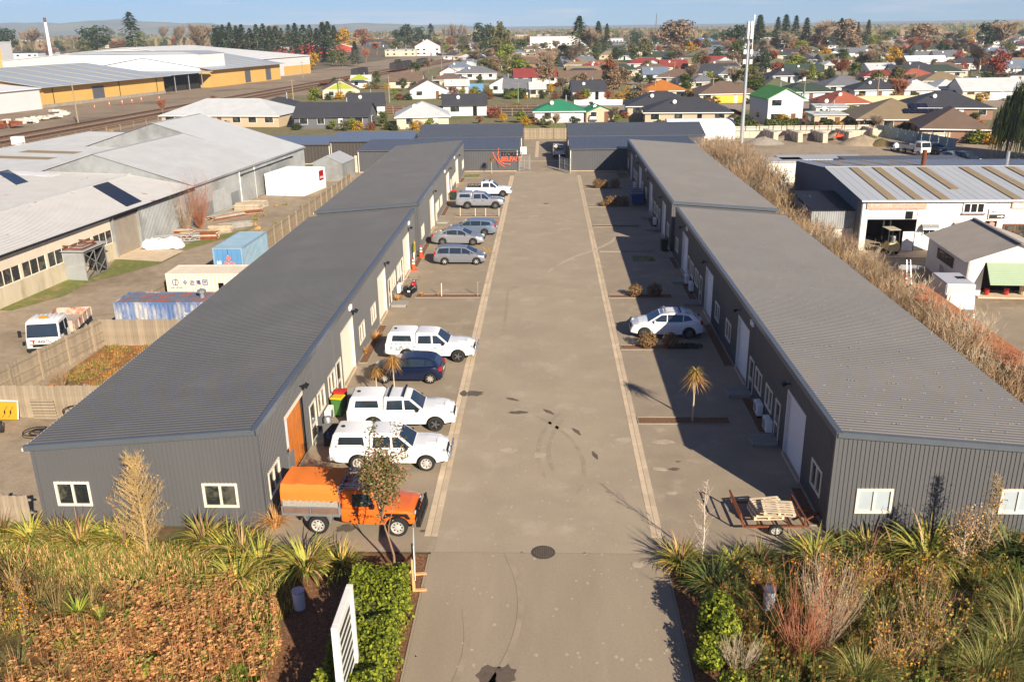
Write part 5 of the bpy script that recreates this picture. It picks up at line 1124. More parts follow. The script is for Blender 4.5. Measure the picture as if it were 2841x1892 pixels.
cover('dry_weeds','dry orange weeds inside the left fenced yard','weeds',[(-28.3,42.2),(-20.8,42.2),(-20.8,52.8),(-28.0,52.8)],16000,.18,0,.08,[leafm('weed_orange',(176,120,62)),L_TUSS[1],L_TUSSG[0]],6,.6,True)
# ---------------------------------------------------------------- props around the workshops
def bin_(loc,rz,label,body,lid,lidopen=0):
 t=thing('wheelie_bin',label,'bin',loc,rz,'wheelie bins');m=MB();a,b=.24,.29
 m.hexa([(-a,-a,.06),(a,-a,.06),(a,a,.06),(-a,a,.06)],[(-b,-b,.98),(b,-b,.98),(b,b,.98),(-b,b,.98)]);m.build('body',body,t,bevel=.03)
 l=MB();l.hexa([(-.32,0,0),(.32,0,0),(.32,.66,0),(-.32,.66,0)],[(-.28,.03,.07),(.28,.03,.07),(.28,.62,.09),(-.28,.62,.09)]);o=l.build('lid',lid,t,(0,.33,1.0),PI,bevel=.02);o.rotation_euler=(lidopen,0,PI)
 MB().tube([(-.2,.34,.95),(.2,.34,.95)],.02,6).build('handle',body,t)
 for s in (-1,1):MB().cyl((s*.24,.26,.1),(s*.3,.26,.1),.1,n=12).build('wheel',M_BLACK,t)
 return t
BG=mat('bin_green',(66,112,50),.5,var=.05);BY=mat('bin_yellow_lid',(226,172,24),.5,var=.05);BR=mat('bin_red_lid',(190,34,28),.5,var=.05);BD=mat('bin_dark_green',(34,52,40),.5)
bin_((-10.75,42.15,0),R(80),'green wheelie bin with yellow lid behind the near white pickups',BG,BY)
bin_((-10.8,42.95,0),R(80),'wheelie bin with red lid behind the yellow-lidded one',BD,BR)
bin_((-10.7,103.0,0),R(80),'dark wheelie bin with red lid behind the silver pickup',BD,BR)
bin_((10.35,77.6,0),R(-80),'dark wheelie bin in the gap between the right blocks',mat('bin_charcoal',(30,32,34),.5),mat('bin_charcoal',(30,32,34),.5))
t=thing('folded_signboard','black framed board leaning behind the nearest white pickup','board',(-10.25,38.7,0),R(15));MB().obox((0,0,.55),.9,.06,1.1,rx=-.35).build('panel',M_BLACK,t);MB().obox((.0,-.04,.55),.6,.05,.3,rx=-.35).build('sticker',M_GLASS,t);MB().obox((-.2,-.05,.25),.14,.05,.14,rx=-.35).build('orange_sticker',M_AMBER,t)
t=thing('water_filter_unit','small grey metal unit by the wall behind the bins','equipment',(-10.95,40.6,0));MB().lathe([(.2,0),(.22,.5),(.16,.62),(.05,.66)],14).build('drum',M_STEEL,t,smooth=40);MB().box(-.25,.25,-.2,.2,0,.03).build('base',M_BLACK,t)
def cone(loc,h,label):
 t=thing('traffic_cone',label,'traffic cone',loc,rnd.uniform(0,3),'traffic cones');s=h/.9
 MB().box(-.2*s,.2*s,-.2*s,.2*s,0,.04*s).build('base',M_BRICKED,t);MB().lathe([(.15*s,.04*s),(.035*s,.9*s)],14).build('cone_body',M_BRICKED,t,smooth=40)
 for a in (.42,.62):r0=.15-.115*(a-.04)/.86;r1=.15-.115*(a+.12-.04)/.86;MB().lathe([((r0+.006)*s,a*s),((r1+.006)*s,(a+.12)*s)],14).build('white_band',M_WHITE,t,smooth=40)
cone((-10.95,71.4,0),1.1,'orange traffic cone beside the cream roller door');cone((-10.9,75.6,0),1.1,'orange traffic cone by the gap between the left blocks')
for k,q in enumerate(((1285,320),)):cone(Q('B4',*q),1.1,'orange cone beside the ladder in the factory yard')
cone(Q('B4',1875,608),.7,'orange and white cone at the trailer drawbar')
t=thing('folded_flags','yellow and coloured flag bundle leaning on the left wall','flag',(-11.15,73.3,0));MB().hexa([(0,-.3,1.0),(.12,-.3,1.0),(.12,.1,.7),(0,.1,.7)],[(0,-.25,1.7),(.1,-.25,1.7),(.1,.3,1.9),(0,.3,1.9)]).build('yellow_cloth',BY,t);MB().hexa([(0,-.6,.6),(.1,-.6,.6),(.1,-.3,.4),(0,-.3,.4)],[(0,-.55,1.2),(.1,-.55,1.2),(.1,-.25,1.2),(0,-.25,1.2)]).build('white_cloth',M_WHITE,t);MB().tube([(0,.1,0),(.03,.0,2.1)],.02,6).build('pole',M_STEEL,t);MB().hexa([(0,-.7,1.2),(.1,-.7,1.2),(.1,-.3,1.2),(0,-.3,1.2)],[(0,-.6,1.75),(.1,-.6,1.75),(.1,-.3,1.85),(0,-.3,1.85)]).build('green_cloth',BG,t)
for i,(x,y,h,lab) in enumerate(((-7.8,63.8,1.0,'white stake in the strip beyond the patterned pickup, nearer the wall'),(-5.1,63.8,1.1,'bare stake in the same strip, nearer the drain'),(-9.1,93.5,.9,'white stake nearest the wall in front of the silver pickup'),(-7.5,93.4,.85,'second white stake in front of the silver pickup'),(-6.4,93.4,.85,'third white stake in front of the silver pickup'),(-5.0,93.4,.85,'white stake nearest the drain in front of the silver pickup'))):
 o=MB().bar((0,0,0),(.02,0,h),.05).build('stake',M_CREAM if i != 1 else M_TIMB,None,(x,y,0));tag(o,lab,'stake','bay marker stakes')
# manhole
t=thing('manhole_cover','round iron manhole cover in the driveway','manhole',(-.13,29.5,.0));MB().lathe([(.46,-.02),(.46,.006),(.40,.012)],28).build('rim',mat('cast_iron',(92,82,72),.7,.4,var=.3,scale=8),t);mm=MB()
for k in range(9):
 x=-.34+k*.085;L=math.sqrt(max(0,.36**2-x*x));mm.box(x-.025,x+.025,-L,L,.010,.022)
o=mm.build('cover_ribs',M_OIL,t);o['kind']='stuff'
o=MB().lathe([(.3,-.01),(.3,.008)],18).build('gully_lid',M_OIL,None,(*Q('R7',360,832)[:2],0));tag(o,'small dark service lid in the driveway near the far end','manhole')
# pipes
def pipe(loc,h,label,top):
 t=thing('standpipe',label,'pipe',loc);MB().lathe([(.2,0),(.2,h)],22).build('barrel',mat('pvc_white',(214,216,214),.5,var=.06),t,smooth=40);MB().lathe([(.215,h-.04),(.215,h+.03),(.05,h+.04)],22).build('cap',top,t,smooth=30)
pipe((-8.55,25.9,0),.7,'white capped standpipe in the shaded mulch on the left',mat('lichen_cap',(196,180,180),.9,var=.35,scale=14));pipe((7.6,26.2,0),.75,'white standpipe with torn silver cap beside the red-stemmed shrub',M_STEEL)
# tall white sign frame
t=thing('sign_frame','tall white sign frame with slatted panel at the driveway entrance','sign',(-5.6,20.55,0));H_=4.0;hw=1.0;tk=.09
M_SW=mat('white_sign_paint',(232,228,218),.5,var=.05,rgb2=(170,120,84),thr=(.70,.74),s2=5)
fb=MB();fb.box(-tk,tk,-hw,-hw+.18,0,H_).build('upright',M_SW,t,bevel=.008);MB().box(-tk,tk,hw-.18,hw,0,H_).build('upright',M_SW,t,bevel=.008);MB().box(-tk,tk,-hw+.18,hw-.18,H_-.18,H_).build('top_rail',M_SW,t,bevel=.008);MB().box(-tk,tk,-hw+.18,hw-.18,.5,.68).build('bottom_rail',M_SW,t,bevel=.008)
MB().box(-.02,.0,-hw+.18,hw-.18,.68,H_-.18).build('back_panel',mat('dark_sign_panel',(40,42,34),.6,var=.1),t);sm=MB().box(.0,.03,-hw+.2,hw-.2,-.012,.012).mesh('slat',M_SW)
for k in range(10):link('slat',sm,t,(0,0,.95+k*.29))
# small white board on timber posts
t=thing('notice_board','small white notice board on braced timber posts at the driveway edge','sign',(-4.78,27.45,0),R(8));MT=mat('new_timber',(206,160,104),.8,var=.15,scale=4)
for y in (-.5,.5):MB().box(-.05,.05,y-.05,y+.05,0,1.3).build('post',MT,t)
MB().box(.052,.075,-.62,.62,.5,1.9).build('panel',M_WHITE,t);MB().box(.076,.08,-.3,.35,.95,1.5).build('printed_patch',mat('grey_print',(150,160,170),.5,var=.3,scale=6),t)
for y in (-.5,.5):MB().bar((-.05,y,.85),(-.75,y,.02),.05,.08).build('brace',MT,t);MB().box(.05,.45,y-.06,y+.06,0,.06).build('foot_block',MT,t)
# rusty frame trailer with pallets, right front bay
t=thing('frame_trailer','rusty open frame trailer at the corner of the right block','trailer',(8.9,31.9,0),R(2),sc=(1,1,.72));fr=MB()
for x in (-1.2,1.15):fr.bar((x,-.95,.45),(x,.95,.45),.08)
for y in (-.95,.95):fr.bar((-1.2,y,.45),(1.3,y,.45),.08)
for x in (-.6,0,.6):fr.bar((x,-.95,.43),(x,.95,.43),.06)
fr.build('chassis_frame',M_RUST,t);g=MB();g.bar((-1.25,-.95,.45),(-1.38,-.95,1.25),.06);g.bar((-1.25,.95,.45),(-1.38,.95,1.25),.06);g.bar((-1.38,-.95,1.25),(-1.38,.95,1.25),.06);g.bar((-1.31,-.95,.85),(-1.31,.95,.85),.05);g.build('tailgate_frame',M_RUST,t)
g=MB();g.bar((1.15,.95,.45),(1.15,.95,.95),.06);g.bar((1.15,-.95,.45),(1.15,-.95,.95),.06);g.bar((1.15,-.95,.95),(1.15,.95,.95),.06);g.build('front_frame',M_RUST,t);MB().bar((1.3,-.5,.43),(2.0,0,.43),.06).bar((1.3,.5,.43),(2.0,0,.43),.06).build('drawbar',M_RUST,t);add_wheels(t,(0,),1.15,.3,.18,0,M_RIMW)
PAL={}
def pallet(loc,rz,label,m=None,group='wooden pallets'):
 m=m or mat('pale_pallet_wood',(206,186,156),.85,var=.2,scale=3,rand=.12);t=thing('pallet',label,'pallet',loc,rz,group)
 for nm,sx,sy,sz in (('board',1.2,.1,.022),('bearer',.1,1.0,.1)):
  PAL.setdefault((nm,m.name),MB().box(-sx/2,sx/2,-sy/2,sy/2,0,sz).mesh(nm,m))
 for x in (-.55,0,.55):link('bearer',PAL[('bearer',m.name)],t,(x,0,.022))
 for k in range(6):link('board',PAL[('board',m.name)],t,(0,-.45+k*.18,.122))
 for y in (-.45,0,.45):link('board',PAL[('board',m.name)],t,(0,y,0))
 return t
for k in range(3):pallet((8.75+.05*k,31.85+.04*k,.36+k*.147),R(4+3*k),['bottom pallet of the stack on the rusty trailer','middle pallet of the stack on the rusty trailer','top pallet of the stack on the rusty trailer'][k])
pallet((9.1,31.4,.805),R(-6),'loose pallet overlapping the top of the trailer stack')
# blue skip
t=thing('skip_bin','blue skip bin against the rear right block','skip',(10.05,100.2,0));MBL=mat('skip_blue',(36,72,128),.5,var=.15,scale=2)
MB().hexa([(-.5,-1.6,.15),(.5,-1.6,.15),(.5,1.6,.15),(-.5,1.6,.15)],[(-.75,-1.95,1.3),(.65,-1.95,1.3),(.65,1.95,1.3),(-.75,1.95,1.3)]).build('bin_body',MBL,t);MB().box(-.78,.68,-1.98,1.98,1.3,1.36).build('rim',MBL,t);MB().box(-.6,.5,-1.75,1.75,1.361,1.37).build('load',M_OIL,t)
text('M',.7,P_RED,t,(-.69,.9,.75),(R(96),0,R(-90)),depth=.004)
for y in (-1.2,0,1.2):MB().bar((-.78,y,1.37),(.68,y,1.37),.06).build('cross_bar',M_STEEL,t)
# ---------------------------------------------------------------- storage rows at the end
M_STOR=mat('storage_cladding',(84,84,86),.55,var=.06,scale=.6);M_STROOF=mat('storage_roofing',(88,92,98),.45,.1,var=.06,scale=.3)
def storage(label,x0,x1,y0,y1,ze,zr,ridge,m=M_STOR,rm=M_STROOF,pitch=.24,base=True):
 """shed along x: front eave y0 at ze, ridge at y=ridge zr, back eave y1"""
 t=thing('storage_shed',label,'shed',(0,0,0));zb=ze if ridge < y1-.1 else zr
 a=MB();rib_sheet(a,(x0,y0),(x1,y0),.0,ze-.02,.0,ze-.02,(0,-1),pitch);a.build('front_wall',m,t);b=MB();rib_sheet(b,(x0,y1),(x1,y1),0,zb-.02,0,zb-.02,(0,1),pitch);b.build('back_wall',m,t)
 for x,s in ((x0,-1),(x1,1)):MB().prism([(y0,0),(y0,ze-.03),(ridge,zr-.03),(y1,zb-.03),(y1,0)] if ridge < y1-.1 else [(y0,0),(y0,ze-.03),(y1,zr-.03),(y1,0)],x-.03 if s > 0 else x,x if s > 0 else x+.03,'X').build('end_wall',m,t)
 r=MB();e=.12;rib_roof(r,(x0-e,y0-e,ze),(x1+e,y0-e,ze),(x0-e,ridge,zr),(x1+e,ridge,zr),pitch)
 if ridge < y1-.1:rib_roof(r,(x0-e,y1+e,ze),(x1+e,y1+e,ze),(x0-e,ridge,zr),(x1+e,ridge,zr),pitch)
 ro=r.build('roof',rm,t);MB().box(x0-e,x1+e,y0-e-.1,y0-e,ze-.12,ze+.02).build('gutter',m,ro)
 c=MB().box(x1-.08,x1+.035,y0-.034,y0+.08,0,ze-.05).build('corner_trim',M_CREAM,t);MB().box(x0-.035,x0+.08,y0-.034,y0+.08,0,ze-.05).build('corner_trim',M_CREAM,t);MB().box(x0,x1,y0-.06,y0-.036,-.05,.07).build('wall_base',M_CONC,t)
 return t
s1=storage('charcoal storage shed with orange painted sign left of the gate',-26,-3.95,124.4,136,3.0,3.25,136)
storage('charcoal storage shed right of the gate, half in shadow',3.3,20.6,124.0,136,3.0,3.25,136)
storage('second charcoal storage shed behind the signed one',-19.6,-3.75,139,152,3.0,4.3,145.5);storage('second charcoal storage shed on the right of the far lane',3.35,24.0,139,152,3.0,4.3,145.5)
M_BLUER=mat('blue_grey_roof',(104,116,136),.45,.1,var=.05,scale=.3);M_BROWNC=mat('brown_charcoal_cladding',(72,66,60),.6,var=.08)
storage('long dark shed with blue-grey roof, nearer the grey factory',-44,-32.0,133,139,2.8,3.5,139,M_BROWNC,M_BLUER,.5);storage('dark shed with blue-grey roof behind the signed storage shed',-32.0,-19.9,134,140.5,3.1,3.8,140.5,M_BROWNC,M_BLUER,.5)
yy=124.31
def wallpt(k,x,y):p=QY(k,x,y,124.3);return (p.x,p.z)
ORS=mat('orange_sign_paint',(236,96,58),.6);sx,sz=wallpt('R6',2163,405);ex,_=wallpt('R6',2344,405);bz=wallpt('R6',2163,446)[1]
for tx,z,m_ in (('STOREZI',sz,mat('black_sign_paint',(18,18,20),.6)),('BELFAST',bz,ORS)):
 me=text_mesh(tx,.5,m_,depth=.01,align='LEFT',bold=.012);w0=max(v.co.x for v in me.vertices);o=link('lettering',me,s1,(sx,yy,z));o.rotation_euler=(R(90),0,0);k=(ex-sx)/w0;o.scale=(k,k*1.05,1)
def swoosh(pts,wd,m,dy):
 mb=MB();prev=None;n=len(pts)
 for k,(x,z) in enumerate(pts):
  a,b=pts[max(k-1,0)],pts[min(k+1,n-1)];d=Vector((b[0]-a[0],0,b[1]-a[1])).normalized();s=Vector((-d.z,0,d.x))*wd/2*(.35+.65*math.sin(PI*min(1,(k+.6)/n)))
  i=mb.pv([Vector((x,yy-.01-dy,z))-s,Vector((x,yy-.01-dy,z))+s])
  if prev is not None:mb.face((prev,i,i+1,prev+1))
  prev=i
 mb.build('painted_arrow',m,s1)
swoosh([wallpt('R6',*p) for p in ((2095,395),(2105,420),(2125,450),(2155,485),(2200,515))],.13,ORS,0);swoosh([wallpt('R6',*p) for p in ((2143,362),(2137,400),(2140,435),(2158,465),(2190,485),(2235,490))],.13,ORS,.004);swoosh([wallpt('R6',*p) for p in ((2178,370),(2150,395),(2132,430),(2128,470),(2145,530))],.05,M_BLACK,.008)
for c,d in (((2143,362),(0,1)),((2237,490),(1,0)),((2095,395),(0,1))):
 p=wallpt('R6',*c);MB().poly([(p[0]+d[0]*.22,yy-.02,p[1]+d[1]*.22),(p[0]-d[1]*.11-d[0]*.03,yy-.02,p[1]-d[0]*.11),(p[0]+d[1]*.11-d[0]*.03,yy-.02,p[1]+d[0]*.11)]).build('painted_arrow',ORS,s1)
# gates
def gate(label,posts,leaf):
 t=thing('swing_gate',label,'gate');
 for x,y,h in posts:MB().cyl((x,y,0),(x,y,h),.07,n=10).build('gate_post',M_STEEL,t)
 (x0,y0),(x1,y1)=leaf;f=MB()
 for z in (.15,1.0,1.85):f.bar((x0,y0,z),(x1,y1,z),.05)
 for k in range(3):a=k/2;f.bar((x0+(x1-x0)*a,y0+(y1-y0)*a,.15),(x0+(x1-x0)*a,y0+(y1-y0)*a,1.85),.05)
 f.bar((x0,y0,1.0),(x1,y1,.15),.04);f.build('gate_leaf',M_STEEL,t)
 ms=MB()
 for k in range(1,14):a=k/14;ms.bar((x0+(x1-x0)*a,y0+(y1-y0)*a,.15),(x0+(x1-x0)*a,y0+(y1-y0)*a,1.85),.012)
 o=ms.build('gate_mesh',M_STEEL,t);o['kind']='stuff'
gate('open steel gate leaf by the signed storage shed',[(-3.75,124.0,2.1),(-2.3,125.4,2.1)],((-3.6,124.2),(-2.4,125.3)));gate('open steel gate leaf by the right storage shed',[(1.8,125.0,2.1),(3.2,121.6,2.1)],((1.85,124.8),(3.15,121.8)))
t=thing('gate_control_box','white notice and control box at the left gate corner','sign',(-3.5,126.6,0));MB().box(-.05,.05,-.05,.05,0,3.0).build('post',M_STEEL,t);MB().box(-.1,.75,-.06,.0,2.0,3.0).build('panel',M_WHITE,t)
# paling fence helper: every pale an object while near
PALE={}
def paling_fence(label,a,b,h=1.8,pw=.15,post=2.4,side=1,name='paling_fence',m=M_TIMB,rails=True,maxp=300,z=-.05,gap=.008):
 a=Vector((*a,0));b=Vector((*b,0));L=(b-a).length;d=(b-a)/L;n=int(L/pw);t=thing(name,label,'fence',(a.x,a.y,z),math.atan2(d.y,d.x));k_=(round(h,2),pw,m.name);joined=MB()
 if k_ not in PALE:PALE[k_]=MB().box(gap/2,pw-gap/2,-.012,.012,0,h).mesh('paling',m)
 for k in range(n):
  if k < maxp:link('paling',PALE[k_],t,(k*pw,rnd.uniform(-.006,.006),rnd.uniform(-.03,.03)))
  else:joined.box(k*pw+gap/2,(k+1)*pw-gap/2,-.012,.012,0,h+rnd.uniform(-.03,.03))
 if joined.v:o=joined.build('far_palings',m,t);o['kind']='stuff'
 if rails:
  for zz in (.35,h*.52,h-.25):MB().box(0,L,*sorted((side*.02,side*.07)),zz,zz+.08).build('rail',M_TIMB,t)
  pm=MB().box(-.06,.06,*sorted((side*.02,side*.14)),-.1,h+.06).mesh('post',M_TIMB)
  for k in range(int(L/post)+1):link('post',pm,t,(k*post,0,0))
 return t
paling_fence('weathered paling fence with posts beside the tip truck',(-30.4,40.2),(-28.3,53.0),side=-1);paling_fence('weathered cross fence behind the orange litter patch',(-28.4,53.05),(-20.7,53.05),1.75,side=1)
paling_fence('weathered cross fence above the orange road sign',(-31,41.9),(-20.7,41.9),1.8,side=1);paling_fence('low timber fence at the left corner of the left block',(-24,30.65),(-20.45,30.65),1.7,side=1)
paling_fence('long timber boundary fence beyond the blue container',(-25.4,76),(-24.6,112),1.8,side=-1);paling_fence('short timber fence behind the cream container',(-28.2,58),(-28.0,66),1.6,side=-1)
paling_fence('timber fence closing the far end of the storage lane',(-9,161.5),(16,161.5),1.9,.3,2.6,-1,gap=.03)
# ---------------------------------------------------------------- grey factory on the left (local y along its wall, x<0 inside)
M_GALV=mat('weathered_zinc_roof',(184,184,182),.5,.15,var=.08,scale=.5,rgb2=(176,178,178),thr=(.45,.7),s2=.2)
M_GALVR=mat('rust_spotted_roof',(188,185,180),.55,.1,var=.07,scale=.6,rgb2=(158,92,60),thr=(.655,.70),s2=.55)
M_GALVW=mat('zinc_wall',(160,162,160),.55,.2,var=.14,scale=.5,rgb2=(140,140,136),thr=(.45,.6),s2=.3)
M_CRPAN=mat('cream_panel',(206,192,170),.8,var=.08,scale=1.2);M_BLOCKW=mat('stained_block_wall',(190,176,150),.9,var=.2,scale=.8,rgb2=(150,132,106),thr=(.5,.7),s2=.6,stretch=(1,1,.25))
RZ=R(-6.5);OL=(-38.2,74.8)
def LW(x,y,o=OL,a=RZ):return (o[0]+x*math.cos(a)-y*math.sin(a),o[1]+x*math.sin(a)+y*math.cos(a))
t=thing('factory_shed','long low shed with rust-spotted pale roof and window band, on the left','factory',(*OL,-.05),RZ)
rf=MB();rib_roof(rf,(.35,-45,3.86),(.35,16,3.86),(-6.7,-45,5.0),(-6.7,16,5.0),.32,.03);r1=rf.build('roof',M_GALVR,t)
rf=MB();rib_roof(rf,(-6.7,-45,5.05),(-6.7,16,5.05),(-33,-45,5.55),(-33,16,5.55),.4,.03);rf.build('rear_roof',M_GALVR,t);rf=MB();rib_roof(rf,(-15.5,16,5.22),(-15.5,50,5.22),(-33,16,5.55),(-33,50,5.55),.4,.03);rf.build('side_roof',M_GALV,t)
MB().cyl((-6.7,-45,5.06),(-6.7,16,5.06),.1,n=8).build('ridge_cap',M_GALV,r1);MB().box(.35,.47,-45,16,3.72,3.86).build('gutter',M_BLACK,r1)
wl=MB();wl.box(-.15,0,-45,1.3,0,1.45).build('block_wall',M_BLOCKW,t)
for k in range(16):
 y=-45+k*2.88;MB().box(-.13,-.02,y,y+2.84,2.62,3.75).build('wall_panel',M_CRPAN,t)
for k in range(14):
 y=-41.5+k*3.05;MB().box(-.12,.02,y-.15,y+.15,1.45,2.62).build('pier',M_CRPAN,t)
 wn=MB().box(-.1,-.02,y+.15,y+2.9,1.45,1.52).build('window',M_CREAM,t)
 for j in range(3):a=y+.15+j*.917;MB().box(-.08,-.05,a+.04,a+.88,1.52,2.62).build('pane',M_GLASS2,wn);MB().box(-.1,-.03,a+.88,a+.957,1.52,2.62).build('mullion',M_CREAM,wn)
rd=MB();prev=None
for k in range(30):
 for a,dd in ((0,0),(.5,.03)):z=.02+(k+a)*3.4/30;i=rd.pv([(-.2+dd,1.5,z),(-.2+dd,5.5,z)]);(rd.face((prev,prev+1,i+1,i)) if prev is not None else None);prev=i
o=rd.build('roller_door',mat('old_roller_door',(170,158,140),.5,.4,var=.12,scale=1),t);MB().box(-.25,.1,1.3,1.5,0,3.7).build('door_jamb',M_GALVW,o);MB().box(-.25,.1,5.5,5.75,0,3.7).build('door_jamb',M_GALVW,o);MB().box(-.25,.05,1.5,5.5,3.4,3.75).build('door_head',M_BLACK,o)
w2=MB();rib_sheet(w2,(0,5.75),(0,16),0,3.8,0,3.8,(1,0),.25);w2.build('zinc_wall',M_GALVW,t);MB().box(-30,-.3,-44.9,15.9,0,3.6).build('inner_mass',M_INT,t)
def roofpatch(nm,m,x0,x1,y0,y1,skew=0,z=lambda x:5.05+(-6.7-x)*.0193,dz=.05,parent=t):
 MB().hexa([(x0,y0+skew,z(x0)+.02),(x1,y0,z(x1)+.02),(x1,y1,z(x1)+.02),(x0,y1+skew,z(x0)+.02)],[(x0,y0+skew,z(x0)+dz),(x1,y0,z(x1)+dz),(x1,y1,z(x1)+dz),(x0,y1+skew,z(x0)+dz)]).build(nm,m,parent)
M_SOLAR=mat('dark_roof_sheet',(26,28,34),.35,.2,var=.1);M_FIBRE=mat('tan_fibreglass_sheet',(152,132,100),.7,var=.15,scale=2)
zf=lambda x:3.86+(.35-x)*.1617
roofpatch('dark_sheet',M_SOLAR,-6.4,-.3,4.4,7.0,4.6,zf,.06);roofpatch('dark_sheet',M_SOLAR,-20.6,-13.7,8.0,9.8,6.4);roofpatch('new_white_sheet',M_WHITE,-20.4,-13.4,12.9,14.4,1.2)
for y in (23.6,28.6):roofpatch('tan_skylight',M_FIBRE,-28.4,-21.2,y,y+1.8,0,lambda x:5.3+(-20.6-x)*.0213)
t=thing('factory_shed','tall grey factory shed with long sloping roof beyond the low one','factory',(*OL,-.05),RZ)
for (y0,y1,xr,zr,xb,nm) in ((16,35,-10.5,7.05,-21,'near'),(35,47.4,-14.3,8.25,-28.5,'far')):
 rf=MB();rib_roof(rf,(.2,y0-.1,3.95),(.2,y1,3.95),(xr,y0-.1,zr),(xr,y1,zr),.4,.03);r=rf.build('roof',M_GALV if nm == 'near' else mat('grey_zinc_roof',(184,186,186),.5,.15,var=.06,scale=.5),t);rf=MB();rib_roof(rf,(xb,y0-.1,4.0),(xb,y1,4.0),(xr,y0-.1,zr),(xr,y1,zr),.4,.03);rf.build('rear_roof',M_GALV,t)
 MB().box(xr-.15,xr+.15,y0-.1,y1,zr+.03,zr+.07).build('ridge_cap',M_GALV,r);MB().prism([(0,0),(0,3.9),(xr,zr-.06),(xb+.2,3.95),(xb+.2,0)],y0,y0+.1,'Y').build('gable_wall',M_GALVW,t);MB().box(.2,.3,y0,y1,3.8,3.94).build('gutter',M_GALVW,r)
MB().prism([(0,0),(0,3.9),(-14.3,8.2),(-28.3,3.95),(-28.3,0)],47.2,47.3,'Y').build('gable_wall',M_GALVW,t);w2=MB();rib_sheet(w2,(0,16),(0,47.4),0,3.9,0,3.9,(1,0),.25);w2.build('zinc_wall',M_GALVW,t)
for y in (27.0,31.0):MB().cyl((.08,y,0),(.08,y,3.85),.06,n=8).build('downpipe',M_WHITE,t)
for y0,y1,m in ((20,23,'pale'),(17.5,20,'d'),(24.5,26.5,'d')):MB().box(.032,.05,y0,y1,.3,1.7 if m == 'd' else 2.6).build('patched_sheet',mat('patch_'+m,(188,190,188) if m == 'pale' else (138,142,144),.5,.3,var=.1),t)
for y0,y1 in ((28,35),(36,42)):MB().box(.035,.12,y0,y1,.05,3.2).build('sliding_door',M_GALVW,t);MB().box(.03,.2,y0-1,y1+1,3.2,3.3).build('door_track',M_BLACK,t)
# small lean-to shed beyond the white containers
t=thing('small_shed','small grey gabled shed behind the white containers','shed',(*LW(4.6,46),-.05),RZ);MB().prism([(-2,0),(-2,2.3),(0,3.2),(2,2.3),(2,0)],-2.5,2.5,'Y').build('walls',M_GALVW,t);MB().prism([(-2.15,2.25),(0,3.22),(2.15,2.25),(2.15,2.32),(0,3.3),(-2.15,2.32)],-2.6,2.6,'Y').build('roof',M_GALV,t);MB().box(-1,1,-2.53,-2.5,0,2.1).build('door',M_GALVW,t)
# lattice shed in front of the window band
t=thing('lattice_shed','small corrugated shed with braced open side and rusty frames on its roof','shed',(-38.1,68.8,-.05),R(-4));mb=MB();rib_sheet(mb,(-1.1,-.0),(1.0,.0),0,2.3,0,2.35,(0,-1),.12,.02);mb.build('front_wall',M_GALVW,t);mb=MB();rib_sheet(mb,(-1.1,0),(-1.1,3.2),0,2.3,0,2.3,(-1,0),.12,.02);mb.build('side_wall',M_GALVW,t)
MB().hexa([(-1.3,-.25,2.36),(1.2,-.25,2.40),(1.2,3.5,2.40),(-1.3,3.5,2.36)],[(-1.3,-.25,2.40),(1.2,-.25,2.45),(1.2,3.5,2.45),(-1.3,3.5,2.40)]).build('roof',M_GALV,t);MB().box(-1.05,.9,3.1,3.2,0,2.3).build('back_wall',M_INT,t)
lt=MB()
for a,b in (((0,.1),(3.1,.1)),((0,2.2),(3.1,2.2)),((0,.1),(0,2.2)),((3.1,.1),(3.1,2.2)),((1.55,.1),(1.55,2.2)),((0,.1),(3.1,2.2)),((0,2.2),(3.1,.1)),((0,1.15),(1.55,2.2)),((1.55,.1),(3.1,1.15))):lt.bar((1.0,a[0],a[1]),(1.0,b[0],b[1]),.06)
lt.build('lattice_side',M_STEEL,t)
t2=thing('scrap_steel','rusty steel frames lying on the lattice shed roof','scrap',(-38.1,68.8,2.42),R(-4));lt=MB()
for z in (.1,.3):lt.bar((-1,.2,z),(.9,.1,z),.08).bar((-1,2.4,z),(.9,2.2,z),.08).bar((-1,.2,z),(-1,2.4,z),.08).bar((.9,.1,z),(.9,2.2,z),.08)
lt.bar((-.5,.2,.2),(.3,2.4,.35),.07);lt.build('frame_bars',M_RUST,t2)
o=MB().lathe([(.12,0),(.12,.7),(.05,.75)],10).build('fire_hydrant',P_RED,None,(*Q('R5',548,1300)[:2],-.05));tag(o,'small red post at the corner of the lattice shed','post')
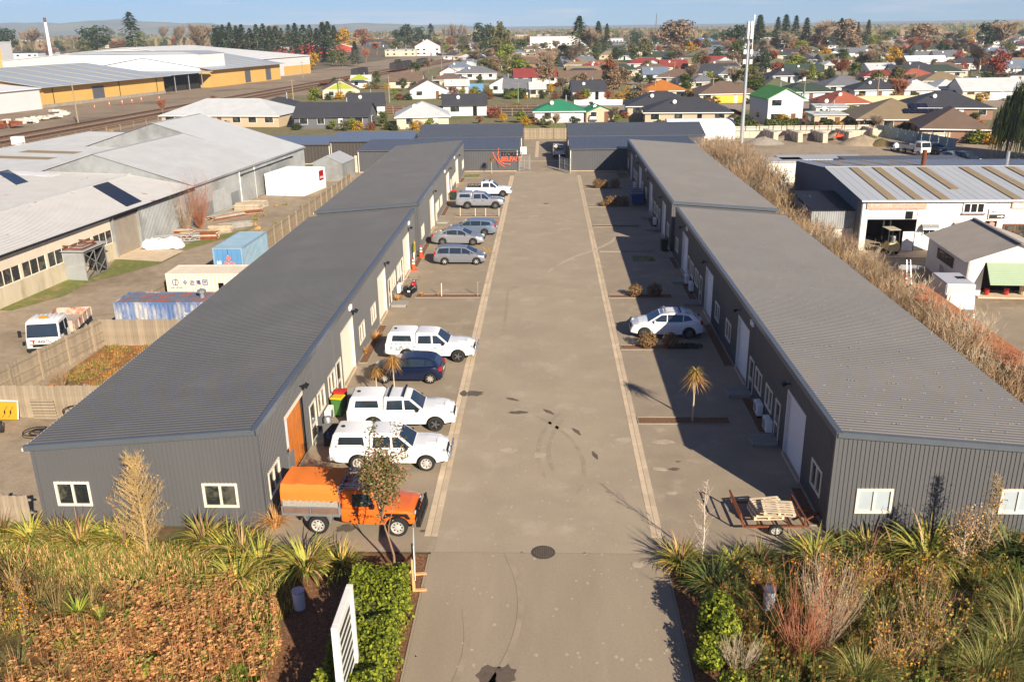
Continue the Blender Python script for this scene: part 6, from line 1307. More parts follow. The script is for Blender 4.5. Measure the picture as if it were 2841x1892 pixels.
# containers
def container(label,loc,rz,m,L=6.06,W=2.44,H=2.59,door_end=-1,extra=None,doorm=None):
 """local y along the length, doors at the -y end"""
 t=thing('shipping_container',label,'container',loc,rz);a,b=W/2,L/2;pat=((0,0),(.3,0),(.45,1),(.75,1))
 for s in (-1,1):mb=MB();rib_sheet(mb,(s*(a-.04),-b+.1),(s*(a-.04),b-.1),.15,H-.1,.15,H-.1,(s,0),.28,.035,pat);mb.build('side_panel',m,t)
 mb=MB();rib_sheet(mb,(-a+.1,b-.04),(a-.1,b-.04),.15,H-.1,.15,H-.1,(0,1),.28,.035,pat);mb.build('end_panel',m,t)
 mb=MB();rib_roof(mb,(-a+.1,-b+.1,H-.04),(-a+.1,b-.1,H-.04),(a-.1,-b+.1,H-.04),(a-.1,b-.1,H-.04),.28,.025,pat);mb.build('roof',extra or m,t)
 fr=MB()
 for sx in (-1,1):
  for sy in (-1,1):fr.box(*sorted((sx*a,sx*(a-.12))),*sorted((sy*b,sy*(b-.12))),0,H)
  for z in (0,H-.12):fr.box(*sorted((sx*(a-.003),sx*(a-.11))),-b+.12,b-.12,z,z+.12)
 for sy in (-1,1):
  for z in (0,H-.12):fr.box(-a+.12,a-.12,*sorted((sy*(b-.003),sy*(b-.11))),z,z+.12)
 fr.build('frame',m,t)
 for s in (-1,1):
  d=MB().box(*sorted((s*.02,s*(a-.12))),-b+.03,-b+.07,.13,H-.13).build('door',doorm or m,t)
  for q in (.35,.8):MB().cyl((s*q,-b+.01,.15),(s*q,-b+.01,H-.15),.025,n=6).build('lock_rod',M_STEEL if doorm is None else doorm,d)
 MB().box(-a+.1,a-.1,-b+.1,b-.1,.1,.15).build('floor',M_BLACK,t)
 return t
C_BLUE=mat('container_blue',(142,168,184),.6,.1,var=.12,scale=.8,rgb2=(148,120,92),thr=(.62,.72),s2=1.2);C_BLUED=mat('container_door_blue',(92,140,182),.55,var=.1);C_CREAM=mat('container_cream',(220,206,182),.7,var=.08,rgb2=(160,110,76),thr=(.64,.72),s2=1.0)
C_RUST=mat('container_faded_blue',(92,116,158),.7,.1,var=.2,scale=1.2,rgb2=(176,172,168),thr=(.5,.62),s2=.9,stretch=(1,1,.3));C_RUSTR=mat('container_rusty_roof',(112,116,128),.75,.1,var=.2,rgb2=(176,92,62),thr=(.5,.58),s2=.9);C_WHITE=mat('container_white',(236,234,228),.5,var=.04)
c1=container('pale blue container with hazard diamonds in the left yard',(-25.35,71.9,-.05),R(-2),C_BLUE,doorm=C_BLUED)
for x,z in ((.05,1.75),(-.22,1.32),(.28,1.32)):
 MB().prism([(x-.3,z),(x,z-.3),(x+.3,z),(x,z+.3)],-3.0,-2.985).build('hazard_diamond',M_WHITE,c1);MB().prism([(x-.23,z),(x,z-.23),(x+.23,z),(x,z+.23)],-2.99-.014,-2.99).build('hazard_diamond_print',mat('pink_print',(214,120,116),.6),c1)
MB().box(-.95,-.6,-3.01,-2.98,1.25,1.5).build('notice',M_WHITE,c1)
c2=container('cream container with blue Chinese lettering behind the left block roof',(-24.25,62.3,-.05),R(-90),C_CREAM);BL=mat('faded_blue_print',(84,96,150),.7)
def csign(parent,x0,z0,strokes,s,m=BL):
 mb=MB()
 for (ax,az,bx,bz) in strokes:mb.bar((1.235,x0-ax*s*-1,z0+az*s),(1.235,x0+bx*s,z0+bz*s),.035,.035)
 mb.build('lettering',m,parent)
# strokes laid out on the camera-facing side (local x=+1.22, reading along local y)
zh=[(.0,.3,.6,.3),(0,.3,0,.7),(.6,.3,.6,.7),(0,.7,.6,.7),(.3,0,.3,1)];yuan=[(.25,.85,.8,.85),(.15,.6,.9,.6),(.4,.6,.3,.2),(.6,.6,.65,.2),(.65,.2,.85,.3),(.0,.9,.1,.75),(.05,.5,.1,.1),(0,.05,.9,.0)];ji=[(.2,.95,.05,.6),(.15,.8,.8,.8),(.15,.65,.75,.65),(.15,.5,.75,.5),(.45,.95,.45,.4),(.0,.35,.9,.35),(.45,.35,.45,0),(.4,.3,.05,.05),(.5,.3,.85,.05)];tuan=[(0,0,0,.95),(.85,0,.85,.95),(0,.95,.85,.95),(0,0,.85,0),(.15,.65,.7,.65),(.5,.85,.5,.15),(.5,.6,.2,.25)]
for k,st in enumerate((zh,yuan,ji,tuan)):csign(c2,-1.75+k*.46,1.75,st,.38)
m=MB();m.tube([(1.235,-2.35+.22*math.cos(k*.4),1.95+.22*math.sin(k*.4)) for k in range(17)],.025,5);m.bar((1.235,-2.35,1.75),(1.235,-2.35,2.2),.04);m.build('round_emblem',BL,c2);text('SINO-OCEAN',.15,BL,c2,(1.24,-2.3,1.55),(R(90),0,R(90)),depth=.004)
for y in (.95,2.2):
 w_=MB().box(1.2,1.26,y-.3,y+.3,.95,2.0).build('window',M_CREAM,c2);MB().box(1.255,1.27,y-.2,y+.2,1.05,1.9).build('pane',M_GLASS,w_)
c3=container('faded blue container with rusty roof just over the left block roof',(-24.75,55.2,-.05),R(-90),C_RUST,extra=C_RUSTR);text('961103 6',.2,M_WHITE,c3,(1.24,1.9,1.85),(R(90),0,R(90)),depth=.004);text('22G1',.2,M_WHITE,c3,(1.24,1.75,1.6),(R(90),0,R(90)),depth=.004)
c3b=MB();c3b.lathe([(.16,2.55),(.16,2.85),(.28,2.9),(.28,3.05),(.1,3.15)],14,(0,2.35,0));o=c3b.build('roof_vent',M_STEEL,c3)
c4=container('left one of two clean white containers beside the grey factory',(-32.15,110.1,-.05),R(-11),C_WHITE,L=6.3);c5=container('right one of two clean white containers, with red square panel',(-29.65,109.6,-.05),R(-11),C_WHITE,L=6.3)
MB().box(1.26,1.275,1.3,2.5,1.15,2.35).build('red_panel',P_RED,c5);text('Allied',.42,M_WHITE,c5,(1.28,1.9,1.5),(R(90),0,R(90)),depth=.004)
# yard clutter: timber and steel stacks
MW=[mat('stack_timber',(196,176,146),.9,var=.25,scale=3,rand=.2),mat('stack_rust',(136,76,48),.9,.1,var=.3,scale=3),mat('stack_grey',(158,154,146),.8,var=.2,scale=3)]
SB=[MB().box(-1.4,1.4,-.07,.07,0,.06).mesh('board',m) for m in MW]
def stack(loc,rz,rows,wide,label,mix,sc=1,tilt=0):
 t=thing('timber_stack',label,'stack',(loc[0],loc[1],-.05),rz,'stacks of salvaged boards');t.scale=(sc,sc,1)
 for r_ in range(rows):
  for c in range(wide):
   o=link('board',SB[rnd.choices((0,1,2),mix)[0]],t,(rnd.uniform(-.18,.18),(c-wide/2)*.17,r_*.085),rnd.uniform(-.05,.05))
for i,(q,rz,rows,wd,lab,mix,sc) in enumerate(((('R5',1670,945),.2,9,6,'stack of rusty and pale boards nearest the white tarpaulin',(4,3,1),.75),(('R5',1800,945),.1,10,7,'second stack of rusty boards beside it',(4,3,1),.8),(('R5',1920,885),.15,8,6,'third stack of pale boards with rusty edges',(5,2,1),.8),(('R5',2040,840),.6,6,6,'grey bundle of steel lengths in the dry grass',(1,1,5),1.1),(('R5',1960,760),.9,5,6,'sloping heap of timber at the factory wall',(4,2,3),1.3),(('R5',2150,730),.4,4,5,'rusty beams below the white bundle',(1,5,1),1.1),(('R5',1560,890),.1,5,6,'low brown stack beside the bare bush',(3,2,2),.8),(('R5',2170,690),.05,9,8,'white bundle of building lengths near the containers',(6,0,2),1.0),(('R5',2230,660),.0,8,6,'tall pale bundle at the factory corner',(6,0,3),.9))):stack(Q(*q),rz,rows,wd,lab,mix,sc)
t=thing('tarpaulin_heap','heap under a white tarpaulin by the roller door','tarpaulin',(-35.6,80.2,-.05),R(3));mb=MB();r=random.Random(8);g=[]
for i in range(11):
 row=[]
 for j in range(7):
  u,v=i/10*2-1,j/6*2-1;e=max(abs(u)**4,abs(v)**4);row.append((u*1.9+r.uniform(-.06,.06),v*.9+r.uniform(-.1,.1),max(0,(1-e)**.6*.85+r.uniform(-.14,.14)+.12*math.sin(u*5))))
 g.append(mb.pv(row))
for a,b in zip(g,g[1:]):
 for j in range(6):mb.face((a+j,a+j+1,b+j+1,b+j))
mb.build('tarpaulin',M_WHITE,t,smooth=25)
t=thing('gantry_frame','grey steel truss pieces lying behind the tarpaulin','frame',(-34.9,82.0,-.05),R(20));lt=MB()
for z in (.2,.7):lt.bar((-2,-.4,z),(2,-.4,z),.08).bar((-2,.4,z),(2,.4,z),.08)
for k in range(8):lt.bar((-2+k*.5,-.4,.2),(-1.5+k*.5,-.4,.7),.05).bar((-2+k*.5,.4,.7),(-1.5+k*.5,.4,.2),.05)
lt.build('truss',M_STEEL,t)
# concrete blocks and pallets at the far end of the yard
MCB=mat('pale_block',(206,196,180),.9,var=.12)
for i,(q,w_,d_,h_,lab) in enumerate((( ('R6',640,460),3.4,1.2,.9,'long pale concrete block by the dark shed wall'),(('R6',610,430),1.3,1.0,1.9,'upright pale block on the yard edge by the small shed'),(('R6',965,550),1.8,1.6,2.3,'stack of pale hollow blocks nearest the left block roof'),(('R6',985,500),2.0,1.6,1.7,'pale block stack behind the hollow blocks'),(('R6',960,455),2.6,1.4,1.6,'pale block stack topped with orange netting'),(('R6',780,458),2.2,1.2,.6,'low pale timber pile by the dark shed wall'),(('R6',900,455),1.8,1.0,.5,'low tan pile beside the black crate'))):
 p=Q(*q);t=thing('block_stack',lab,'blocks',(p.x,p.y,-.05),R(-8));n=max(2,int(w_/.6));rows=max(1,int(h_/.4));me=MB().box(-w_/n/2+.012,w_/n/2-.012,-d_/2,d_/2,.0,h_/rows-.015).mesh('block',MCB)
 for a in range(n):
  for b in range(rows):link('block',me,t,(-w_/2+w_*(a+.5)/n,rnd.uniform(-.05,.05),b*h_/rows))
o=MB();r=random.Random(2)
for _ in range(40):o.bar((r.uniform(-.8,.8),r.uniform(-.4,.4),r.uniform(0,.25)),(r.uniform(-.8,.8),r.uniform(-.4,.4),r.uniform(.1,.5)),.05)
p=Q('R6',990,455);t=thing('safety_netting','bundle of orange netting on the block stack','netting',(p.x,p.y,1.5));o.build('netting',M_BRICKED,t)['kind']='stuff'
t=thing('wire_cage','grey wire cage near the far end of the left yard','cage',(*Q('R6',1100,460)[:2],-.05),R(-8));lt=MB()
for k in range(9):lt.bar((-1.5+k*.375,-.7,1.2),(-1.5+k*.375,-.7,2.2),.03).bar((-1.5+k*.375,.7,1.2),(-1.5+k*.375,.7,2.2),.03)
for z in (1.2,1.7,2.2):lt.bar((-1.5,-.7,z),(1.5,-.7,z),.04).bar((-1.5,.7,z),(1.5,.7,z),.04)
for s in (-1,1):lt.bar((s*1.5,-.7,0),(s*1.5,-.7,2.2),.05).bar((s*1.5,.7,0),(s*1.5,.7,2.2),.05)
lt.build('cage_bars',M_STEEL,t)
o=MB().lathe([(.35,0),(.35,.9),(.15,1.3),(.15,1.7)],12).build('gas_bottle',M_STEEL,None,(*Q('R6',645,600)[:2],-.05));tag(o,'grey gas bottle standing alone beyond the white containers','gas bottle')
o=MB().box(-.9,.9,-.6,.6,0,.7).build('crate',MW[0],None,(*Q('R6',780,700)[:2],-.05),R(-10),bevel=.03);tag(o,'wooden crate by the boundary fence','crate')
# yard behind the left fence, near the camera
t=thing('road_sign','orange temporary road sign with wavy arrows leaning on the fence','sign',(-27.75,41.3,-.02),R(-3));MB().obox((0,.1,.58),.95,.03,.95,rx=-.25).build('panel',mat('sign_orange',(236,150,36),.5,var=.04),t);MB().obox((.04,.14,.6),.98,.02,.98,rx=-.25).build('back_board',M_WHITE,t)
for dx in (-.16,.16):
 mb=MB();pts=[(dx-.16,.25),(dx-.02,.42),(dx-.04,.58),(dx+.12,.80)]
 for (a,b),(c,d) in zip(pts,pts[1:]):mb.bar((a,.075+.255*(b-.58),b),(c,.075+.255*(d-.58),d),.07,.02)
 mb.build('wavy_arrow',M_BLACK,t)
t=thing('pallet_rack','grey slatted crate side leaning on the cross fence','pallet',(-25.9,41.5,-.02));me=MB().obox((0,0,0),1.25,.03,.13).mesh('board',M_TIMB)
for k in range(7):link('board',me,t,(0,-.02*k,.12+k*.17))
t=thing('car_tyre','black tyre with coiled hose at the outer wall of the left block','tyre',(-24.9,39.9,-.02));MB().lathe([(.22,0),(.40,.0),(.44,.1),(.40,.2),(.22,.2)],22).build('tyre',M_TYRE,t,smooth=40)
hs=MB();pts=[]
for k in range(90):a=k*.35;rr=.5+.25*math.sin(k*.13);pts.append((math.cos(a)*rr-.5,math.sin(a)*rr*.8-.1,.03+.002*k))
hs.tube(pts,.018,5);hs.build('hose',M_BLACK,t)
t=thing('wire_basket','dark wire cage chair at the end of the cross fence','chair',(-24.2,41.2,-.02));lt=MB();[lt.bar((math.cos(a)*.4,math.sin(a)*.4,0),(math.cos(a)*.5,math.sin(a)*.5,.75),.03) for a in [k*.63 for k in range(10)]];lt.tube([(math.cos(k*.4)*.5,math.sin(k*.4)*.5,.75) for k in range(17)],.025,5);lt.tube([(math.cos(k*.4)*.42,math.sin(k*.4)*.42,.1) for k in range(17)],.02,5);lt.build('wire_frame',M_BLACK,t)
t=thing('box_trailer','small galvanised trailer cut by the left picture edge','trailer',(-28.1,39.6,-.02),R(-60));MB().box(-1.2,1.2,-.7,.7,.5,.56).build('deck',M_STEEL,t)
for s in (-1,1):MB().box(-1.2,1.2,*sorted((s*.67,s*.71)),.56,.95).build('side_board',mat('trailer_grey_board',(160,156,146),.6,.3,var=.1),t)
MB().box(1.16,1.2,-.67,.67,.56,.95).build('tailboard',M_STEEL,t);MB().box(-1.2,-1.16,-.67,.67,.56,.95).build('front_board',M_STEEL,t);MB().bar((1.2,-.4,.5),(2.2,0,.48),.07).bar((1.2,.4,.5),(2.2,0,.48),.07).build('drawbar',M_STEEL,t);MB().cyl((1.95,.12,.0),(1.95,.12,.6),.03,n=8).build('jockey_stand',M_STEEL,t);add_wheels(t,(0,),.95,.3,.18,5,M_RIM)
# bare bushes at the factory wall
def bare_bush(loc,h,label,seed,twm,group=None,name='bare_shrub',n=60,spread=.55):
 return stool(loc,h,label,seed,twm,None,0,n,spread,name=name)
bare_bush((-35.9,86.6),3.9,'grey-brown bare bush against the factory wall',71,M_TWIG);bare_bush((-35.0,88.2),5.2,'taller reddish bare bush against the factory wall',72,M_TWIGR,n=110)
bare_bush((-27.2,45.6),1.3,'tawny dry shrub at the base of the fence by the tip truck',73,M_TWIG)
# ---------------------------------------------------------------- rail yard and yellow warehouses
M_RAIL=mat('rusty_rail',(110,78,58),.6,.5,var=.2);M_SLEEP=mat('dark_sleepers',(96,84,70),.95,var=.2)
for i,(s,lab) in enumerate(((0,'rusty rail track nearest the grey factory'),(-4.6,'second rail track from the grey factory'),(-10.5,'third rail track, beside the warehouse yard'))):
 t=thing('rail_track',lab,'rail track',group='rail tracks');a0=AX(s,-110);a1=AX(s,520)
 o=MB();A,B=Vector((*a0,0)),Vector((*a1,0));d=(B-A).normalized();n=Vector((d.y,-d.x,0));bed_=MB().hexa([A-n*1.7-Vector((0,0,.1)),A+n*1.7-Vector((0,0,.1)),B+n*1.7-Vector((0,0,.1)),B-n*1.7-Vector((0,0,.1))],[A-n*1.3+Vector((0,0,.08)),A+n*1.3+Vector((0,0,.08)),B+n*1.3+Vector((0,0,.08)),B-n*1.3+Vector((0,0,.08))]).build('ballast_bed',mat('brown_ballast',(118,92,70),.95,var=.25,scale=.6,coords='W'),t)
 for q in (-.54,.54):MB().bar(A+n*q+Vector((0,0,.2)),B+n*q+Vector((0,0,.2)),.09,.14).build('rail',M_RAIL,t)
 sl_=MB()
 for k in range(0,260):p=A+d*(60+k*1.5);sl_.obox((p.x,p.y,.1),2.1,.25,.1,math.atan2(n.y,n.x))
 sl_.build('sleepers',M_SLEEP,t)['kind']='stuff'
M_YEL=mat('ochre_wall',(202,160,88),.8,var=.08,scale=.1);M_WROOF=mat('pale_grey_roofing',(170,176,180),.5,.1,var=.05,scale=.05);M_WHT=mat('white_cladding',(228,228,226),.6,var=.04,scale=.1);M_LGREY=mat('light_grey_cladding',(206,204,202),.6,var=.05,scale=.1)
WA=R(-11.5)
def shed_y(name,label,cat,loc,rz,W,L,he,hr,wallm,roofm,ridge=.5,over=1.0,strips=None,base=None,gable=None):
 """gabled hall: local x from -W to 0, y from 0 to L"""
 t=thing(name,label,cat,(*loc,-.05),rz);xr=-W*ridge
 MB().box(-.2,0,0,L,0,he).build('side_wall',wallm,t);MB().box(-W,-W+.2,0,L,0,he).build('rear_wall',wallm,t)
 for y in (0,L-.2):MB().prism([(-.2,0),(-.2,he),(xr,hr-.05),(-W+.2,he),(-W+.2,0)],y,y+.2,'Y').build('end_wall',gable or wallm,t)
 k=(hr-he)/(-xr);zo=he-k*over
 r=MB().hexa([(over,-over*.5,zo),(over,L+over*.5,zo),(xr,L+over*.5,hr),(xr,-over*.5,hr)],[(over,-over*.5,zo+.15),(over,L+over*.5,zo+.15),(xr,L+over*.5,hr+.15),(xr,-over*.5,hr+.15)]).build('roof',roofm,t)
 k2=(hr-he)/(W+xr);MB().hexa([(-W-over,-over*.5,he-k2*over),(xr,-over*.5,hr+.002),(xr,L+over*.5,hr+.002),(-W-over,L+over*.5,he-k2*over)],[(-W-over,-over*.5,he-k2*over+.15),(xr,-over*.5,hr+.152),(xr,L+over*.5,hr+.152),(-W-over,L+over*.5,he-k2*over+.15)]).build('rear_roof',roofm,t)
 for y in strips or ():
  MB().hexa([(over-.3,y,zo+.16),(over-.3,y+.8,zo+.16),(xr+1,y+.8,hr+.13),(xr+1,y,hr+.13)],[(over-.3,y,zo+.2),(over-.3,y+.8,zo+.2),(xr+1,y+.8,hr+.17),(xr+1,y,hr+.17)]).build('skylight_strip',mat('tan_strip',(196,190,168),.7),r)
 return t
wh=shed_y('yellow_warehouse','ochre walled warehouse with wide grey roof across the rail yard','warehouse',(-133.5,240),WA,58,55,5.6,9.4,M_YEL,M_WROOF,over=2.2,strips=[6+k*8 for k in range(6)])
MB().box(.0,.1,20.5,25.5,.3,4.3).build('sliding_door',mat('slate_door',(86,86,92),.7,var=.15),wh)
for y in (4.5,32.5,51):MB().cyl((.12,y,0),(.12,y,5),.1,n=6).build('downpipe',M_BLACK,wh)
MB().box(-.1,.25,0,55,0,.9).build('plinth',M_CONC_D,wh)
shed_y('white_annex','pale annex with skillion roof at the left end of the yellow warehouse','building',(-138.0,213),WA,40,26,5.2,6.6,M_LGREY,M_WHT,over=.6)
wh2=shed_y('yellow_warehouse','farther ochre warehouse wing under a grey roof','warehouse',(-117.6,322),WA,50,52,6.2,10,M_YEL,M_WROOF,over=2.0,strips=[20+k*7 for k in range(4)])
for y in (24,40):MB().box(0,.1,y,y+4,.3,4.6).build('sliding_door',mat('slate_door',(86,86,92),.7,var=.15),wh2)
t=thing('loading_bay','open dark loading bay between the ochre warehouses','building',(-121.5,296,-.05),WA);MB().box(-30,-4,0,24,0,5.4).build('dark_recess',M_INT,t)
for y in (3,11,19):MB().cyl((0,y,0),(0,y,5.2),.15,n=8).build('column',M_STEEL,t)
MB().box(-30,1,-.5,24.5,5.4,5.7).build('canopy',M_WROOF,t)
t=thing('conveyor_house','big white box house on braced legs over the loading bay','building',(-121,322,0),WA);MB().box(-52,0,0,17,5.6,11.2).build('walls',[M_WHT],t);MB().box(-.02,.12,.0,17,5.5,11.25).build('side_wall',M_LGREY,t);MB().prism([(-52.3,11.2),(.4,11.2),(-6,12.0),(-46,12.0)],-.3,17.3,'Y').build('roof',M_WROOF,t)
for y in (1,16):MB().cyl((-.4,y,0),(-.4,y,5.6),.3,n=8).build('leg',M_STEEL,t)
MB().bar((-.4,4,0),(-.4,14,5.5),.3).build('brace',M_STEEL,t);MB().bar((-.4,14,0),(-.4,4,5.5),.3).build('brace',M_STEEL,t)
wh3=shed_y('white_warehouse','very large white roofed warehouse behind the ochre ones','warehouse',(-117,372),WA,120,50,7.6,12.5,M_LGREY,M_WHT,over=.6,strips=[4+k*8 for k in range(6)]);MB().box(-.1,.12,0,50,.2,3.9).build('ochre_wall_base',M_YEL,wh3);MB().box(.1,.2,18,24,.2,5.6).build('roller_door',M_LGREY,wh3)
t=thing('silo_tower','grey tower block cut by the left picture edge','tower',(*G(-8,205)[:2],0));p=t.location;MB().box(-7,7,-5,5,0,14.5).build('shaft',M_LGREY,t);MB().box(-7.2,7.2,-5.2,5.2,14.5,14.9).build('parapet',M_WHT,t);MB().box(5.2,7.02,-5.05,-5.0,0,14).build('rust_streak',M_YEL,t)
def place_at(u,D):d=ray(u,90);q=CAMP+d*(D/d.y);return q
def top_z(u,v,D):d=ray(u,v);return (CAMP+d*(D/d.y)).z
p=place_at(130,430);ch=thing('chimney_stack','tall thin white chimney with a dark tip at far left','chimney',(p.x,p.y,0));H_=top_z(119,50,430);MB().lathe([(.95,0),(.6,H_*.92)],14).build('shaft',M_WHT,ch,smooth=40);MB().lathe([(.62,H_*.92),(.6,H_)],14).build('tip',mat('sooty_tip',(96,70,56),.8),ch,smooth=40)
# cones along the warehouse
for i,(x,y,h) in enumerate(((860,985,.9),(995,965,1.2),(1112,950,1.25),(1200,935,1.1),(1285,922,1.2),(1447,907,1.1))):
 cone(Q('R1',x,y),h,['first','second','third','fourth','fifth','last'][i]+' cone along the ochre warehouse counted from the left')
# railway fence posts, poles
def power_pole(loc,h,label,group='timber power poles',arms=1,m=None):
 t=thing('power_pole',label,'pole',(loc[0],loc[1],-.08),rnd.uniform(-.3,.3),group);MB().cyl((0,0,0),(0,0,h),.17,.11,8).build('shaft',m or mat('pole_timber',(150,134,112),.9,var=.15),t)
 for k in range(arms):MB().bar((-1.1,0,h-.35-k*.8),(1.1,0,h-.35-k*.8),.1).build('crossarm',M_TIMB,t)
 return t
power_pole(Q('R1',712,1125),9.5,'short timber pole standing alone in the rail yard',arms=0)
for i,(x,y,s) in enumerate(((30,1165,1.0),(100,1130,.8),(220,1120,.9),(350,1095,.7),(450,1080,.8),(570,1050,.6),(510,1030,.7))):
 p=Q('R1',x,y);o=MB();r=random.Random(i)
 for k in range(7):o.obox((r.uniform(-2,2),r.uniform(-1,1),.3+r.random()*.6),r.uniform(1.2,2.6),r.uniform(.6,1.2),r.uniform(.3,.7),r.uniform(0,3),r.uniform(-.3,.3))
 ob=o.build('rubble_pile',MW[1] if i == 0 else MCB,None,(p.x,p.y,-.07));ob.scale=(s*1.3,)*3;tag(ob,['rusty scrap pile at the left edge of the rail yard','pale timber pile right of the rusty scrap','white wrapped pallet pile in the rail yard','slab pile by the annex wall','leaning slab pile by the annex wall','small pale pile near the timber pole','pale block pile below the ochre corner'][i],'rubble');ob['kind']='stuff'
t=thing('water_cube','white caged water container at the rail fence','container',(*Q('R5',165,140)[:2],0),RZ);MB().box(-.9,.9,-.7,.7,.1,1.6).build('tank',M_WHITE,t,bevel=.06);MB().box(-.95,.95,-.75,.75,0,.1).build('pallet_base',M_TIMB,t)
fn=thing('wire_fence','low post and rail fence between the grey factory and the tracks','fence')
for k in range(26):p=AX(6.5,-60+k*5);MB().bar((p[0],p[1],0),(p[0],p[1],1.4),.12).build('post',M_TIMB,fn)
p0,p1=AX(6.5,-60),AX(6.5,65);MB().bar((*p0,1.25),(*p1,1.25),.1).build('rail',M_TIMB,fn);MB().bar((*p0,.7),(*p1,.7),.08).build('rail',M_TIMB,fn)
# freight wagons and flat wagons
def wagon(tl,L,h,label,m,flat=False):
 p=AX(-1+tl*.0,tl);t=thing('rail_wagon',label,'wagon',(p[0],p[1],0),R(-6),'freight wagons on the far track');MB().box(-1.3,1.3,-L/2,L/2,.9,1.15).build('underframe',M_RUST,t)
 for y in (-L/2+2,L/2-2):
  for s in (-1,1):
   for dy in (-.9,.9):MB().cyl((s*.55,y+dy,.55),(s*.75,y+dy,.55),.45,n=12).build('wheel',M_BLACK,t)
 if not flat:
  MB().prism([(-1.35,1.15),(-1.45,2.4),(-1.2,h),(1.2,h),(1.45,2.4),(1.35,1.15)],-L/2,L/2,'Y').build('hopper_body',m,t)
  for k in range(5):y=-L/2+L*(k+.5)/5;MB().box(1.36,1.52,y-.08,y+.08,1.2,h-.4).build('rib',m,t);MB().box(-.6,.6,y-.5,y+.5,h,h+.18).build('hatch',M_BLACK,t)
 return t
M_WAG=mat('dark_wagon',(52,48,48),.7,var=.2,scale=1)
wagon(206,14,4.0,'nearest dark covered rail wagon beside the flat wagons',M_WAG);wagon(262,14,4.0,'second dark covered rail wagon',M_WAG);wagon(279,14,4.0,'third dark covered rail wagon',M_WAG);wagon(312,14,4.0,'farthest dark covered rail wagon before the red gabled house',M_WAG)
wagon(168,14,2,'empty flat rail wagon nearest the camera',M_WAG,True);wagon(186,14,2,'empty flat rail wagon next to the covered wagon',M_WAG,True)
# ---------------------------------------------------------------- furniture factory and yards on the right
M_WWB=mat('white_board_wall',(226,220,206),.6,var=.05,scale=1);M_IRON=mat('galvanised_long_run',(184,187,188),.5,.1,var=.08,scale=.4,stretch=(1,.2,1));M_TIMBW=mat('grey_timber_wall',(104,104,106),.9,var=.25,scale=2,stretch=(4,4,.5))
t=thing('furniture_factory','white furniture factory with pale iron roof and tan skylight strips on the right','factory',(27.3,77.7,-.05),R(-1.2));fac=t;t.scale=(1,1,.87)
HE,HR,DP,LX=5.1,6.3,23.6,24
def fy(x):return x
# front wall with big door opening 0.5..4.6
fw=MB();rib_sheet(fw,(0,0),(.5,0),0,HE,0,HE,(0,-1),.4,.02);rib_sheet(fw,(.5,0),(4.7,0),4.1,HE,4.1,HE,(0,-1),.4,.02);rib_sheet(fw,(4.7,0),(LX,0),0,HE,0,HE,(0,-1),.4,.02);fw.build('front_wall',M_WWB,t)
MB().box(.5,4.7,.05,.12,3.15,4.1).build('roller_curtain',M_WWB,t);bx_=MB();bx_.box(.4,4.8,5.9,6.1,0,4.1).box(.3,.5,.1,6,0,4.1).box(4.7,4.9,.1,6,0,4.1).box(.4,4.8,.1,6,4.1,4.15).build('workshop_interior',mat('brown_workshop',(70,52,40),.9,var=.4,scale=1.2),t);MB().box(3.55,4.5,-.35,-.28,.05,2.0).build('open_door',M_WHITE,t);MB().box(3.7,4.3,.0,.04,3.2,3.95).build('dark_pane',M_GLASS,t)
MB().prism([(0,0),(0,HE),(DP/2,HR),(DP,HE),(DP,0)],-.1,0,'X').build('gable_wall',M_TIMBW,t);MB().prism([(0,0),(0,HE),(DP/2,HR),(DP,HE),(DP,0)],LX,LX+.1,'X').build('gable_wall',M_TIMBW,t);MB().box(0,LX,DP-.1,DP,0,HE).build('back_wall',M_TIMBW,t)
r=MB();rib_roof(r,(-.25,-.3,HE+.02),(LX,-.3,HE+.02),(-.25,DP/2,HR),(LX,DP/2,HR),.76,.02,((0,0),(.86,0),(.9,1),(.96,1)));ro=r.build('roof',M_IRON,t);r=MB();rib_roof(r,(-.25,DP+.3,HE+.02),(LX,DP+.3,HE+.02),(-.25,DP/2,HR),(LX,DP/2,HR),.42,.04);r.build('rear_roof',M_IRON,t);MB().box(-.25,LX,DP/2-.15,DP/2+.15,HR+.04,HR+.09).build('ridge_cap',M_IRON,ro);MB().box(-.25,LX,-.42,-.3,HE-.12,HE+.03).build('gutter',M_WHITE,ro)
zf=lambda y:HE+.02+(HR-HE)*(y+.3)/(DP/2+.3)
for x in (2.0,4.2,6.4,8.5,12.4,14.6,16.8,19):y0=-.2 if x != 8.5 else 3.2;MB().hexa([(x,y0,zf(y0)+.05),(x+.75,y0,zf(y0)+.05),(x+.75,11.5,zf(11.5)+.05),(x,11.5,zf(11.5)+.05)],[(x,y0,zf(y0)+.075),(x+.75,y0,zf(y0)+.075),(x+.75,11.5,zf(11.5)+.075),(x,11.5,zf(11.5)+.075)]).build('skylight_strip',M_FIBRE,ro)
for x in (1.5,3.9,6.4,9.4):MB().hexa([(x,12.1,zf(11.5)+.04),(x+.7,12.1,zf(11.5)+.04),(x+.7,23.2,HE+.1),(x,23.2,HE+.1)],[(x,12.1,zf(11.5)+.08),(x+.7,12.1,zf(11.5)+.08),(x+.7,23.2,HE+.14),(x,23.2,HE+.14)]).build('skylight_strip',M_FIBRE,ro)
sg=MB().box(.3,5.3,-.12,-.06,4.2,4.95).build('sign_board',mat('faded_sign_board',(190,158,136),.8,var=.12),t);SGT=mat('faded_white_letters',(222,206,190),.8,var=.2);text('E.W. NIES',.42,SGT,sg,(1.5,-.13,4.56),(R(90),0,0),depth=.006);text('FURNITURE',.26,SGT,sg,(3.7,-.13,4.73),(R(90),0,0),depth=.006);text('MANUFACTURERS',.24,SGT,sg,(3.7,-.13,4.44),(R(90),0,0),depth=.006)
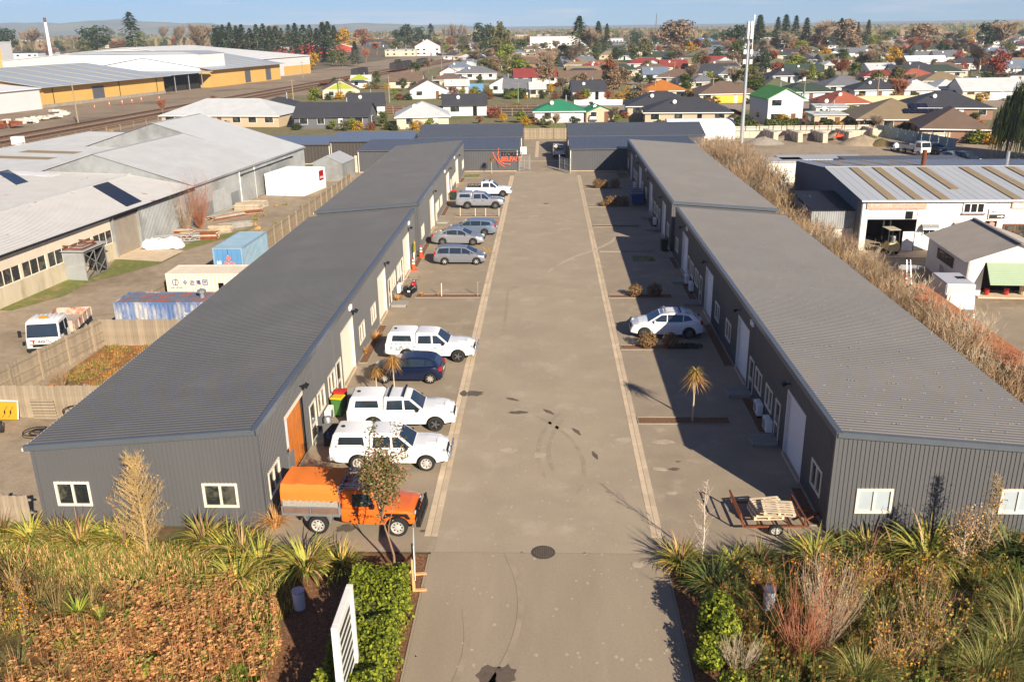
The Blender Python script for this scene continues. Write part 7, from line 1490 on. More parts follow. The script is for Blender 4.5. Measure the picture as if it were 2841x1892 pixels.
for x0,x1,z0,z1,n in ((8.4,10.2,3.75,4.85,3),):
 f=MB().box(x0,x1,-.1,-.02,z0,z1).build('window',M_WHITE,t);[MB().box(x0+.12+k*(x1-x0-.12)/n,x0+(k+1)*(x1-x0-.12)/n,-.13,-.1,z0+.15,z1-.15).build('pane',M_GLASS,f) for k in range(n)];MB().box(x0-.1,x1+.1,-.16,-.02,z0-.12,z0).build('sill',mat('oxide_trim',(128,88,70),.8),f)
def awn(x0,x1,z):
 m=MB();pr=[(-.02,z+.45),(-.35,z+.35),(-.55,z+.12),(-.6,z)];prev=None
 for y,zz in pr:i=m.pv([(x0,y,zz),(x1,y,zz)]);(m.face((prev,prev+1,i+1,i)) if prev is not None else None);prev=i
 m.build('awning',M_STEEL,t,smooth=60)
for x0,x1,z0,z1,n in ((5.3,6.4,1.55,2.15,2),(7.0,7.8,1.1,2.35,2),(8.0,9.9,1.3,2.3,4)):
 f=MB().box(x0,x1,-.1,-.02,z0,z1).build('window',M_WHITE,t);[MB().box(x0+.08+k*(x1-x0-.08)/n,x0+(k+1)*(x1-x0-.08)/n,-.13,-.1,z0+.1,z1-.1).build('pane',M_GLASS2,f) for k in range(n)]
awn(5.1,6.5,2.25);awn(7.8,10.2,2.4)
MBR=mat('brown_door_timber',(112,72,44),.7,var=.15);d=MB().box(10.5,11.4,-.12,-.02,.3,2.2).build('door',MBR,t);MB().box(10.5,11.4,-.1,-.02,2.3,3.0).build('fanlight',M_GLASS,d)
s2=MB().box(10.6,12.0,-.12,-.05,3.2,4.2).build('direction_sign',M_WHITE,t);MB().box(10.65,11.95,-.14,-.12,3.25,3.65).build('dark_panel',M_BLACK,s2);MB().prism([(11.9,3.45),(11.65,3.58),(11.65,3.5),(11.3,3.5),(11.3,3.4),(11.65,3.4),(11.65,3.32)],-.155,-.14).build('white_arrow',M_WHITE,s2);MB().prism([(10.8,3.95),(10.95,4.03),(10.95,3.98),(11.25,3.98),(11.25,3.92),(10.95,3.92),(10.95,3.87)],-.14,-.12).build('black_arrow',M_BLACK,s2)
s3=MB().box(12.4,18,-.12,-.05,4.25,4.95).build('showroom_sign',mat('faded_sign_board',(190,158,136),.8),t);MB().box(12.5,17.9,-.13,-.12,4.33,4.87).build('white_field',M_WHITE,s3);text('SHOWROOM',.48,mat('mauve_letters',(176,150,150),.7),s3,(14.4,-.14,4.6),(R(90),0,0),depth=.006)
sh=MB().box(12.0,18,-.1,-.02,0,2.7).build('shop_front',MBR,t)
for k in range(6):
 for j in range(3):MB().box(12.15+k*.95,12.95+k*.95,-.13,-.1,1.05+j*.52,1.5+j*.52).build('pane',M_GLASS2,sh)
MB().cyl((10.9,-.35,2.75),(10.9,-.05,2.75),.22,n=14).build('round_lamp',mat('pink_lamp',(206,140,126),.6),t)
MB().cyl((9.8,13.5,5.8),(9.8,13.5,7.9),.22,n=10).build('flue',M_RUST,ro);MB().cyl((17.6,13,5.8),(17.6,13,7.8),.16,n=10).build('flue',M_STEEL,ro);MB().cyl((20.5,13,5.8),(20.5,13,8.2),.12,n=10).build('flue',M_STEEL,ro)
rect('concrete_apron',27.6,33.2,75.0,77.5,-.03,M_CONC)
# lean-to beside the factory
t=thing('lean_to','corrugated lean-to with dark skillion roof at the factory gable','shed',(27.4,79.2,-.05),R(-1.2));m=MB();rib_sheet(m,(-3.9,0),(-.15,0),1.6,3.2,1.6,3.2,(0,-1),.2,.03);m.build('upper_sheet',M_GALVW,t);m=MB();rib_sheet(m,(-3.9,.1),(-.15,.1),0,1.6,0,1.6,(0,-1),.25,.03);m.build('lower_sheet',M_WWB,t);MB().hexa([(-4,-.1,3.2),(-.12,-.1,3.2),(-.12,7,3.7),(-4,7,3.7)],[(-4,-.1,3.26),(-.12,-.1,3.26),(-.12,7,3.76),(-4,7,3.76)]).build('roof',M_BLACK,t);MB().box(-3.95,-3.9,0,6.9,0,3.2).build('side_wall',M_GALVW,t)
# forklift in the doorway
def forklift():
 t=thing('forklift','cream forklift parked in the factory doorway','forklift',(29.6,76.9,-.03),R(95))
 MB().prism([(-.95,.35),(-.95,1.0),(-.2,1.1),(-.1,.75),(.6,.75),(.75,.35)],-.5,.5,'Y').build('body',P_CREAMC,t,bevel=.05);MB().box(-1.1,-.6,-.48,.48,.3,1.05).build('counterweight',P_CREAMC,t,bevel=.08);MB().box(-.5,.0,-.3,.3,1.05,1.2).build('seat',M_BLACK,t);MB().box(-.55,-.42,-.3,.3,1.1,1.6).build('seat_back',M_BLACK,t)
 for x in (-.8,.55):
  for y in (-.48,.48):MB().bar((x,y,.9),(x*.9,y*.95,2.1),.06).build('guard_post',M_BLACK,t)
 MB().box(-.85,.6,-.5,.5,2.1,2.16).build('overhead_guard',mat('tan_guard',(170,160,140),.6),t)
 for y in (-.3,.3):MB().box(.78,.88,y-.06,y+.06,.1,2.6).build('mast',M_BLACK,t);MB().box(.88,1.9,y-.05,y+.05,.08,.13).build('fork',M_STEEL,t)
 MB().lathe([(.05,0),(.14,.02),(.16,.5),(.1,.6)],12,(-.95,.1,1.05)).build('gas_bottle',M_STEEL,t);add_wheels(t,(.5,),.56,.3,.2,0,M_RIMW);add_wheels(t,(-.7,),.5,.25,.16,0,M_RIMW)
forklift()
# small white workshop with green tilt door
t=thing('small_workshop','small white weatherboard workshop with green tilt door and grey roof','workshop',(33.9,67.6,-.05),R(-4));W_,L_,he,hr=6.6,8.5,2.7,3.9
fwm=M_WWB;MB().prism([(-W_/2,0),(-W_/2,he),(0,hr),(W_/2,he),(W_/2,0)],L_/2-.1,L_/2,'Y').build('end_wall',fwm,t);MB().prism([(-W_/2,0),(-W_/2,he),(0,hr),(W_/2,he),(W_/2,2.5),(-W_/2+1.1,2.5),(-W_/2+1.1,0)],-L_/2,-L_/2+.1,'Y').build('front_wall',fwm,t);MB().box(W_/2-.1,W_/2,-L_/2,L_/2,0,he).build('side_wall',fwm,t)
sw=MB();n=16
for k in range(n):z=k*he/n;sw.hexa([(-W_/2-.03,-L_/2,z),(-W_/2+.1,-L_/2,z),(-W_/2+.1,L_/2,z),(-W_/2-.03,L_/2,z)],[(-W_/2,-L_/2,z+he/n),(-W_/2+.1,-L_/2,z+he/n),(-W_/2+.1,L_/2,z+he/n),(-W_/2,L_/2,z+he/n)])
sw.build('weatherboard_wall',fwm,t);MRF=mat('brown_grey_iron',(140,132,124),.6,.1,var=.12,scale=.6)
for s in (-1,1):r=MB();rib_roof(r,(s*(W_/2+.35),-L_/2-.3,he-.12),(s*(W_/2+.35),L_/2+.3,he-.12),(0,-L_/2-.3,hr+.02),(0,L_/2+.3,hr+.02),.2,.025);r.build('roof',MRF,t)
MB().box(-.12,.12,-L_/2-.3,L_/2+.3,hr+.04,hr+.1).build('ridge_cap',MRF,t);wn=MB().box(-W_/2-.08,-W_/2-.03,-1.5,1.9,1.35,2.15).build('window',MBR,t)
for k in range(4):MB().box(-W_/2-.1,-W_/2-.08,-1.4+k*.83,-.65+k*.83,1.42,2.08).build('pane',M_GLASS2,wn)
gd=MB();n=12
for k in range(n):a=k/n;b=(k+1)/n;gd.hexa([(-W_/2+1.2,-L_/2-1.2*(1-a)-.05,1.2+1.35*a),(W_/2-.3,-L_/2-1.2*(1-a)-.05,1.2+1.35*a),(W_/2-.3,-L_/2-1.2*(1-a),1.2+1.35*a),(-W_/2+1.2,-L_/2-1.2*(1-a),1.2+1.35*a)],[(-W_/2+1.2,-L_/2-1.2*(1-b)-.07,1.2+1.35*b-.01),(W_/2-.3,-L_/2-1.2*(1-b)-.07,1.2+1.35*b-.01),(W_/2-.3,-L_/2-1.2*(1-b),1.2+1.35*b-.01),(-W_/2+1.2,-L_/2-1.2*(1-b),1.2+1.35*b-.01)])
gd.build('tilt_door',mat('sage_green_door',(150,168,136),.5,var=.04),t);MB().box(-W_/2+1,W_/2-.2,-L_/2+1.5,-L_/2+1.6,0,2.5).build('dark_interior',M_INT,t);MB().box(-W_/2+.8,W_/2,-L_/2-.5,-L_/2+1.4,0,.1).build('floor_slab',M_CONC,t)
for i,x in enumerate((31.9,33.3)):
 o=MB().lathe([(.16,0),(.19,.5),(.1,.55)],10).build('bucket',P_RED,None,(x,63.6,.06));tag(o,['red bucket at the left of the green door opening','red bucket in the middle of the green door opening'][i],'bucket','red buckets')
o=MB().lathe([(.3,0),(.32,.6),(.28,.7)],12).build('barrel',MW[0],None,(34.6,63.7,.06));tag(o,'tan barrel inside the green door opening','barrel')
# box trailer
t=thing('box_trailer','silver enclosed box trailer beside the hedgerow','trailer',(27.9,60.2,-.05),R(-4));MTR=mat('trailer_white',(206,204,202),.4,.2,var=.05)
MB().box(-.95,.95,-1.35,1.7,.55,2.25).build('box_body',MTR,t,bevel=.06);MB().hexa([(-.9,-1.72,.6),(.9,-1.72,.6),(.9,-1.33,.6),(-.9,-1.33,.6)],[(-.9,-1.55,1.5),(.9,-1.55,1.5),(.9,-1.33,1.5),(-.9,-1.33,1.5)]).build('nose_panel',M_STEEL,t);MB().box(.2,.8,.0,.6,2.25,2.28).build('roof_hatch',M_BLACK,t);MB().bar((-.4,-1.4,.5),(0,-2.6,.5),.08).bar((.4,-1.4,.5),(0,-2.6,.5),.08).build('drawbar',M_STEEL,t);MB().cyl((.15,-2.3,0),(.15,-2.3,.7),.04,n=8).build('jockey_wheel',M_STEEL,t);add_wheels(t,(),.9,.3)
for s in (-1,1):MB().lathe([(.16,-.1),(.28,-.1),(.3,0),(.28,.1),(.16,.1)],18,(s*.98,.3,.3),'X').build('wheel',M_TYRE,t)
t=thing('step_ladder','aluminium ladder standing in the factory yard','ladder',(*Q('B4',1325,275)[:2],-.05),R(5),sc=(.8,.66,.66));p=t.location
for s in (-1,1):MB().bar((s*.22,0,0),(s*.18,.9,2.7),.05).build('stile',M_STEEL,t)
for k in range(8):a=(k+.6)/8.5;MB().bar((-.2,.9*a,2.7*a),(.2,.9*a,2.7*a),.035).build('rung',M_STEEL,t)
t=thing('bike_rack','tangle of grey bar frames against the workshop wall','frame',(30.3,67.2,-.05),R(80));lt=MB()
for k in range(4):lt.tube([(k*.3,0,0),(k*.3,.1,1.1),(k*.3+.25,.12,1.2),(k*.3+.25,0,0)],.025,5)
lt.bar((0,.05,.5),(1.2,.05,.5),.03);lt.build('bars',M_STEEL,t)
blot('puddle',Q('B4',1320,130),1.4,.9,-.044,mat('puddle_water',(190,196,200),.03,0,var=.02,spec=1),5)
# brick-red boundary wall with tiled top beyond the hedgerow
M_TERR=mat('terracotta_roof',(158,96,64),.8,var=.15,scale=3);t=thing('lean_roof','long terracotta corrugated fence roof beside the hedgerow','roof',(0,0,0));r=MB();rib_roof(r,(23.9,36,1.75),(24.1,59.5,1.75),(25.3,36,2.1),(25.5,59.5,2.1),.16,.03);r.build('roof_sheet',M_TERR,t);MB().box(24.6,24.75,36,59.5,-.05,1.8).build('support_wall',M_RUST,t)
sheet('paved_yard_right',[(25.6,36),(50,36),(50,57),(25.6,60)],-.04,M_BAY)
# bare hedgerow behind the right block: individual shrubs
HG='bare shrubs of the hedgerow behind the right blocks'
def hedge_shrub_mesh(seed,h,n,twm,leaf=None):
 r=random.Random(seed);mb=MB();pts=[]
 for i in range(n):
  a=r.uniform(0,6.28);s=r.random()**.6*.75;d=Vector((math.cos(a)*s,math.sin(a)*s,1)).normalized();L=h*r.uniform(.6,1.05);p=Vector((r.uniform(-.5,.5),r.uniform(-.5,.5),0));q=[p.copy()]
  for k in range(3):d=(d+Vector((r.uniform(-.2,.2),r.uniform(-.2,.2),.05))).normalized();p=p+d*L/3;q.append(p.copy())
  mb.tube(q,[.018,.013,.009,.004],3);pts += q[1:]
  for k in range(15):
   j=r.randrange(1,3);b=q[j].lerp(q[j+1],r.random());dv=(d+Vector((r.uniform(-1,1),r.uniform(-1,1),r.uniform(-.2,.9)))).normalized();e=b+dv*r.uniform(.25,.7);sdv=dv.orthogonal().normalized()*.016;i0=mb.pv([b-sdv,b+sdv,e]);mb.face((i0,i0+1,i0+2))
 lf=MB()
 if leaf:
  for _ in range(160):leaf_blob(lf,r.choice(pts)+Vector((r.uniform(-.2,.2),r.uniform(-.2,.2),r.uniform(-.3,.1))),.1,.1,.1,1,.09,r,len(leaf),.1)
 return mb.fastmesh('stems',twm),(lf.fastmesh('leaves',leaf) if leaf else None)
HS=[hedge_shrub_mesh(1,3.4,95,M_TWIG),hedge_shrub_mesh(2,3.2,100,mat('tan_twigs',(160,130,92),.9,var=.25,scale=1.5),[L_TREE['olive'][0],L_ORANGE[2]]),hedge_shrub_mesh(3,3.6,95,M_TWIGG),hedge_shrub_mesh(4,3.3,100,M_TWIG,[L_TREE['olive'][1],L_DOCK[3]])]
y=40.0;i=0;r=random.Random(17);names=[]
while y < 132:
 for q in range(3):
  x=(21.2,22.5,23.8)[q]+max(0,(y-80))*.035+r.uniform(-.3,.3);me,lf=HS[(i+q) % 4];sc=r.uniform(.8,1.05)*(1.0 if y < 96 else 1.3)
  t=thing('bare_shrub','%s bare shrub from the near end of the hedgerow, %s row' % (ordn(i),('roof-side','middle','yard-side')[q]),'shrub',(x,y+(0,1.1,.4)[q],-.06),r.uniform(0,6.28),HG);t.scale=(sc,sc,sc);link('stems',me,t)
  if lf:link('leaves',lf,t)
 y += 2.2;i += 1
# ---------------------------------------------------------------- gravel yard with block bays
M_CB=mat('concrete_block_bay',(196,184,162),.9,var=.12)
for i,(x,yb,lab) in enumerate(((165,1250,'first concrete bay divider from the left in the gravel yard'),(380,1255,'second concrete bay divider from the left'),(600,1260,'third concrete bay divider from the left'),(825,1250,'fourth concrete bay divider from the left'),(1035,1215,'concrete bay divider at the right end, half hidden by bushes'))):
 p=Q('R4',x,yb);t=thing('bay_divider',lab,'concrete blocks',(p.x,p.y,-.05));me=MB().box(-.4,.4,0,1.55,0,.78).mesh('block',M_CB)
 for k in range(4):
  for z in range(2):link('block',me,t,(-k*.12+rnd.uniform(-.03,.03),k*1.58,z*.79))
t=thing('retaining_wall','long concrete wall at the back of the block bays','wall',(33,160.4,-.05));me=MB().box(0,2.36,0,.6,0,1.1).mesh('block',M_CB)
for k in range(11):link('block',me,t,(k*2.4,0,0))
def heap(q,rx,ry,h,label,m,seed):
 p=Q(*q);mb=MB();r=random.Random(seed);rings=[mb.pv([(math.cos(a*.4)*rx*s*r.uniform(.9,1.1),math.sin(a*.4)*ry*s*r.uniform(.9,1.1),h*(1-s)**.8*r.uniform(.85,1.1)) for a in range(16)]) for s in (1,.75,.5,.25,.05)]
 for a,b in zip(rings,rings[1:]):
  for k in range(16):n=(k+1) % 16;mb.face((a+k,a+n,b+n,b+k))
 o=mb.build('gravel_heap',m,None,(p.x,p.y,-.06),smooth=60);tag(o,label,'heap')
heap(('R4',930,1271),4.2,3,1.5,'pale gravel heap beside the green bush',M_GRAV,1);heap(('R4',1090,1280),2.6,2,1.1,'smaller brown gravel heap to its right',M_SOIL,2);heap(('R4',280,1225),2.6,2.2,.9,'sandy heap in the second bay',M_GRAV,3);heap(('R4',490,1225),2.8,2.2,1.2,'grey gravel heap in the third bay',M_GRAV2,4);heap(('R4',710,1225),2.8,2.2,1.2,'gravel heap under the orange frame',M_GRAV,5);heap(('R4',60,1265),3.4,2.4,1.2,'broken concrete heap at the left of the bays',M_CONC_D,6)
p=Q('R4',715,1245);t=thing('compactor_frame','small orange machine frame on the gravel','machine',(p.x,p.y,.6));lt=MB();lt.bar((-.8,0,0),(.8,0,.3),.14).bar((-.6,-.5,0),(.6,.5,.5),.12).bar((-.6,.5,0),(.6,-.5,.5),.12).bar((0,0,.3),(0,0,.9),.12).build('frame',M_BRICKED,t);MB().box(-.3,.3,-.3,.3,.1,.5).build('engine',M_BRICKED,t)
pf=paling_fence('pale panelled fence behind the block bays',(30.5,163.2),(58,163.2),1.7,2.2,2.4,-1,'panel_fence',mat('pale_fence_panel',(206,198,180),.8,var=.1,rand=.08),z=-.05,gap=.12)
paling_fence('grey-green panel fence running back beside the parked cars',(58,163),(63,140),1.8,2.2,2.4,1,'panel_fence',mat('pale_green_panel',(150,166,160),.8,var=.12,rand=.08),gap=.12);paling_fence('pale fence along the brown-roofed house',(60.5,151),(82,150),1.7,2.2,2.4,-1,'panel_fence',mat('pale_fence_panel',(206,198,180),.8,var=.1),gap=.1)
# vehicles in the right yard
t=thing('small_truck','small white cab-over truck at the fence in the right yard','truck',(*Q('R8',1430,410)[:2],-.05),R(-75));w=cabin(t,[(.9,.5),(.95,1.2),(.7,2.0),(-.6,2.05),(-.7,.5)],.85,.78,P_WHITE,'cab',.05);cross_glass(t,(.95,1.2),(.7,2.0),w,'windscreen');side_glass(t,[(.75,1.25),(-.4,1.2),(-.4,1.85),(.6,1.85)],w);MB().box(-4.2,-.8,-.9,.9,.8,.95).build('deck',M_STEEL,t);add_wheels(t,(.3,-3),.9,.36,.22,0,M_RIMW)
for s in (-1,1):MB().box(-4.2,-.8,*sorted((s*.86,s*.9)),.95,1.3).build('side_board',M_STEEL,t)
for i,(q,m,lab) in enumerate((((1560,405),P_BLACKC,'dark SUV parked beside the small white truck'),((1730,480),P_SILVER,'silver car nose-on next to the black one'),((1830,490),P_BLACKC,'black car in front of the weeping willow'))):
 p=Q('R8',*q);car(lab,(p.x,p.y+1,-.04),R(-70),m,'suv' if i != 1 else 'hatch',spokes=5)
t=thing('bike_trailer','small trailer with white load in the gravel yard','trailer',(*Q('R8',1200,370)[:2],-.05),R(20));MB().box(-1.1,1.1,-.6,.6,.4,.5).build('deck',M_STEEL,t);MB().lathe([(.4,0),(.5,.3),(.2,.7)],10,(.1,0,.5)).build('load',M_WHITE,t);MB().bar((1.1,0,.4),(1.9,0,.4),.07).build('drawbar',M_STEEL,t);add_wheels(t,(0,),.8,.28,.16,0,M_RIMW)
# flat-roofed sheds between the factory and the gravel yard
def flat_shed(label,x0,x1,y0,y1,h,wm,rm):
 t=thing('flat_shed',label,'shed',((x0+x1)/2,(y0+y1)/2,-.05));a,b=(x1-x0)/2,(y1-y0)/2;MB().box(-a,a,-b,b,0,h).build('walls',wm,t);MB().box(-a-.15,a+.15,-b-.15,b+.15,h,h+.12).build('roof',rm,t);return t
p=Q('R8',270,480,2.5);flat_shed('pale flat-roofed shed behind the hedgerow',p.x-2.4,p.x+2.4,p.y+1,p.y+4.5,2.5,M_WWB,M_GALV);p=Q('R8',590,450,2.5);flat_shed('long pale flat-roofed shed behind the factory',p.x-5.2,p.x+5.2,p.y,p.y+4,2.5,M_WWB,M_GALV);p=Q('R8',1340,470,2.9);flat_shed('olive shed with dark flat roof behind the factory',p.x-7,p.x+7,p.y,p.y+5,2.9,mat('olive_wall',(120,116,92),.8,var=.1),mat('slate_flat_roof',(92,96,104),.6,var=.06))
t=thing('rusty_digger','orange-red machine half hidden by the hedgerow end','machine',(*Q('R8',230,560)[:2],-.05),.4);MB().box(-1.4,1.4,-.8,.8,.5,1.5).build('body',mat('machine_orange',(176,84,44),.6,var=.15),t,bevel=.08);MB().box(-.4,.3,-.5,.5,1.5,1.9).build('cab',mat('machine_orange',(176,84,44),.6),t);add_wheels(t,(-.9,.9),.9,.4,.3,0,M_RIMW)
# cell mast
t=thing('cell_mast','tall grey cell phone mast with white antenna panels right of the storage sheds','mast',(32.5,153,-.05));MB().lathe([(.34,0),(.22,16.2)],14).build('pole',mat('mast_grey',(170,172,172),.5,.4,var=.05),t,smooth=40);MB().lathe([(.12,16.2),(.1,19.0)],10).build('top_pole',M_STEEL,t)
for a in (0,2.1,4.2):MB().obox((math.cos(a)*.42,math.sin(a)*.42,17.8),.32,.2,2.7,a).build('antenna_panel',M_WHITE,t,bevel=.03)
for x,z in ((-.5,14.5),(.55,14.5),(-.5,13.0),(.55,13.0)):MB().box(x-.22,x+.22,-.4,-.15,z-.35,z+.35).build('radio_unit',M_WHITE,t,bevel=.02)
for z in (13.0,14.5):MB().bar((-.6,-.1,z),(.6,-.1,z),.08).build('bracket',M_STEEL,t)
# white tunnel house and tyres behind the storage shed
t=thing('tunnel_house','white plastic tunnel house behind the right storage shed','tunnel house',(25.9,156.5,-.05));mb=MB();prev=None
for k in range(13):a=PI*k/12;i=mb.pv([(-5.6,-math.cos(a)*3.2,.6+math.sin(a)*3.2),(5.6,-math.cos(a)*3.2,.6+math.sin(a)*3.2)]);(mb.face((prev,prev+1,i+1,i)) if prev is not None else None);prev=i
mb.build('plastic_cover',M_WHITE,t,smooth=60)
for x in (-5.55,5.55):MB().poly([(x,-math.cos(PI*k/12)*3.15,.6+math.sin(PI*k/12)*3.15) for k in range(13)]+[(x,3.15,0),(x,-3.15,0)]).build('end_sheet',M_WHITE,t)
MB().box(-5.6,5.6,-3.2,-3.1,0,.62).build('base_board',M_WHITE,t)
for i,(x,n) in enumerate(((24.8,2),(26.2,3),(27.6,2),(29,1))):
 t=thing('tyre_stack',['pair of stacked tyres leftmost before the tunnel house','highest tyre stack before the tunnel house','pair of stacked tyres right of the highest stack','single tyre before the tunnel house'][i],'tyres',(x,152.6,0));[MB().lathe([(.3,k*.28),(.6,k*.28),(.64,k*.28+.13),(.6,k*.28+.26),(.3,k*.28+.26)],16).build('tyre',M_TYRE,t,smooth=40) for k in range(n)]
# loaded flat-bed ute inside the gate
t=ute('pickup with a loaded timber tray parked inside the gate',(1.9,139.2,0),R(91),canopy=False,name='pickup_truck');MB().box(-2.9,-1.15,-.92,.92,1.15,1.25).build('flat_deck',M_STEEL,t)
for s in (-1,1):MB().box(-2.9,-1.15,*sorted((s*.88,s*.92)),1.25,1.6).build('side_board',MW[0],t)
o=MB();r=random.Random(6)
for k in range(12):o.obox((r.uniform(-2.6,-1.4),r.uniform(-.6,.6),1.4+r.random()*.35),.6,.3,.12,r.uniform(0,3))
o.build('load',MW[0],t)['kind']='stuff';MB().bar((-1.12,-.85,1.2),(-1.12,-.85,2.0),.06).bar((-1.12,.85,1.2),(-1.12,.85,2.0),.06).bar((-1.12,-.85,2.0),(-1.12,.85,2.0),.06).build('headboard',M_STEEL,t)
# ---------------------------------------------------------------- suburb: houses
RC={'char':(62,62,66),'grey':(112,112,116),'pale':(190,192,190),'brown':(112,92,76),'tan':(136,118,90),'olive':(98,98,70),'green':(44,128,92),'bgreen':(76,140,64),'dgreen':(58,70,58),'orange':(180,110,40),'terra':(160,88,62),'red':(136,58,52),'slate':(108,120,134),'white':(226,226,222),'blue':(86,150,200)}
WC={'white':(208,205,198),'cream':(196,184,160),'grey':(98,98,102),'lgrey':(190,192,194),'brick':(142,106,86),'tan':(190,168,138),'dark':(56,58,62),'lblue':(184,196,206),'red':(170,50,36),'lime':(150,160,48),'blue':(84,160,206)}
def rm_(c):return mat('roof_'+c,RC[c],.7,var=.1,scale=.5,bump=.4,bscale=3)
def wm_(c):return mat('wall_'+c,WC[c],.7,var=.05,scale=1)
HOUSES=[]
def house(u,v,W,Dp,rot,typ,rc,wc,label,h=2.4,pitch=24,chim=False,short=None):
 p=G(u,v);c,s_=math.cos(R(rot)),math.sin(R(rot));cx,cy=p.x-s_*Dp/2,p.y+c*Dp/2
 t=thing('house',label,'house',(cx,cy,-.08),R(rot));a,b=W/2,Dp/2;e=.45;k=math.tan(R(pitch));rm,wm=rm_(rc),wm_(wc)
 if typ == 'flat':hr=h+.3
 else:hr=h+k*min(a if typ == 'gy' else b,99)
 if typ == 'gx':MB().prism([(-b,0),(-b,h),(0,hr-.05),(b,h),(b,0)],-a,a,'X').build('walls',wm,t);prof=[(-b-e,h-k*e),(0,hr),(b+e,h-k*e),(b+e,h-k*e+.14),(0,hr+.15),(-b-e,h-k*e+.14)];r=MB().prism(prof,-a-e*.7,a+e*.7,'X').build('roof',rm,t)
 elif typ == 'gy':MB().prism([(-a,0),(-a,h),(0,hr-.05),(a,h),(a,0)],-b,b,'Y').build('walls',wm,t);prof=[(-a-e,h-k*e),(0,hr),(a+e,h-k*e),(a+e,h-k*e+.14),(0,hr+.15),(-a-e,h-k*e+.14)];r=MB().prism(prof,-b-e*.7,b+e*.7,'Y').build('roof',rm,t)
 elif typ == 'flat':MB().box(-a,a,-b,b,0,h).build('walls',wm,t);r=MB().hexa([(-a-.3,-b-.3,h),(a+.3,-b-.3,h),(a+.3,b+.3,h+.2),(-a-.3,b+.3,h+.2)],[(-a-.3,-b-.3,h+.15),(a+.3,-b-.3,h+.15),(a+.3,b+.3,h+.35),(-a-.3,b+.3,h+.35)]).build('roof',rm,t)
 else:
  MB().box(-a,a,-b,b,0,h).build('walls',wm,t);q=min(a,b);rl=max(a-q,.02);rb=max(b-q,.02);mb=MB();z0=h-k*e*.6;lo=mb.pv([(-a-e,-b-e,z0),(a+e,-b-e,z0),(a+e,b+e,z0),(-a-e,b+e,z0)]);hi=mb.pv([(-rl,-rb,hr),(rl,-rb,hr),(rl,rb,hr),(-rl,rb,hr)])
  for i in range(4):j=(i+1) % 4;mb.face((lo+i,lo+j,hi+j,hi+i))
  mb.face((lo+3,lo+2,lo+1,lo));mb.face((hi,hi+1,hi+2,hi+3));r=mb.build('roof',rm,t)
  MB().box(-a-e,a+e,-b-e-.04,-b-e,z0-.16,z0+.02).build('fascia',M_WHITE,r)
 n=max(2,int(W/3.6));rr=random.Random(int(u))
 for i in range(n):
  x=-a+W*(i+.5)/n+rr.uniform(-.3,.3);w_=rr.uniform(.6,1.0)
  if i == n//2:MB().box(x-.45,x+.45,-b-.05,-b,0,2.05).build('door',rr.choice((M_WHITE,M_GLASS,MBR)),t);continue
  f=MB().box(x-w_-.08,x+w_+.08,-b-.05,-b-.002,.85,2.15).build('window',M_WHITE,t);MB().box(x-w_,x+w_,-b-.08,-b-.05,.93,2.07).build('pane',M_GLASS2,f)
  if h > 4:f=MB().box(x-w_-.08,x+w_+.08,-b-.05,-b-.002,3.5,4.8).build('window',M_WHITE,t);MB().box(x-w_,x+w_,-b-.08,-b-.05,3.6,4.7).build('pane',M_GLASS2,f)
 for s in (-1,1):
  f=MB().box(*sorted((s*a,s*(a+.05))),-1,1,.9,2.1).build('window',M_WHITE,t);MB().box(*sorted((s*(a+.05),s*(a+.08))),-.9,.9,1,2).build('pane',M_GLASS2,f)
 if chim:MB().cyl((a*.3,b*.2,h),(a*.3,b*.2,hr+.9),.14,n=8).build('flue',M_STEEL,r)
 if rr.random() < .5:MB().lathe([(.05,0),(.38,.08),(.42,.12)],12,(-a*.3,-b*.5,0),'Y').build('satellite_dish',M_WHITE,r,loc=(0,-.2,h+k*b*.5+.5))
 HOUSES.append((cx,cy,short or label));return t
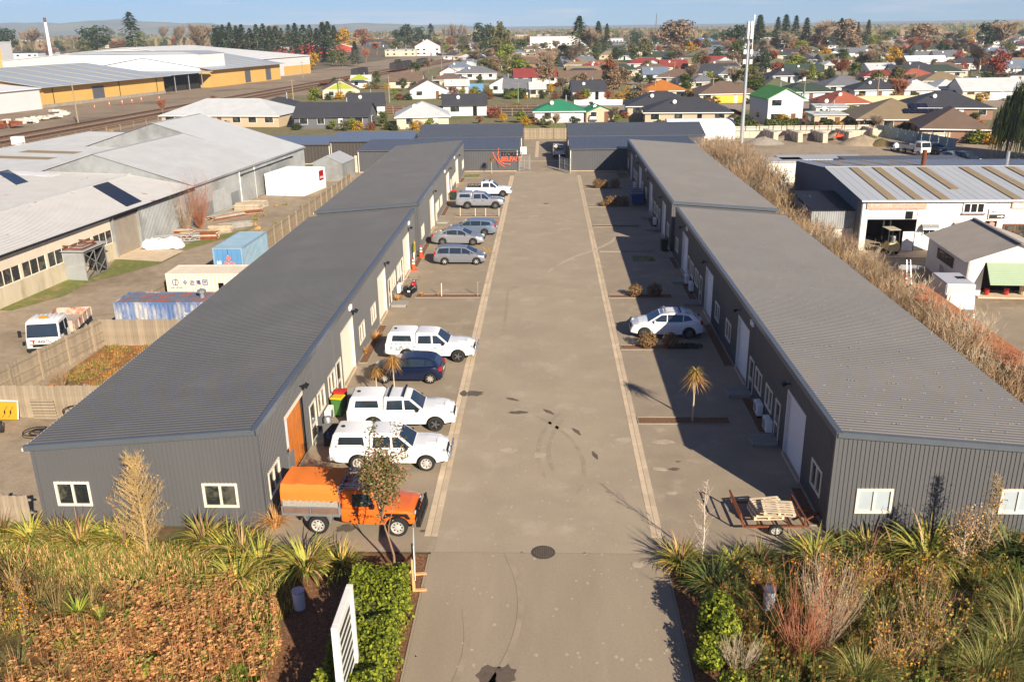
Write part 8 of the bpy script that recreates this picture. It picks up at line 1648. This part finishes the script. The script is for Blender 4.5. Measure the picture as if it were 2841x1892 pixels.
HD="""R2 720 1165 680 9 0 gx char grey|long grey weatherboard house with charcoal gable roof behind the dark sheds
R2 200 1075 430 10 0 hip char lgrey|pale grey house with charcoal hip roof at left of the weatherboard house
R2 -290 1150 1150 14 -8 hip pale tan|large house with pale ribbed hip roof beside the grey factory
R2 1040 1050 330 9 12 gx char white|white gabled house with dark roof behind the grey weatherboard one
R2 1930 1050 390 8 4 gx char white|white cottage with dark ribbed roof and car park before it
R2 1550 1165 470 12 8 hip pale cream|cream house with rust-stained pale hip roof
R2 810 895 330 10 14 gy brown cream|bungalow with lime green gable near the tracks
R2 1600 895 330 10 10 gy brown white|white bungalow with dark brown gable and brown roof
R2 1390 800 290 9 0 gx brown cream|low house with long brown roof beside the round dark tree
R2 1780 790 300 9 0 hip brown cream|cream house with wide brown hip roof
R2 1790 715 170 7 10 gy terra white|white house with green gable and terracotta roof
R2 1975 650 140 9 0 hip pale white|white house with pale hip roof beside the shrubs
R2 985 800 170 6 4 gx white white|white shed behind the lime-gabled bungalow
R2 1860 850 210 6 6 gx pale lgrey|pale double garage left of the blue box
R2 2280 845 250 8 0 gy grey white|white gabled house left of the green-roofed cottage
R2 2320 640 120 8 0 gx tan cream|small cream house below the great olive tree
R3 495 1112 440 9 0 hip green white|white cottage with green iron roof right behind the lane end
R3 770 905 300 9 4 gx char white|white cottage with steep front gable and black roof
R3 690 785 380 9 2 gx brown grey|house with long plain brown roof
R3 110 885 240 9 0 gx grey white|grey roofed house left of the green-roofed cottage
R3 300 885 140 6 2 gx pale cream|small pale double garage by the yellow bush
R3 1450 905 400 12 0 hip orange white|villa with orange hip roof and verandah
R3 1440 1060 640 13 -2 hip char tan|large tan house with spreading dark hip roof
R3 1660 1125 760 12 -4 hip char tan|wide dark-roofed house wing nearest the tunnel house
R3 2040 935 540 13 6 hip brown cream|brown-roofed house with yellow garage doors
R3 1820 815 260 9 8 hip grey tan|house with ribbed grey hip roof beside the villa
R3 1700 735 220 9 8 hip char brick|brick house with dark hip roof behind the villa
R3 2000 690 280 12 4 hip brown brick|brick house with brown roof and red fence
R3 1535 655 240 9 0 gx red cream|cream house with red iron roof
R3 1350 645 140 9 0 hip pale white|white house with pale hip roof left of the red one
R3 1750 548 220 11 0 hip olive cream|house with olive hip roof near the maples
R3 1370 735 220 8 0 gx slate white|house with blue-slate roof behind the villa trees
R3 670 545 160 10 0 hip slate white|white house with slate blue hip roof far up the street
R3 750 590 110 8 0 hip char cream|small dark hip roofed house beyond the bare tree
R3 1190 905 110 6 0 gy white grey|small white-gabled garage left of the orange villa
R4 240 1095 310 11 6 gy bgreen white|two-storey white house with bright green roof
R4 200 845 310 10 4 hip olive cream|house with olive hip roof above the two-storey one
R4 470 892 430 11 2 hip dgreen lblue|pale blue house with dark green hip roof and two bays
R4 800 832 380 11 4 hip grey lgrey|house with grey hip roof left of the cream wall
R4 1080 872 430 10 2 hip char white|white house with charcoal hip roof behind the cream wall
R4 1440 872 280 11 0 hip pale white|white house with pale pyramid roof
R4 1700 862 260 10 0 hip pale tan|tan house with pale hip roof beside the long pale one
R4 2080 882 520 10 0 gx pale white|long white house with pale ribbed roof
R4 1440 748 350 11 4 hip terra white|white house with terracotta hip roof
R4 1660 785 370 11 -4 hip tan cream|cream house with tan tiled roof behind the pale ones
R4 820 1008 360 11 8 hip terra cream|low house with terracotta roof before the cream wall
R4 1250 1165 700 15 -6 hip tan brick|brick house with tan roof carrying solar panels
R4 1690 1052 690 14 -10 hip char brick|brick house with large dark hip roof left of the willow
R4 1740 1262 540 14 -14 hip brown brick|brick house with brown tiled roof nearest the willow
R4 1110 742 320 9 0 hip red white|white house with red-brown roof behind the cream wall
R4 420 692 310 9 0 gx dgreen white|white house with dark green gable roof
R4 715 625 230 11 0 hip pale cream|cream house with pale pyramid roof by the gold tree
R4 650 1050 260 5 -6 flat pale white|open white carport right of the two-storey house
R4 640 1130 280 5 4 flat pale tan|low pale lean-to roofs behind the panel fence
R4 2290 660 220 9 0 gx slate white|white house with slate roof right of the red tree
R4 2260 735 180 8 0 flat char white|white flat-roofed house right of the red tree
R4 1500 600 330 9 0 gx white white|long white house with bright roof beyond the terracotta one
R4 1450 560 420 9 0 flat grey white|long low grey-roofed building up the hill
R4 500 560 220 10 0 hip grey lgrey|grey hip roofed house with solar sheets, far right
R4 680 540 180 10 0 gy dgreen white|white gabled house with green roof, far right"""
for ln in HD.split('\n'):
 d,lab=ln.split('|');k,x,y,wp,dp,rot,ty,rc,wc=d.split();u,v=px(k,float(x),float(y));p=G(u,v);W=float(wp)/CR[k][2]*(p.y/math.cos(0))/FPX*.98
 hs=house(u,v,max(3.5,W),float(dp),float(rot),ty,rc,wc,lab,h=5.0 if lab.startswith('two-storey') else 2.4,pitch=22 if ty == 'hip' else 27,chim=hash(lab[3]) % 2 == 0 if False else len(lab) % 3 == 0)
 if 'solar panels' in lab:
  me=MB().box(-.5,.5,-.8,.8,0,.04).mesh('solar_panel',mat('solar_blue',(34,38,56),.2,.3))
  for j in range(7):
   o=link('solar_panel',me,hs,(1.5+j*1.06,-5.4,3.62));o.rotation_euler=(R(22),0,0)
  for j in range(3):o=link('solar_panel',me,hs,(2.8+j*1.06,-3.6,4.35));o.rotation_euler=(R(22),0,0)
 if 'yellow garage' in lab:MB().box(-3.9,1.0,-6.62,-6.52,.05,2.2).build('garage_door',mat('yellow_door',(236,178,50),.6),hs);MB().box(2.0,3.6,-6.62,-6.52,.05,2.2).build('garage_door',mat('yellow_door',(236,178,50),.6),hs)
 if 'lime' in lab:MB().prism([(-4,2.7),(0,4.6),(4,2.7)],-5.06,-5.0,'Y').build('gable_board',wm_('lime'),hs)
# commercial buildings in the distance: (u, v base, width m, depth, height, roof, wall, label)
for (u,v,wp,hp,Dp,rc,wc,lab) in ((1533,136,119,37,30,'white','white','big plain white factory box far up the middle'),(1507,117,148,22,30,'pale','tan','grey and white industrial building behind the white box'),(1660,128,130,22,25,'pale','lgrey','long grey industrial hall right of the white box'),(1693,135,75,18,18,'grey','grey','grey workshop with red sign in the middle distance'),(1889,113,130,17,26,'pale','white','long white warehouse beyond the maples'),(1957,127,36,18,14,'blue','blue','bright blue shed beyond the maples'),(1889,129,100,11,20,'brown','brick','long brown-roofed workshops beyond the trees'),
  (1767,131,42,10,16,'brown','lgrey','grey-fronted workshop beside the brown roofs'),(2125,124,120,20,24,'white','white','white warehouse behind the tall mast, far right'),(867,119,85,18,25,'white','grey','grey commercial block left of the dark car yards'),(950,118,62,14,30,'grey','dark','dark car yard building far back, left'),(1064,131,100,22,22,'char','dark','dark showroom with red sign beside the rail line'),(1168,113,140,17,25,'grey','dark','long dark retail building with flat grey roof'),(1262,113,45,20,25,'slate','dark','tall dark shed right of the retail building'),(630,124,130,19,20,'grey','dark','dark drive-in building beyond the field'),(46,125,95,15,30,'char','white','row of dark roofed new houses at far left'),(110,134,85,16,30,'char','white','second row of dark roofed new houses at far left'),(306,134,200,12,30,'tan','white','long low brown roofed sheds beyond the white warehouse'),(61,172,95,28,30,'char','lgrey','pale walled depot left of the chimney'),(131,166,88,18,14,'brown','tan','small brown roofed house beside the chimney'),(1305,107,38,10,14,'white','white','white building right of the tall dark shed'),(1111,157,82,20,18,'pale','cream','cream and brick station building by the tracks')):
 D_=G(u,v).y/FPX;house(u,v,wp*D_,Dp,0,'flat' if rc in ('grey','white','slate','char','pale') and wp > 60 else 'gx',rc,wc,lab,h=hp*D_*.8,pitch=8)
for i,(u,v,wp,hp,lab,wc) in enumerate(((778,152,50,17,'left one of two red gabled sheds by the tracks','red'),(853,158,112,22,'right one of two red gabled sheds by the tracks','red'),(948,146,52,18,'small red gabled barn behind the pointed conifer','red'),(1187,155,67,34,'white gabled mill building with pink roof','white'))):
 D_=G(u,v).y/FPX;house(u,v,wp*D_,26,8,'gy','white' if i < 3 else 'terra',wc,lab,h=hp*D_*.7,pitch=18 if i < 3 else 28)
t=thing('showroom_sign','red sign band on the dark showroom','sign',(G(1030,131).x,G(1030,131).y-.4,3.5));MB().box(-3.2,3.2,-.3,0,0,1.6).build('panel',P_RED,t)
# ---------------------------------------------------------------- trees
LOOK={'bare':'bare brown','baregrey':'bare grey','barered':'bare reddish','green':'green leafy','olive':'olive-green','dark':'dark evergreen','rust':'rust-coloured','red':'red autumn','yellow':'golden-leaved','lime':'light green','brown':'brown-leaved','conifer':'pointed dark conifer','pine':'dark pine','poplar':'tall bare poplar','cabbage':'spiky cabbage','willow':'weeping'}
SEEN={}
def auto_label(kind,x,y):
 d,hx,nm=min(((hx-x)**2+(hy-y)**2,hx,hl) for hx,hy,hl in HOUSES);hy=next(h[1] for h in HOUSES if h[2] == nm)
 side='behind' if y-hy > abs(x-hx) else ('in front of' if hy-y > abs(x-hx) else ('right of' if x > hx else 'left of'))
 core=LOOK[kind]+('' if 'conifer' in LOOK[kind] or kind in ('pine','poplar') else ' tree');core=core if 'tree' in core else core+' tree'
 s=' '.join((core+' '+side+' the '+nm).split()[:16]);s=s.rstrip(',')
 return s
random.seed(1);TG='garden and street trees of the suburb'
def tree_px(k,x,yb,yt,kind,wide=1.0,D=None,seed=None,label=None):
 u,v=px(k,x,yb);p=place_at(u,D) if D else G(u,v);H=max(1.5,top_z(*px(k,x,yt),p.y));sd_=int(x+yb) if seed is None else seed
 return tree(kind,(p.x,p.y),H,label or auto_label(kind,p.x,p.y),sd_,TG,wide)
TD="""R1 1285 400 285 lime 1.3;R1 1480 420 220 bare 1;R1 700 405 325 barered 1.3;R1 880 385 280 olive 1.3;R1 1000 370 250 olive 1.2;R1 1480 1045 885 barered .9;R1 1960 975 845 barered .9;R1 1100 360 300 bare 1.5;R1 560 280 232 dark 1.2
R2 190 392 210 bare 1;R2 330 392 285 bare 1.2;R2 940 605 375 conifer 1.2;R2 730 595 455 green 1;R2 560 630 470 yellow 1;R2 820 605 440 olive 1.1;R2 1035 575 430 barered .9;R2 1140 785 640 green .9;R2 1230 795 680 cabbage 1;R2 1370 825 705 dark 1;R2 570 945 785 lime 1.2;R2 1480 665 555 green 1.3;R2 1600 665 515 bare 1;R2 1800 442 325 rust 1.3;R2 2250 570 186 olive .8;R2 2330 520 330 olive .9;R2 2040 548 360 baregrey 1.1;R2 2075 675 545 green .9;R2 2130 695 520 olive 1.1;R2 1180 1150 1005 green 1.1;R2 730 1175 1085 lime 1.3;R2 910 1175 1062 lime 1.1;R2 2060 785 680 green 1;R2 2190 805 735 rust 1.2;R2 2150 895 800 lime 1.4;R2 1330 640 535 green 1.2;R2 750 790 700 green 1.2;R2 2060 1120 1050 rust 1.4;R2 2280 1110 1020 yellow 1.2;R2 1900 605 510 baregrey 1.4;R2 660 560 480 olive 1;R2 1290 860 800 lime 1.4
R3 390 725 430 bare 1.1;R3 950 770 518 rust 1;R3 1170 565 425 green 1.2;R3 820 565 415 green 1.2;R3 1290 545 440 green 1;R3 1400 545 412 rust 1;R3 1540 535 375 bare 1.2;R3 565 865 768 lime 1.2;R3 740 915 797 lime 1.2;R3 930 915 812 red .9;R3 1120 905 770 yellow .9;R3 1680 915 805 yellow 1.2;R3 420 855 755 yellow .9;R3 1080 755 610 dark 1;R3 1210 775 655 dark 1.2;R3 655 665 595 lime 1.3;R3 150 1115 1000 lime 1.5;R3 460 1172 1015 bare 1;R3 1000 1108 955 baregrey .9;R3 1030 1110 1035 lime 1.5;R3 780 995 918 green 1.2;R3 2270 805 675 green 1.3;R3 2090 760 650 olive 1.2;R3 100 665 535 green .8;R3 165 670 590 green 1;R3 1350 405 300 olive 1.1;R3 2050 515 340 rust 1.1;R3 550 515 425 olive 1;R3 960 460 375 olive 1;R3 1480 520 430 olive 1.1;R3 1910 385 305 dark 1;R3 1440 655 590 green 1.2;R3 1250 665 590 lime 1;R3 1300 640 575 yellow 1;R3 1330 745 680 dark 1.3;R3 320 760 680 green 1.6;R3 1660 605 520 rust 1;R3 2070 570 475 green 1.2;R3 2090 1130 1075 yellow 1.4;R3 1930 1005 945 green 1.5;R3 810 1040 985 lime 1.6;R3 700 760 690 brown 1;R3 110 985 955 lime 2;R3 60 900 840 lime 2;R3 1100 420 385 olive 2;R3 30 560 430 brown 1.2
R4 1190 615 412 yellow 1;R4 1010 605 415 bare 1.1;R4 860 700 548 green 1.3;R4 2110 730 425 red .8;R4 1960 645 375 bare 1.1;R4 480 725 565 lime .8;R4 270 505 250 baregrey 1;R4 140 610 415 barered .7;R4 1150 755 595 cabbage 1;R4 1210 790 695 dark 1.5;R4 1620 660 580 lime 1.4;R4 700 1000 875 olive 1;R4 550 985 865 dark 1.2;R4 1720 1030 885 lime .8;R4 1060 1175 990 baregrey 1.2;R4 1930 1215 1030 barered 1.1;R4 1430 1225 1125 cabbage 1;R4 190 685 600 cabbage 1.2;R4 80 835 770 yellow 1.4;R4 25 780 665 green 1;R4 680 800 735 lime 1.6;R4 560 740 660 dark 1;R4 1770 560 440 red 1;R4 1810 660 540 red .9;R4 1110 1190 1100 green 1.2;R4 1010 1265 1215 lime 1.6;R4 1880 340 260 yellow 1.3;R4 1635 430 340 lime .8;R4 740 460 370 olive 1;R4 400 560 390 brown 1;R4 560 520 370 bare 1.1;R4 2010 480 380 baregrey 1;R4 2230 470 370 green 1.1;R4 1350 560 440 dark 1;R4 500 1130 1090 green 2;R4 300 480 330 barered 1;R4 680 640 575 rust 1.2;R4 1330 640 560 brown 1.2;R4 2330 560 420 rust 1;R4 1250 545 470 green 1;R4 900 440 340 olive 1.2;R4 820 330 240 bare 1.4"""
for it in TD.replace('\n',';').split(';'):
 k,x,yb,yt,kind,wd=it.split();tree_px(k,float(x),float(yb),float(yt),kind,float(wd))
for k,x,yt,D,kind,wd in (('R1',1190,108,640,'pine',1.3),('R1',1820,195,620,'bare',1.2),('R1',850,226,700,'dark',1.2),('R1',30,250,800,'dark',1.3),('R1',280,232,850,'bare',1.2),('R1',2005,226,800,'dark',1.2),('R1',1600,205,800,'bare',.8),('R2',655,178,760,'poplar',1.2),('R2',820,248,800,'yellow',1.4),('R2',1380,214,820,'dark',1.2),('R2',1620,216,900,'pine',1.4),('R2',1520,240,900,'dark',1.2),('R2',2110,200,640,'dark',1.0),('R2',990,256,900,'rust',1.3),('R3',680,145,480,'pine',1.3),('R3',790,230,520,'bare',1.2),('R3',850,193,600,'conifer',1.1),('R3',1560,168,620,'brown',1.3),('R3',2310,135,560,'conifer',1.1),('R3',930,215,620,'conifer',.9),('R3',2100,220,600,'dark',1.4),('R4',25,130,640,'conifer',1.1),('R4',180,150,660,'conifer',1),('R4',250,128,640,'conifer',1.2),('R4',340,137,650,'conifer',1),('R4',435,157,650,'conifer',1.2),('R4',980,175,640,'conifer',.9),('R4',740,160,640,'pine',1.1),('R4',570,155,640,'bare',1.2),('R4',840,200,640,'conifer',.8),('R4',890,195,650,'conifer',.7),('R4',2180,165,560,'bare',1.3),('R4',2080,175,600,'dark',1.2),('R4',1440,200,640,'brown',1.4),('R4',790,165,640,'brown',1.3)):tree_px(k,x,300,yt,kind,wd,D)
r=random.Random(3)
for i in range(19):tree_px('R2',-330+i*60+r.uniform(-12,12),300,r.uniform(192,240) if i % 5 else 255,'pine' if i % 4 else 'conifer',r.uniform(.9,1.3),560+r.uniform(-20,30),label='%s dark pine from the left in the shelter belt beyond the railway' % ordn(i))
for i in range(10):tree_px('R2',1760+i*17,300,r.uniform(205,225),'poplar',1.4,1000,label='%s bare poplar from the left in the far row' % ordn(i))
r=random.Random(12);KB=('green','lime','olive','dark','rust','yellow','brown')
for hx,hy,hl in HOUSES[:62]:
 for kd in r.sample(KB,4):
  x,y=hx+r.uniform(-9,9),hy-r.uniform(6.5,10);bz=thing('garden_bush',' '.join(('%s garden bush in front of the %s' % (LOOK[kd],hl)).split()[:16]),'bush',(x,y,-.3),r.uniform(0,6),'garden bushes');s=r.uniform(.22,.42);bz.scale=(s*1.5,s*1.5,s);pts_,_=tree_mesh(kd,r.randrange(3));[link('foliage' if nm == 'crown' else 'stem',me,bz,(0,0,-1.2)) for nm,me in pts_]
tree('willow',(Q('R8',2250,470).x+3.2,Q('R8',2250,470).y,-.05),13.5,'big weeping willow with yellowing strands at the right picture edge',1,wide=.95)
# random filling trees and far houses
r=random.Random(21);KW=(('bare',6),('brown',4),('olive',6),('green',3),('rust',.8),('dark',3),('lime',1.5),('yellow',.9),('barered',2),('red',.5),('baregrey',1.5))
for i in range(430):
 D=225+r.random()*980;u=r.uniform(1250,2900) if r.random() < .8 else r.uniform(-40,1300)
 if u < 1300 and D < 560:D += 420
 p=place_at(u,D)
 if any(abs(p.x-hx) < 9 and -12 < p.y-hy < 8 for hx,hy,_ in HOUSES):continue
 kind=r.choices([a for a,_ in KW],[b for _,b in KW])[0];h_=r.uniform(4,8.5) if D < 450 else r.uniform(6,11.5);lb=auto_label(kind,p.x,p.y)
 if lb in SEEN:lb=' '.join(((('low ' if h_ < 7 else 'tall ' if h_ > 11.5 else 'mid-sized ') if lb not in SEEN or True else '')+lb).split()[:16])
 SEEN[lb]=1;tree(kind,(p.x,p.y),h_,lb,i,TG,r.uniform(1.0,1.5))
fr=[('terra','cream'),('grey','white'),('grey','lgrey'),('brown','cream'),('tan','tan'),('char','white'),('olive','brick'),('brown','brick'),('pale','white'),('olive','cream'),('char','lgrey'),('red','white'),('slate','white'),('dgreen','cream')];r=random.Random(5);NH=list(HOUSES)
for i in range(330):
 D=300+r.random()*750;u=r.uniform(1250,2900);p=place_at(u,D)
 if any(abs(p.x-hx) < 13 and abs(p.y-hy) < 11 for hx,hy,_ in HOUSES):continue
 rc,wc=r.choice(fr);nm={'terra':'terracotta','char':'charcoal','dgreen':'dark green','slate':'slate blue'}.get(rc,rc);dd,hx,lb=min(((a-p.x)**2+(b-p.y)**2,a,l) for a,b,l in NH);v=PH/2;q=p-CAMP
 ug=PW/2+FPX*(AR.dot(Vector((p.x,p.y,-CAM_H))))/AF.dot(Vector((p.x,p.y,-CAM_H)));vg=PH/2+FPX*(AD.dot(Vector((p.x,p.y,-CAM_H))))/AF.dot(Vector((p.x,p.y,-CAM_H)))
 o=house(ug,vg,r.uniform(11,17),r.uniform(8,11),r.uniform(-12,12),r.choice(('hip','hip','gx')),rc,wc,' '.join(('%s roofed house beyond the %s' % (nm,lb)).split()[:16]));o['group']='distant houses among the trees'
# garden fences, hedges, street furniture
paling_fence('brown timber fence along the street by the bungalows',(-38,213),(-2,213.4),1.7,.3,2.4,-1,m=mat('brown_stained_pale',(92,58,46),.9,var=.15),gap=.02);paling_fence('dark timber fence right of the parked red car',(-10,205),(4.5,205),1.8,.3,2.4,-1,m=mat('black_stained_pale',(58,52,48),.9,var=.15),gap=.02)
p=Q('R3',850,955);t=thing('garden_wall','low white garden wall before the black-roofed cottage','wall',(p.x,p.y,-.05));MB().box(-6,6,0,.25,0,1.2).build('wall',M_WHITE,t);MB().box(-6.1,6.1,-.05,.3,1.2,1.3).build('coping',M_WHITE,t)
p=Q('R4',1270,940);t=thing('boundary_wall','long cream block wall between the right-hand houses','wall',(p.x,p.y,-.05),R(2));MB().box(-17,17,0,.25,0,2.4).build('wall',mat('cream_block',(206,182,146),.9,var=.1,scale=1),t);MB().box(-17.1,17.1,-.05,.3,2.4,2.5).build('coping',mat('cream_block',(206,182,146),.9),t)
for i,(k,x0,x1,y,h,lab) in enumerate((('R4',80,370,1135,1.6,'clipped hedge below the two-storey white house'),('R3',1980,2300,1215,2.0,'dense green hedge behind the tunnel house'),('R4',570,670,1140,1.5,'short clipped hedge behind the panel fence'),('R3',0,190,890,2.2,'leafy hedge left of the green-roofed cottage'))):
 a,b=Q(k,x0,y),Q(k,x1,y);hedge('garden_hedge',lab,a.x,b.x,a.y,a.y+1.6,h,1600,40+i,L_TREE['green'],.35,.15)
for i,(k,x,y,yt,lab) in enumerate((('R2',372,905,720,'power pole beside the railway corner house'),('R2',805,900,710,'power pole in front of the lime-gabled bungalow'),('R2',1245,930,690,'power pole on the street by the white gabled house'),('R2',460,705,560,'power pole at the warehouse end wall'),('R3',123,940,745,'power pole left of the green-roofed cottage'),('R3',405,855,690,'power pole behind the green-roofed cottage'),('R3',1362,900,735,'power pole in front of the orange villa'),('R3',1885,925,700,'power pole by the yellow garage doors'),('R3',1540,680,560,'power pole before the red-roofed house'),('R3',1808,650,520,'power pole near the brick house with red fence'),('R4',1050,940,670,'tall power pole rising over the cream wall'),('R4',410,895,735,'power pole beside the dark green hip roof'),('R4',1418,625,520,'pole up the street beyond the gold tree'),('R4',1870,720,585,'pole left of the red tree'),('R4',2265,725,585,'pole right of the red tree'),('R2',1720,650,510,'green light pole beside the railway'),('R4',1350,370,260,'far pole on the skyline road'),('R4',750,510,430,'pole near the far carports'))):
 u,v=px(k,x,y);p=G(u,v);power_pole(p,max(5,top_z(*px(k,x,yt),p.y)),lab,m=mat('green_pole',(120,136,104),.8) if 'green' in lab else None)
p=place_at(1820,900);t=thing('lattice_mast','thin lattice radio mast on the skyline','mast',(p.x,p.y,0));H_=top_z(1823,38,900);MB().cyl((0,0,0),(0,0,H_),.9,.35,4).build('lattice',M_STEEL,t);p=place_at(2090,480);t=thing('antenna_pole','thin white antenna pole behind the cell mast','mast',(p.x,p.y,0));H_=top_z(2092,42,480);MB().cyl((0,0,0),(0,0,H_-2.5),.25,.18,8).build('pole',M_WHITE,t);MB().cyl((0,0,H_-2.5),(0,0,H_),.45,n=10).build('antenna',M_WHITE,t)
for i,(k,x,y,m,sh,lab,rz) in enumerate((('R2',2180,1035,P_RED,'hatch','red hatchback behind the dark timber fence',90),('R3',780,1100,P_GREY,'suv','grey car beside the green-roofed cottage',100),('R3',2065,1050,P_RED,'hatch','crimson car beside the two-storey white house',10),('R4',1930,718,P_BLUEGREY,'wagon','pale blue van near the red tree',0),('R2',1700,505,P_BLACKC,'estate','dark car by the mill building',0))):
 p=Q(k,x,y);car(lab,(p.x,p.y,-.06),R(rz),m,sh)
t=thing('blue_container','blue box container beside the pale double garage','container',(*Q('R2',2010,842)[:2],-.05));MB().box(-3,3,0,2.4,0,2.6).build('shell',C_BLUED,t);MB().box(-3.02,-2.2,-.03,0,.1,2.5).build('door',C_BLUED,t)
house(*px('R3',870,1105),6,5,12,'gy','green','tan','small garden shed with green roof by the grey car',h=2.0,pitch=22)
# far wood belts that read as one mass, and hills
r=random.Random(9);mb=MB();LM=L_TREE['bare'] if 'bare' in L_TREE else L_TREE['brown']+L_TREE['olive']+L_TREE['dark']
for i in range(15000):
 D=r.choice((1150,1400,1750,2200,2900))*r.uniform(.92,1.1);d=ray(r.uniform(-250,3100),80);p=CAMP+d*(D/d.y);n=math.sin(p.x*.011)*.5+math.sin(p.x*.037+D)*.4;h=max(2.5,(8+3.5*n))*r.uniform(.4,1.0);s=r.uniform(1.5,3.6);mb.m=(r.randrange(6) if n < .2 else r.randrange(9));i0=mb.pv([(p.x-s,p.y,h-s*.8-1),(p.x+s,p.y+r.uniform(-2,2),h-s*.8-1),(p.x+s*.6,p.y,h+s*.4),(p.x-s*.5,p.y+1,h+s*.7)]);mb.face((i0,i0+1,i0+2,i0+3));i0=mb.pv([(p.x-s*.5,p.y-.5,0),(p.x+s*.5,p.y-.5,0),(p.x+s*.7,p.y-.5,h-1),(p.x-s*.7,p.y-.5,h-1)]);mb.face((i0,i0+1,i0+2,i0+3))
o=mb.fbuild('far_woodland',LM);tag(o,'hazy brown and green woodland belts along the horizon','woodland',kind='stuff')
mb=MB();prev=None;n=80
for k in range(n+1):
 u=-1500+k*(3100/n);d=ray(u,60);D=5200;p=CAMP+d*(D/d.y);t_=k/n;hh=165*max(0,1-t_)**.75*(.78+.14*math.sin(k*.31)+.08*math.sin(k*.83+1)+.04*math.sin(k*2.1))+6*math.sin(k*.9);hh=max(2,hh if u < 1250 else hh*max(0,(1600-u)/350))
 i=mb.pv([(p.x,p.y-900,-5),(p.x,p.y-350,hh*.35),(p.x,p.y,hh*.8),(p.x,p.y+350,hh),(p.x,p.y+1600,-5)])
 if prev is not None:
  for j in range(4):mb.face((prev+j,i+j,i+j+1,prev+j+1))
 prev=i
struct('hills',mb,mat('far_hills',(110,112,92),.95,var=.2,scale=.003,rgb2=(140,130,104),thr=(.45,.6),s2=.004,coords='W'),smooth=60)
# haze
m=bpy.data.materials.new('haze_air');m.use_nodes=True;nn=m.node_tree;nn.nodes.remove(nn.nodes['Principled BSDF']);pv=nn.nodes.new('ShaderNodeVolumePrincipled');pv.inputs['Color'].default_value=(.66,.83,1,1);pv.inputs['Density'].default_value=.00014;pv.inputs['Anisotropy'].default_value=0;nn.links.new(pv.outputs[0],nn.nodes['Material Output'].inputs['Volume'])
o=MB().box(-7600,7600,-300,7400,-3,200).build('haze',m);tag(o,'pale blue winter haze over the plain','haze',kind='stuff')
# labels shared by look-alikes: count them from the left as the camera sees them
dups={}
for o in bpy.data.objects:
 if o.parent is None and 'label' in o and o.get('group') in (TG,'distant houses among the trees'):dups.setdefault(o['label'],[]).append(o)
for lb,os_ in dups.items():
 if len(os_) > 1:
  for i,o in enumerate(sorted(os_,key=lambda q:q.location.x/max(1,q.location.y))):o['label']=' '.join((lb+', '+ordn(i)+' from left').split()) if len(lb.split()) < 14 else ' '.join(lb.split()[:12])+', '+ordn(i)+' from left'
